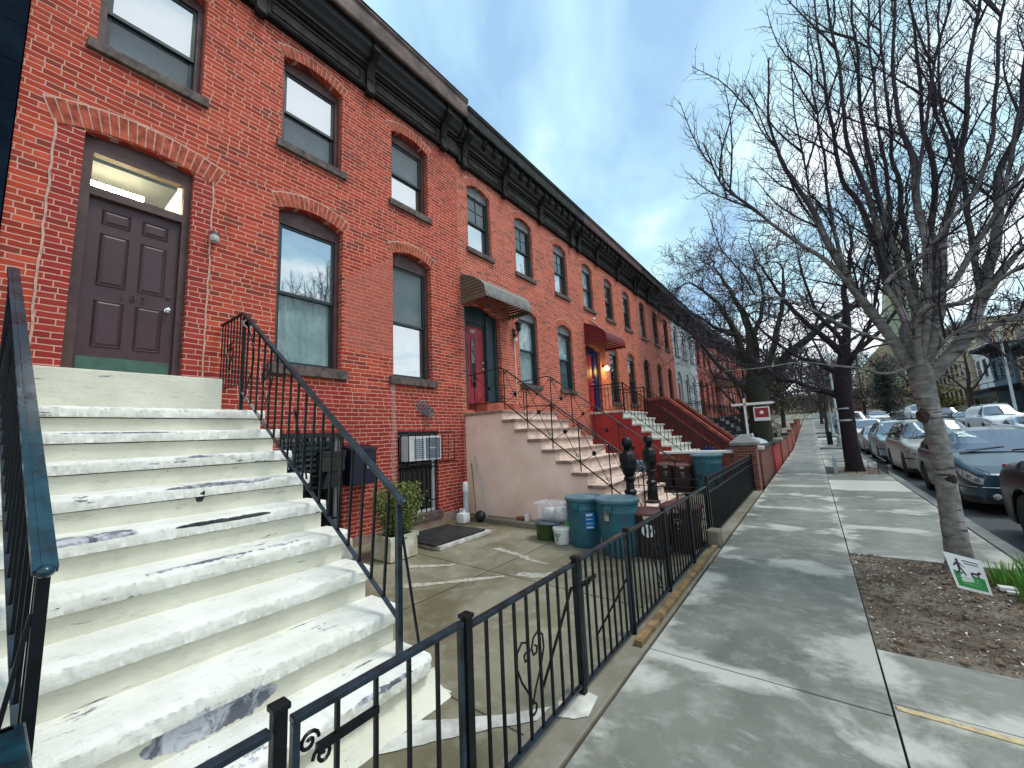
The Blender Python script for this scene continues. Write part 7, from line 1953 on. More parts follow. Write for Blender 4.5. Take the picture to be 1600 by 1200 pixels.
# ------------------------------------------------------------------ cars
def lerp_tab(tab, y):
    if y <= tab[0][0]: return tab[0][1]
    for (a, va), (b, vb) in zip(tab, tab[1:]):
        if y <= b:
            f = (y-a)/(b-a); f = f*f*(3-2*f) if False else f
            return va+(vb-va)*f
    return tab[-1][1]
CAR = {
 'hatch': dict(L=4.25, W=0.89, belt=[(0,0.70),(0.15,0.76),(0.9,0.90),(1.25,0.95),(4.0,1.00),(4.25,0.92)],
     top=[(0,0.70),(0.06,0.745),(0.35,0.84),(0.9,0.955),(1.22,1.01),(1.30,1.03),(2.02,1.42),(2.5,1.48),(3.3,1.45),(3.75,1.38),(4.1,1.05),(4.25,0.90)], cab=(1.28,4.0), ws=(1.30,2.02), rw=(3.72,4.08), wheels=(0.86,3.45), wr=0.32),
 'suv': dict(L=4.5, W=0.92, belt=[(0,0.82),(0.15,0.92),(1.0,1.03),(1.3,1.05),(4.3,1.10),(4.5,1.0)],
     top=[(0,0.82),(0.08,0.93),(0.5,1.02),(1.2,1.10),(1.35,1.14),(1.95,1.62),(2.5,1.70),(3.8,1.68),(4.2,1.58),(4.42,1.1),(4.5,1.0)], cab=(1.33,4.35), ws=(1.35,1.95), rw=(4.2,4.42), wheels=(0.9,3.6), wr=0.36),
 'sedan': dict(L=4.7, W=0.91, belt=[(0,0.68),(0.15,0.76),(1.0,0.89),(1.4,0.93),(4.0,0.98),(4.7,0.90)],
     top=[(0,0.68),(0.08,0.74),(0.5,0.86),(1.3,0.96),(1.42,0.98),(2.2,1.38),(2.7,1.43),(3.3,1.40),(4.0,1.08),(4.5,1.04),(4.7,0.92)], cab=(1.40,4.05), ws=(1.42,2.2), rw=(3.35,4.0), wheels=(0.92,3.72), wr=0.33),
 'van': dict(L=5.0, W=0.98, belt=[(0,0.85),(0.15,0.98),(0.8,1.12),(1.0,1.15),(4.8,1.2),(5.0,1.2)],
     top=[(0,0.85),(0.08,0.98),(0.4,1.08),(0.75,1.20),(0.85,1.24),(1.55,1.85),(1.9,1.95),(4.7,1.95),(4.95,1.85),(5.0,1.7)], cab=(0.85,4.9), ws=(0.85,1.55), rw=(4.95,5.0), wheels=(0.85,4.0), wr=0.36),
}
def car(x, y, z, kind, paint, label, rev=False, rack=False, hood_open=False):
    """front faces -y at y; length runs +y"""
    S = CAR[kind]; t = thing('parked_car', (x, y+S['L']/2, z), label, 'car' if kind != 'van' else 'van', 'cars parked along the kerbs')
    L, W = S['L'], S['W']; zc = 0.19
    st_ = set([0, 0.015, 0.04, 0.08, 0.14, 0.22, L, L-0.02, L-0.06, L-0.14])
    k = 0.3
    while k < L-0.2: st_.add(round(k, 3)); k += 0.12
    for tab in (S['belt'], S['top']):
        for a, _ in tab: st_.add(a)
    for w in S['wheels']:
        for j in range(-9, 10): st_.add(round(w+(S['wr']+0.05)*math.sin(j/9*PI/2), 4))
    for v in S['cab']+S['ws']+S['rw']: st_.add(v)
    ys = sorted(st_); ys = [a for i, a in enumerate(ys) if i == 0 or a-ys[i-1] > 0.004]
    def wid(yy):
        f = min(1, yy/0.55); r_ = min(1, (L-yy)/0.5)
        return W*(0.74+0.26*math.sqrt(max(0, 1-(1-f)**2.2)))*(0.88+0.12*math.sqrt(max(0, 1-(1-r_)**2)))
    def section(yy):
        w = wid(yy); zb = zc
        arch = 0
        for wy in S['wheels']:
            R_ = S['wr']+0.05
            if abs(yy-wy) < R_: zb = max(zb, S['wr']+math.sqrt(R_*R_-(yy-wy)**2)); arch = 1
        if yy < 0.5: zb = max(zb, zc+0.02+(0.5-yy)*0.05)
        zbelt = lerp_tab(S['belt'], yy); zt = lerp_tab(S['top'], yy)
        cab = S['cab'][0] < yy < S['cab'][1]
        zbelt = min(zbelt, zt-0.005)
        zm = (zc+zbelt)/2
        up = max(0.0, zt-zbelt)
        wr = w*0.93-up*0.42
        ins = 0.0
        P = [(0, zb), (w*0.80, zb), (w*0.965, zb), (w*0.99, max(zb+0.01, zc+0.12)), (w*1.0, max(zb+0.02, zm-0.04)), (w*1.0, max(zb+0.03, zm+0.10)), (w*0.985, max(zb+0.04, zbelt-0.10)), (w*0.955, max(zb+0.05, zbelt-0.02)), (w*0.925, zbelt)]
        if cab and up > 0.12:
            P += [(w*0.925+(wr-w*0.925)*0.5+0.015, zbelt+up*0.46), (wr+0.01, zt-0.09 if up > 0.2 else zt-up*0.3), (wr-0.05, zt-0.028), (wr*0.6, zt-0.002), (0, zt+0.012)]
        else:
            P += [(w*0.90, zbelt+up*0.45), (w*0.82, zbelt+up*0.75), (w*0.62, zt-0.012), (w*0.35, zt-0.002), (0, zt+0.004)]
        return P
    sec = [section(a) for a in ys]; m_ = len(sec[0])
    def vv(i, j, sg):
        a, b = sec[i][j]; return (x+sg*a, (y+ys[i]) if not rev else (y+L-ys[i]), z+b)
    body = MB(); wsm = MB(); sw = MB(); rwm = MB(); dark = MB()
    for sg in (-1, 1):
        for i in range(len(ys)-1):
            ym = (ys[i]+ys[i+1])/2
            for j in range(m_-1):
                q = [vv(i,j,sg), vv(i+1,j,sg), vv(i+1,j+1,sg), vv(i,j+1,sg)]
                tgt = body; up = lerp_tab(S['top'], ym)-lerp_tab(S['belt'], ym)
                if j < 2: tgt = dark
                if S['ws'][0] < ym < S['ws'][1] and j >= 10: tgt = wsm
                elif S['rw'][0] < ym < S['rw'][1] and j >= 10: tgt = rwm
                elif S['cab'][0]+0.25 < ym < S['cab'][1]-0.25 and j in (8, 9) and up > 0.22 and (kind != 'van' or ym < 2.1):
                    if not any(abs(ym-p_) < 0.04 for p_ in (S['ws'][1]+0.55+0.3, S['ws'][1]+1.4)): tgt = sw
                tgt.add(q, [(0,1,2,3)], True)
    # close the nose and tail
    for i in (0, len(ys)-1):
        ring = [vv(i,j,1) for j in range(m_)]+[vv(i,j,-1) for j in range(m_-2, 0, -1)]
        body.add(ring, [tuple(range(len(ring)))], False)
    def weld(mb):
        bm = bmesh.new(); vs = [bm.verts.new(v) for v in mb.v]
        for f, s_ in zip(mb.f, mb.sm):
            try: fc = bm.faces.new([vs[i] for i in f]); fc.smooth = s_
            except ValueError: pass
        bmesh.ops.remove_doubles(bm, verts=bm.verts, dist=0.0008)
        bmesh.ops.recalc_face_normals(bm, faces=bm.faces[:])
        o_ = MB(); idx = {v: i for i, v in enumerate(bm.verts)}
        o_.v = [v.co[:] for v in bm.verts]; o_.f = [tuple(idx[v] for v in f.verts) for f in bm.faces]; o_.sm = [f.smooth for f in bm.faces]
        bm.free(); return o_
    B_ = weld(body).build('body', M[paint], t); weld(dark).build('underside', M['trimblack'], t)
    weld(wsm).build('windscreen', M['carglass'], t); weld(sw).build('side_window', M['carglass'], t)
    if rwm.v: weld(rwm).build('rear_window', M['carglass'], t)
    MB().box(x-W*0.74, x+W*0.74, y+1.35, y+L-0.5, z+0.3, z+0.80).build('cabin', M['trimblack'], t)
    Y = lambda a: (y+a) if not rev else (y+L-a)
    sd = -1 if not rev else 1
    # wheels
    for wy in S['wheels']:
        for sg in (-1, 1):
            r = S['wr']; cx = x+sg*(W-0.13)
            tw_ = MB(); tw_.lathe((cx-0.11, Y(wy), z+r), [(r*0.60,0.0),(r*0.93,0.0),(r,0.03),(r,0.19),(r*0.93,0.22),(r*0.60,0.22)], 28, True, 'x')
            T_ = tw_.build('wheel', M['tyre'], t)
            rm = MB(); xo = cx+(0.085 if sg > 0 else -0.085)
            rm.lathe((xo, Y(wy), z+r), [(r*0.60,-0.02*sg),(r*0.64,0.015*sg),(r*0.60,0.018*sg),(r*0.56,-0.01*sg)], 28, True, 'x')
            rm.lathe((xo, Y(wy), z+r), [(0.0,0.02*sg),(r*0.16,0.015*sg),(r*0.17,-0.01*sg)], 14, True, 'x')
            ns = 10
            for k in range(ns):
                a = 2*PI*k/ns; c_, s_ = math.cos(a), math.sin(a)
                rm.bar((xo, Y(wy)+c_*r*0.12, z+r+s_*r*0.12), (xo, Y(wy)+c_*r*0.6, z+r+s_*r*0.6), 0.035, 0.02, (1,0,0))
            rm.build('rim', M['galv'], T_)
            MB().lathe((cx-0.02*sg, Y(wy), z+r), [(0.0,0),(r*0.6,0.0)], 20, False, 'x').build('brake_disc', M['trimblack'], T_)
    # front end
    zt0 = z+S['top'][0][1]; hz = S['top'][0][1]
    f = MB(); f.bbox(x-W*0.36, x+W*0.36, min(Y(-0.012),Y(0.03)), max(Y(-0.012),Y(0.03)), z+hz-0.13, z+hz-0.04, 0.01); gr = f.build('grille', M['trimblack'], t)
    f = MB(); f.bbox(x-W*0.36, x+W*0.36, min(Y(-0.016),Y(0.0)), max(Y(-0.016),Y(0.0)), z+hz-0.042, z+hz-0.028, 0.004); f.bbox(x-W*0.33, x+W*0.33, min(Y(-0.014),Y(0.0)), max(Y(-0.014),Y(0.0)), z+hz-0.09, z+hz-0.08, 0.003); f.build('chrome_strip', M['chrome'], gr)
    f = MB(); f.bbox(x-W*0.5, x+W*0.5, min(Y(-0.010),Y(0.03)), max(Y(-0.010),Y(0.03)), z+0.25, z+0.36, 0.012); f.build('lower_intake', M['trimblack'], t)
    f = MB(); f.bbox(x-0.16, x+0.16, min(Y(-0.028),Y(-0.014)), max(Y(-0.028),Y(-0.014)), z+0.39, z+0.50, 0.005); f.build('number_plate', M['plate'], t)
    for sg in (-1, 1):
        # almond headlamp wrapped round the corner, hugging the body surface
        hl_ = MB(); vs = []; nu, nv = 16, 6
        for iu in range(nu+1):
            u = iu/nu; yy = 0.002+u*0.60
            P = section(yy); wz = lerp_tab(S['belt'], yy)
            h_ = 0.078*math.sin(PI*min(1, (u*0.84+0.16)))**0.6*(1.0-0.42*u)
            zc_ = wz-0.115+0.055*u
            for iv in range(nv+1):
                zz = zc_+h_*(iv/nv*2-1)
                # x on the section at height zz
                xx = P[3][0]
                for (a, b), (a2, b2) in zip(P[2:10], P[3:11]):
                    if b <= zz <= b2 and b2 > b: xx = a+(a2-a)*(zz-b)/(b2-b)
                vs.append((x+sg*(xx+0.006), Y(yy-0.004), z+zz))
        hl_.add(vs, [(i*(nv+1)+j, (i+1)*(nv+1)+j, (i+1)*(nv+1)+j+1, i*(nv+1)+j+1) for i in range(nu) for j in range(nv)], True)
        H_ = hl_.build('headlight', M['lamp_glass'], t)
        for uu, rr_s in ((0.10, 0.040), (0.30, 0.032)):
            i0 = int(uu*nu)*(nv+1)+nv//2; c0 = Vector(vs[i0]); c0 += Vector((sg*0.002, (-0.004 if not rev else 0.004), 0))
            nd = Vector((sg*(0.45+uu), (-1 if not rev else 1)*(0.9-uu), 0.1)).normalized(); a_ = nd.cross(Vector((0,0,1))).normalized(); b_ = nd.cross(a_)
            rf = MB(); rf.add([c0+a_*rr_s*math.cos(k*PI/8)+b_*rr_s*math.sin(k*PI/8)+nd*0.004 for k in range(16)], [tuple(range(16))]); rf.build('reflector', M['acgrille'], H_, fix=False)
        fg = MB(); fg.lathe((x+sg*W*0.62, Y(-0.0), z+0.33), [(0,-0.012),(0.045,-0.010),(0.055,0.0),(0.055,0.03)], 14, True, 'y'); fg.build('fog_lamp', M['lamp_glass'], t)
        mr = MB(); my = S['ws'][0]+0.42; mz = z+lerp_tab(S['belt'], my)+0.10; mr.bbox(x+sg*(W*0.97)-0.06+sg*0.04, x+sg*(W*0.97)+0.06+sg*0.09, Y(my)-0.05, Y(my)+0.05, mz-0.05, mz+0.07, 0.03); mr.bar((x+sg*W*0.86,Y(my),mz-0.07),(x+sg*W*1.0,Y(my),mz-0.02),0.03); mr.build('mirror', M[paint], t)
    # lines that follow the nose and its corners
    def around(zz, off, ya=0.75):
        L1 = []
        for k in range(13):
            yy = ya*(1-k/12)+0.001; P = section(yy); xx = P[3][0]
            for (a, b), (a2, b2) in zip(P[2:10], P[3:11]):
                if b <= zz <= b2 and b2 > b: xx = a+(a2-a)*(zz-b)/(b2-b)
            L1.append((xx+off, yy))
        pts = [Vector((x+a, Y(b-off*0.3), z+zz)) for a, b in L1]
        pts += [Vector((x+L1[-1][0]*(1-k/4)*0.98, Y(-off-0.004), z+zz)) for k in range(1, 8)]
        pts += [Vector((x-a, Y(b-off*0.3), z+zz)) for a, b in reversed(L1)]
        return pts
    MB().tube(around(hz-0.215, 0.001), 0.007, 6).build('bumper_trim', M['chrome'] if kind == 'hatch' else M['trimblack'], t)
    MB().tube(around(hz-0.235, 0.0), 0.010, 6).build('bumper_seam', M['trimblack'], t)
    lowp = [around(q, 0.003, 0.42) for q in (0.215, 0.27, 0.325)]; lb_ = MB(); n_ = len(lowp[0])
    lb_.add([p_ for L_ in lowp for p_ in L_], [(r_*n_+k, r_*n_+k+1, (r_+1)*n_+k+1, (r_+1)*n_+k) for r_ in range(2) for k in range(n_-1)], True); lb_.build('lower_bumper', M['trimblack'], t)
    for sg in (-1, 1):
        bs = MB(); pts = []
        for k in range(9):
            yy = 0.02+k/8*(S['ws'][0]-0.05); pts.append((x+sg*(wid(yy)*0.80-0.10*k/8*0), Y(yy), z+lerp_tab(S['top'], yy)*0.30+lerp_tab(S['belt'], yy)*0.70+0.012))
        bs.tube(pts, 0.005, 5); bs.build('bonnet_gap', M['trimblack'], t)
    # wipers
    wp = MB()
    for a_, b_ in ((-0.55,-0.02),(0.05,0.6)):
        y0_ = S['ws'][0]; p0 = Vector((x+a_, Y(y0_+0.02), z+lerp_tab(S['top'], y0_+0.02)+0.015)); p1 = Vector((x+b_, Y(y0_+0.12), z+lerp_tab(S['top'], y0_+0.12)+0.018)); wp.bar(p0, p1, 0.014, 0.01)
    wp.build('wiper', M['trimblack'], t)
    cw = MB(); y0_ = S['ws'][0]-0.015; hzz = lerp_tab(S['top'], y0_-0.02)
    cw.bar((x-W*0.74, Y(y0_-0.02), z+hzz+0.004), (x+W*0.74, Y(y0_-0.02), z+hzz+0.004), 0.05, 0.012); cw.build('scuttle', M['trimblack'], t)
    if rack:
        rk = MB()
        for sg in (-1, 1): rk.bar((x+sg*W*0.62,Y(2.1),z+lerp_tab(S['top'],2.3)+0.04),(x+sg*W*0.62,Y(L-0.9),z+lerp_tab(S['top'],2.3)+0.04),0.03)
        for yy_ in (2.4, L-1.3): rk.bar((x-W*0.62,Y(yy_),z+lerp_tab(S['top'],2.3)+0.06),(x+W*0.62,Y(yy_),z+lerp_tab(S['top'],2.3)+0.06),0.03)
        rk.build('roof_rack', M['galv' if kind == 'van' else 'trimblack'], t)
    tl = MB()
    for sg in (-1, 1): tl.bbox(x+sg*W*0.78-0.07, x+sg*W*0.78+0.07, min(Y(L-0.03),Y(L+0.012)), max(Y(L-0.03),Y(L+0.012)), z+0.80, z+0.98, 0.01)
    tl.build('tail_light', M['signred'], t)
    return t
zr = -0.13
car(2.93, 10.55, zr, 'hatch', 'carslate', 'slate-blue hatchback facing the viewer, parked right behind the pale tree trunk')
car(3.02, 4.75, zr, 'sedan', 'carblack', 'black car cut off by the right edge, nearest parked car')
car(2.97, 15.9, zr, 'suv', 'carsilver', 'silver-beige high-roofed car parked behind the slate-blue hatchback', rack=True)
car(2.95, 21.6, zr, 'suv', 'carteal', 'pale blue-grey high-roofed car, third behind the slate-blue hatchback')
car(2.95, 27.2, zr, 'sedan', 'carsilver', 'silver saloon, fourth behind the slate-blue hatchback')
car(2.98, 33.0, gz(35)+zr, 'suv', 'carwhite', 'white high-roofed car far along the near kerb')
car(2.95, 38.8, gz(41)+zr, 'hatch', 'cargrey', 'grey hatchback far along the near kerb')
car(2.95, 44.4, gz(46)+zr, 'van', 'carwhite', 'white van far along the near kerb')
car(2.95, 51.0, gz(53)+zr, 'sedan', 'cardark', 'dark saloon, distant along the near kerb')
car(2.95, 57.2, gz(59)+zr, 'suv', 'carteal', 'pale blue car, most distant along the near kerb')
car(10.0, 33.6, gz(36)+zr, 'sedan', 'carwhite', 'white saloon parked across the street in front of the white roof-rack van')
car(10.1, 39.6, gz(42)+zr, 'van', 'carwhite', 'white van with roof rack parked across the street', rack=True)
car(10.0, 45.8, gz(48)+zr, 'sedan', 'cargrey', 'grey saloon beyond the white roof-rack van across the street')
car(10.0, 51.4, gz(53)+zr, 'suv', 'cardark', 'dark high-roofed car across the street')
car(10.0, 57.2, gz(59)+zr, 'hatch', 'carteal', 'pale blue hatchback across the street')
car(10.0, 62.6, gz(65)+zr, 'van', 'carwhite', 'distant white van across the street')
car(10.0, 27.6, zr, 'suv', 'cardark', 'dark car at the right edge across the street, ahead of the white saloon')
car(6.3, 62.0, gz(64)+zr, 'sedan', 'carwhite', 'white car coming down the middle of the road in the distance')

# ------------------------------------------------------------------ street furniture
def pole(x, y, h, r, mat, label, arm=None, grp='poles along the kerb'):
    z = gz(y); t = thing('street_lamp' if arm else 'pole', (x, y, z), label, 'pole' if not arm else 'street lamp', grp)
    b = MB(); b.lathe((x,y,z), [(r*3.4,-0.02),(r*3.4,0.10),(r*2.6,0.14),(r*2.4,0.55),(r*1.5,0.62),(r,0.68),(r*0.7,h)], 10); b.build('shaft', M[mat], t)
    if arm:
        b = MB(); b.tube([(x,y,z+h-0.4),(x+arm*0.4,y,z+h+0.1),(x+arm,y,z+h+0.3)], 0.05, 7); b.build('arm', M[mat], t)
        b = MB(); b.bbox(x+arm-0.1, x+arm+0.6, y-0.12, y+0.12, z+h+0.24, z+h+0.38, 0.04); b.build('lamp_head', M[mat], t)
    return t
pole(1.30, 33.0, 6.5, 0.075, 'galv', 'pale metal lamp pole with square base, beyond the black-trunked tree')
pole(1.32, 44.0, 2.6, 0.05, 'galv', 'thin grey post far down the near kerb')
pole(11.6, 44.0, 7.8, 0.09, 'galv', 'street lamp with horizontal arm across the street', arm=-2.2, grp='street lamps')
b = MB(); b.bbox(0.65,0.95,34.4,34.7,0.1,1.0,0.03); b.box(0.7,0.9,34.38,34.4,0.3,0.85); solo(b, 'newspaper_box', M['carblack'], 'small black box standing by the pale lamp pole', 'box')

# ------------------------------------------------------------------ buildings across the street
def block(name, x0, x1, y0, y1, h, mat, label, floors, cols, wz=(1.2, 1.6), wcol='glassdark', corn='cornblack', frame='sashwhite', win_face=True, z=None, cornout=0.5, side=True, door=True, wmul=0.28):
    zb = gz((y0+y1)/2) if z is None else z
    t = thing(name, ((x0+x1)/2, (y0+y1)/2, zb), label, 'building', 'buildings across the street')
    MB().box(x0, x1, y0, y1, zb-1.5, zb+h).build('wall', M[mat], t)
    MB().box(x0-0.05, x1, y0-0.05, y1+0.05, zb+h, zb+h+0.12).build('roof', M['roof'], t)
    c = MB(); c.prism([(x0-cornout,zb+h+0.15),(x0-cornout,zb+h-0.05),(x0-cornout*0.3,zb+h-0.35),(x0-0.08,zb+h-0.7),(x0+0.0,zb+h-0.7),(x0+0.0,zb+h+0.15)], 'y', y0+0.001, y1-0.001)
    k = y0+0.3
    while k < y1: c.prism([(x0-cornout*0.85,zb+h-0.05),(x0-cornout*0.3,zb+h-0.4),(x0-0.05,zb+h-0.95),(x0,zb+h-0.95),(x0,zb+h-0.05)], 'y', k-0.08, k+0.08); k += 0.9
    c.build('cornice', M[corn], t)
    fh = (h-1.2)/floors
    for f in range(floors):
        for q in range(cols):
            yc = y0+(y1-y0)*(q+0.5)/cols; w_ = (y1-y0)/cols*wmul; za = zb+0.9+f*fh+0.3; zt = za+min(1.9, fh*0.62)
            m1 = MB(); m1.box(x0-0.03,x0+0.01,yc-w_-0.08,yc-w_,za-0.02,zt+0.08); m1.box(x0-0.03,x0+0.01,yc+w_,yc+w_+0.08,za-0.02,zt+0.08); m1.box(x0-0.03,x0+0.01,yc-w_,yc+w_,zt,zt+0.08); m1.box(x0-0.09,x0+0.01,yc-w_-0.14,yc+w_+0.14,za-0.12,za-0.02); m1.box(x0-0.025,x0+0.01,yc-w_,yc+w_,(za+zt)/2-0.03,(za+zt)/2+0.03)
            W_ = m1.build('window', M[frame], t)
            MB().add([(x0-0.008,yc-w_,za),(x0-0.008,yc+w_,za),(x0-0.008,yc+w_,zt),(x0-0.008,yc-w_,zt)], [(0,1,2,3)]).build('pane', M[wcol], W_)
    if side:
        # windows on the side facing down the street
        for f in range(floors):
            for q in range(2):
                xc = x0+1.6+q*2.6; za = zb+1.2+f*fh; zt = za+1.5
                m1 = MB(); m1.box(xc-0.5,xc+0.5,y0-0.04,y0+0.01,za-0.1,za); m1.box(xc-0.5,xc-0.42,y0-0.03,y0+0.01,za,zt); m1.box(xc+0.42,xc+0.5,y0-0.03,y0+0.01,za,zt); m1.box(xc-0.42,xc+0.42,y0-0.03,y0+0.01,zt-0.08,zt)
                W_ = m1.build('window', M[frame], t)
                MB().add([(xc-0.42,y0-0.008,za),(xc+0.42,y0-0.008,za),(xc+0.42,y0-0.008,zt),(xc-0.42,y0-0.008,zt)], [(0,1,2,3)]).build('pane', M[wcol], W_)
    if door:
        m1 = MB(); m1.bbox(x0-0.9,x0,y0+0.4,y0+2.0,zb-0.3,zb+0.5,0.02); m1.build('doorstep', M['greyarch'], t)
        m1 = MB(); m1.box(x0-0.05,x0,y0+0.7,y0+1.7,zb+0.5,zb+2.7); m1.build('door', M['doorred' if mat == 'tan' else 'sashbrown'], t)
    return t
block('brick_building', 15.2, 24, 45.0, 55.2, 6.6, 'orangebrick', 'orange brick building cut by the right edge across the street', 2, 4, side=False)
block('wooden_house', 15.0, 24, 55.4, 60.7, 6.9, 'bluesiding', 'slate-blue clapboard house with dark bracketed cornice across the street', 2, 3, frame='bluesiding', wmul=0.24, cornout=1.3)
sh = thing('shop_front', (14.3, 58, gz(58)), 'dark teal single-storey shop front projecting below the slate-blue house', 'shop')
b = MB(); b.box(13.6, 14.99, 54.9, 61.5, gz(58)-1, gz(58)+2.7); b.build('wall', M['jambteal'], sh)
b = MB(); b.prism([(13.2,gz(58)+2.7),(13.2,gz(58)+2.95),(15.0,gz(58)+3.2),(15.0,gz(58)+2.7)], 'y', 54.6, 61.8); b.build('roof', M['cornblack'], sh)
for q in range(4):
    b = MB(); b.box(13.57, 13.6, 55.2+q*1.55, 56.4+q*1.55, gz(58)+0.8, gz(58)+2.2); b.build('window', M['glassdark'], sh)
block('row_building', 15.4, 24, 60.9, 66.8, 7.4, 'palestucco', 'white stuccoed house left of the slate-blue house', 2, 3, corn='palestucco', cornout=0.3)
block('row_building', 15.0, 24, 67.0, 83.0, 10.6, 'tan', 'tan stone-fronted building with tall windows and brown door hood', 3, 8, corn='tan', cornout=0.5, frame='tan')
block('row_building', 15.0, 24, 83.2, 104.0, 9.2, 'brickfar', 'brown brick building beyond the tan one', 3, 6)
block('row_building', -30, -19, 70, 90, 9.5, 'palestucco', 'pale distant house behind the end of the brick row', 3, 5, side=True)
block('row_building', -16.5, -5.5, 62.5, 75, 9.0, 'brickfar', 'dark red brick building past the corner, beyond the row', 3, 4, wmul=0.2)
for i, (xa, xb_, hh, mt, lb) in enumerate(((-40,-14,8,'brickfar','low brown building closing the street on its left side'),(-13.5,6,6.5,'tan','low tan building closing the street straight ahead'),(6.5,30,7.5,'brickfar','low brown building closing the street on its right side'),(30.5,70,8,'palestucco','low pale building at the far right end of the street'))):
    block('row_building', xa, xb_, 166, 178, hh, mt, lb, 2, 2, corn='cornblack', door=False, z=4.4)
# large grey roof behind
t = thing('hall_roof', (34, 76, 0), 'large grey hipped roof rising behind the slate-blue and tan houses', 'building')
b = MB(); b.box(24.5, 60, 60, 104, 0, 12.8); b.build('wall', M['tan'], t)
b = MB(); b.add([(23.5,58,12.8),(61,58,12.8),(61,106,12.8),(23.5,106,12.8),(33,70,20),(52,70,20),(52,94,20),(33,94,20)], [(0,1,5,4),(1,2,6,5),(2,3,7,6),(3,0,4,7),(4,5,6,7)]); b.build('roof', M['slateroof'], t)
# church spire
t = thing('church', (23.8, 150, 4.4), 'pale green church spire seen through the branches of the nearest tree', 'church')
b = MB(); b.bbox(20.0,27.6,146,154,2,30,0.1); b.build('tower', M['copper'], t)
b = MB(); b.lathe((23.8,150,30), [(5.0,0),(4.6,1.0),(3.4,8),(2.0,20),(0.8,31),(0.15,34),(0.0,35)], 8, False); b.build('spire', M['copper'], t)
b = MB()
for a in range(8):
    an = a*PI/4+PI/8; b.tube([(23.8+4.8*math.cos(an),150+4.8*math.sin(an),30),(23.8+3.5*math.cos(an),150+3.5*math.sin(an),38),(23.8+2.1*math.cos(an),150+2.1*math.sin(an),50),(23.8+0.3*math.cos(an),150+0.3*math.sin(an),64)],0.22,5)
b.build('rib', M['offwhite'], t)
for sx, sy in ((-1,-1),(1,-1),(1,1),(-1,1)): MB().lathe((23.8+sx*3.4,150+sy*3.6,30), [(0.8,0),(0.75,2.2),(0.0,7.5)], 6, False).build('pinnacle', M['copper'], t)
b = MB()
for k in (-1, 1): b.prism([(23.8+k*1.7-0.8,16),(23.8+k*1.7-0.8,25),(23.8+k*1.7,27),(23.8+k*1.7+0.8,25),(23.8+k*1.7+0.8,16)], 'y', 145.9, 145.99)
b.build('louvre_window', M['trimblack'], t)
b = MB(); b.box(14,34,154,185,0,18); b.prism([(14,18),(24,30),(34,18)], 'y', 154.1, 184.9); b.build('nave', M['tan'], t)

# ------------------------------------------------------------------ light, sky, camera
SUN_EL, SUN_AZ = 63, 62            # azimuth measured from +y towards +x
w = bpy.data.worlds.new('World'); scene.world = w; w.use_nodes = True
nt = w.node_tree; nt.nodes.clear(); g = G(nt)
out = g.n('OutputWorld'); bg = g.n('Background'); bg.inputs[1].default_value = 0.10
sky = g.n('TexSky', sky_type='NISHITA'); sky.sun_disc = False; sky.sun_elevation = R(SUN_EL); sky.sun_rotation = R(SUN_AZ)
sky.air_density = 1.2; sky.dust_density = 1.5; sky.ozone_density = 1.0
tc = g.n('TexCoord'); d = tc.outputs['Generated']; sx, sy, sz = g.sep(d)
k = g.math('DIVIDE', 1.0, g.math('ADD', g.math('MAXIMUM', sz, 0.0), 0.22))
pl = g.comb(g.math('MULTIPLY', sx, k), g.math('MULTIPLY', sy, k), 0.0)
rot = g.n('VectorRotate'); g.put(rot.inputs['Vector'], pl); rot.inputs['Axis'].default_value = (0,0,1); rot.inputs['Angle'].default_value = R(-28)
st_ = g.scale(rot.outputs[0], (1.0, 0.42, 1.0))
n1 = g.noise(st_, 1.7, 5, 0.50, 0.5); n2 = g.noise(st_, 4.6, 5, 0.5, 0.3)
cl = g.math('ADD', g.math('MULTIPLY', n1, 0.76), g.math('MULTIPLY', n2, 0.24))
glow = g.math('ADD', g.math('MULTIPLY', sx, 0.55), g.math('MULTIPLY', sy, 0.83))
glow = g.ramp(glow, [(0.60, 0.0), (1.0, 1.0)])
low = g.ramp(sz, [(0.05, 1.0), (0.45, 0.0)])
cov = g.math('ADD', g.math('MULTIPLY', g.math('SUBTRACT', cl, 0.5), 3.4), g.math('ADD', g.math('MULTIPLY', glow, 0.42), g.math('MULTIPLY', low, 0.22)))
cov = g.math('ADD', cov, 0.40)
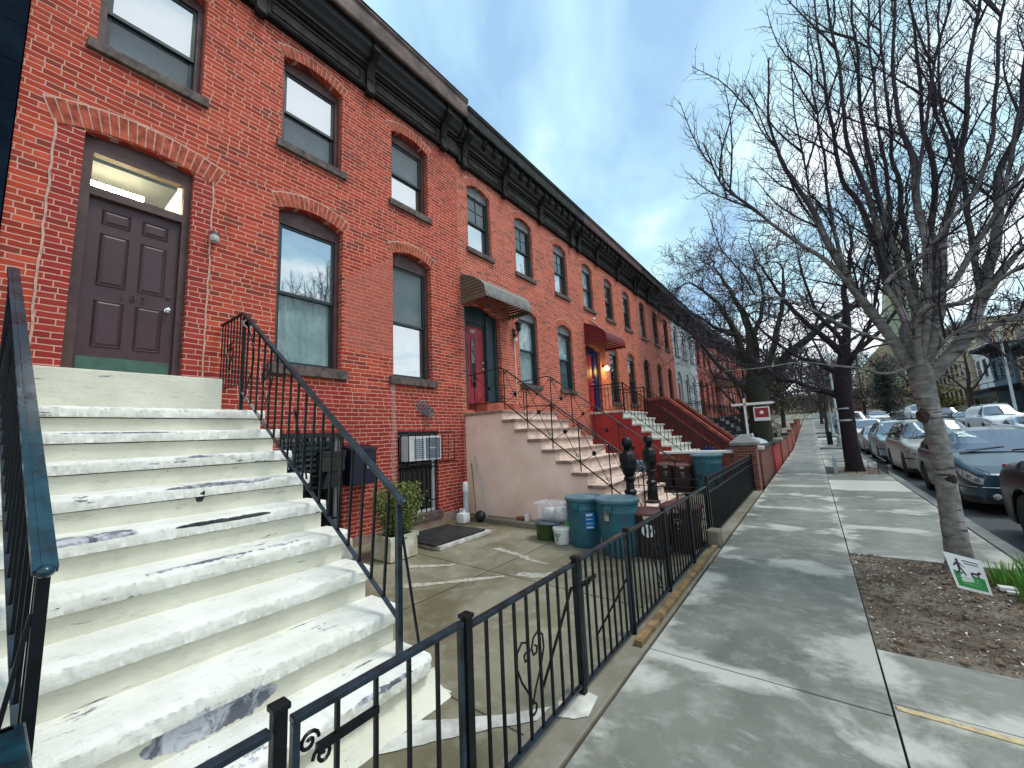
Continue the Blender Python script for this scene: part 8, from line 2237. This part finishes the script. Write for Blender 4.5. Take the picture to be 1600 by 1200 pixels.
cov = g.math('ADD', cov, g.math('MULTIPLY', g.ramp(g.math('MULTIPLY', sy, -1.0), [(0.0, 0.0), (0.7, 1.0)]), 0.38))  # extra cloud cover behind the camera, added to fill walls facing it
blue = (1.75, 2.85, 4.1); mid = (2.75, 4.25, 4.75); wht = (5.6, 5.9, 6.1)
c1 = g.mix(g.ramp(cov, [(0.18,0.0),(0.50,1.0)]), blue, mid); c2 = g.mix(g.ramp(cov, [(0.50,0.0),(0.86,1.0)]), c1, wht)
col = g.mix(0.12, c2, sky.outputs[0])
g.put(bg.inputs[0], col); nt.links.new(bg.outputs[0], out.inputs[0])
sl = bpy.data.lights.new('sun', 'SUN'); sl.energy = 1.0; sl.angle = R(20); sl.color = (1.0, 0.96, 0.90)
so = bpy.data.objects.new('sun', sl); COL.objects.link(so)
dv = Vector((math.sin(R(SUN_AZ))*math.cos(R(SUN_EL)), math.cos(R(SUN_AZ))*math.cos(R(SUN_EL)), math.sin(R(SUN_EL))))
so.rotation_euler = dv.to_track_quat('Z', 'Y').to_euler(); so.location = dv*60

cam = bpy.data.cameras.new('camera'); co = bpy.data.objects.new('camera', cam); COL.objects.link(co)
yaw, pit, rol = -0.642361312, 0.134039708, -0.0466340402
fw = Vector((math.sin(yaw)*math.cos(pit), math.cos(yaw)*math.cos(pit), math.sin(pit)))
r0 = Vector((math.cos(yaw), -math.sin(yaw), 0)); u0 = r0.cross(fw)
rr_ = r0*math.cos(rol)+u0*math.sin(rol); uu_ = -r0*math.sin(rol)+u0*math.cos(rol)
co.matrix_world = Matrix(((rr_.x,uu_.x,-fw.x,0),(rr_.y,uu_.y,-fw.y,0),(rr_.z,uu_.z,-fw.z,1.6),(0,0,0,1)))
cam.sensor_width = 36; cam.lens = 617.468652/1600*36; cam.clip_end = 3000; cam.clip_start = 0.05
scene.camera = co
scene.render.resolution_x = 1024; scene.render.resolution_y = 768
scene.view_settings.view_transform = 'Standard'; scene.view_settings.look = 'None'
scene.view_settings.exposure = 1.2; scene.view_settings.gamma = 1.0
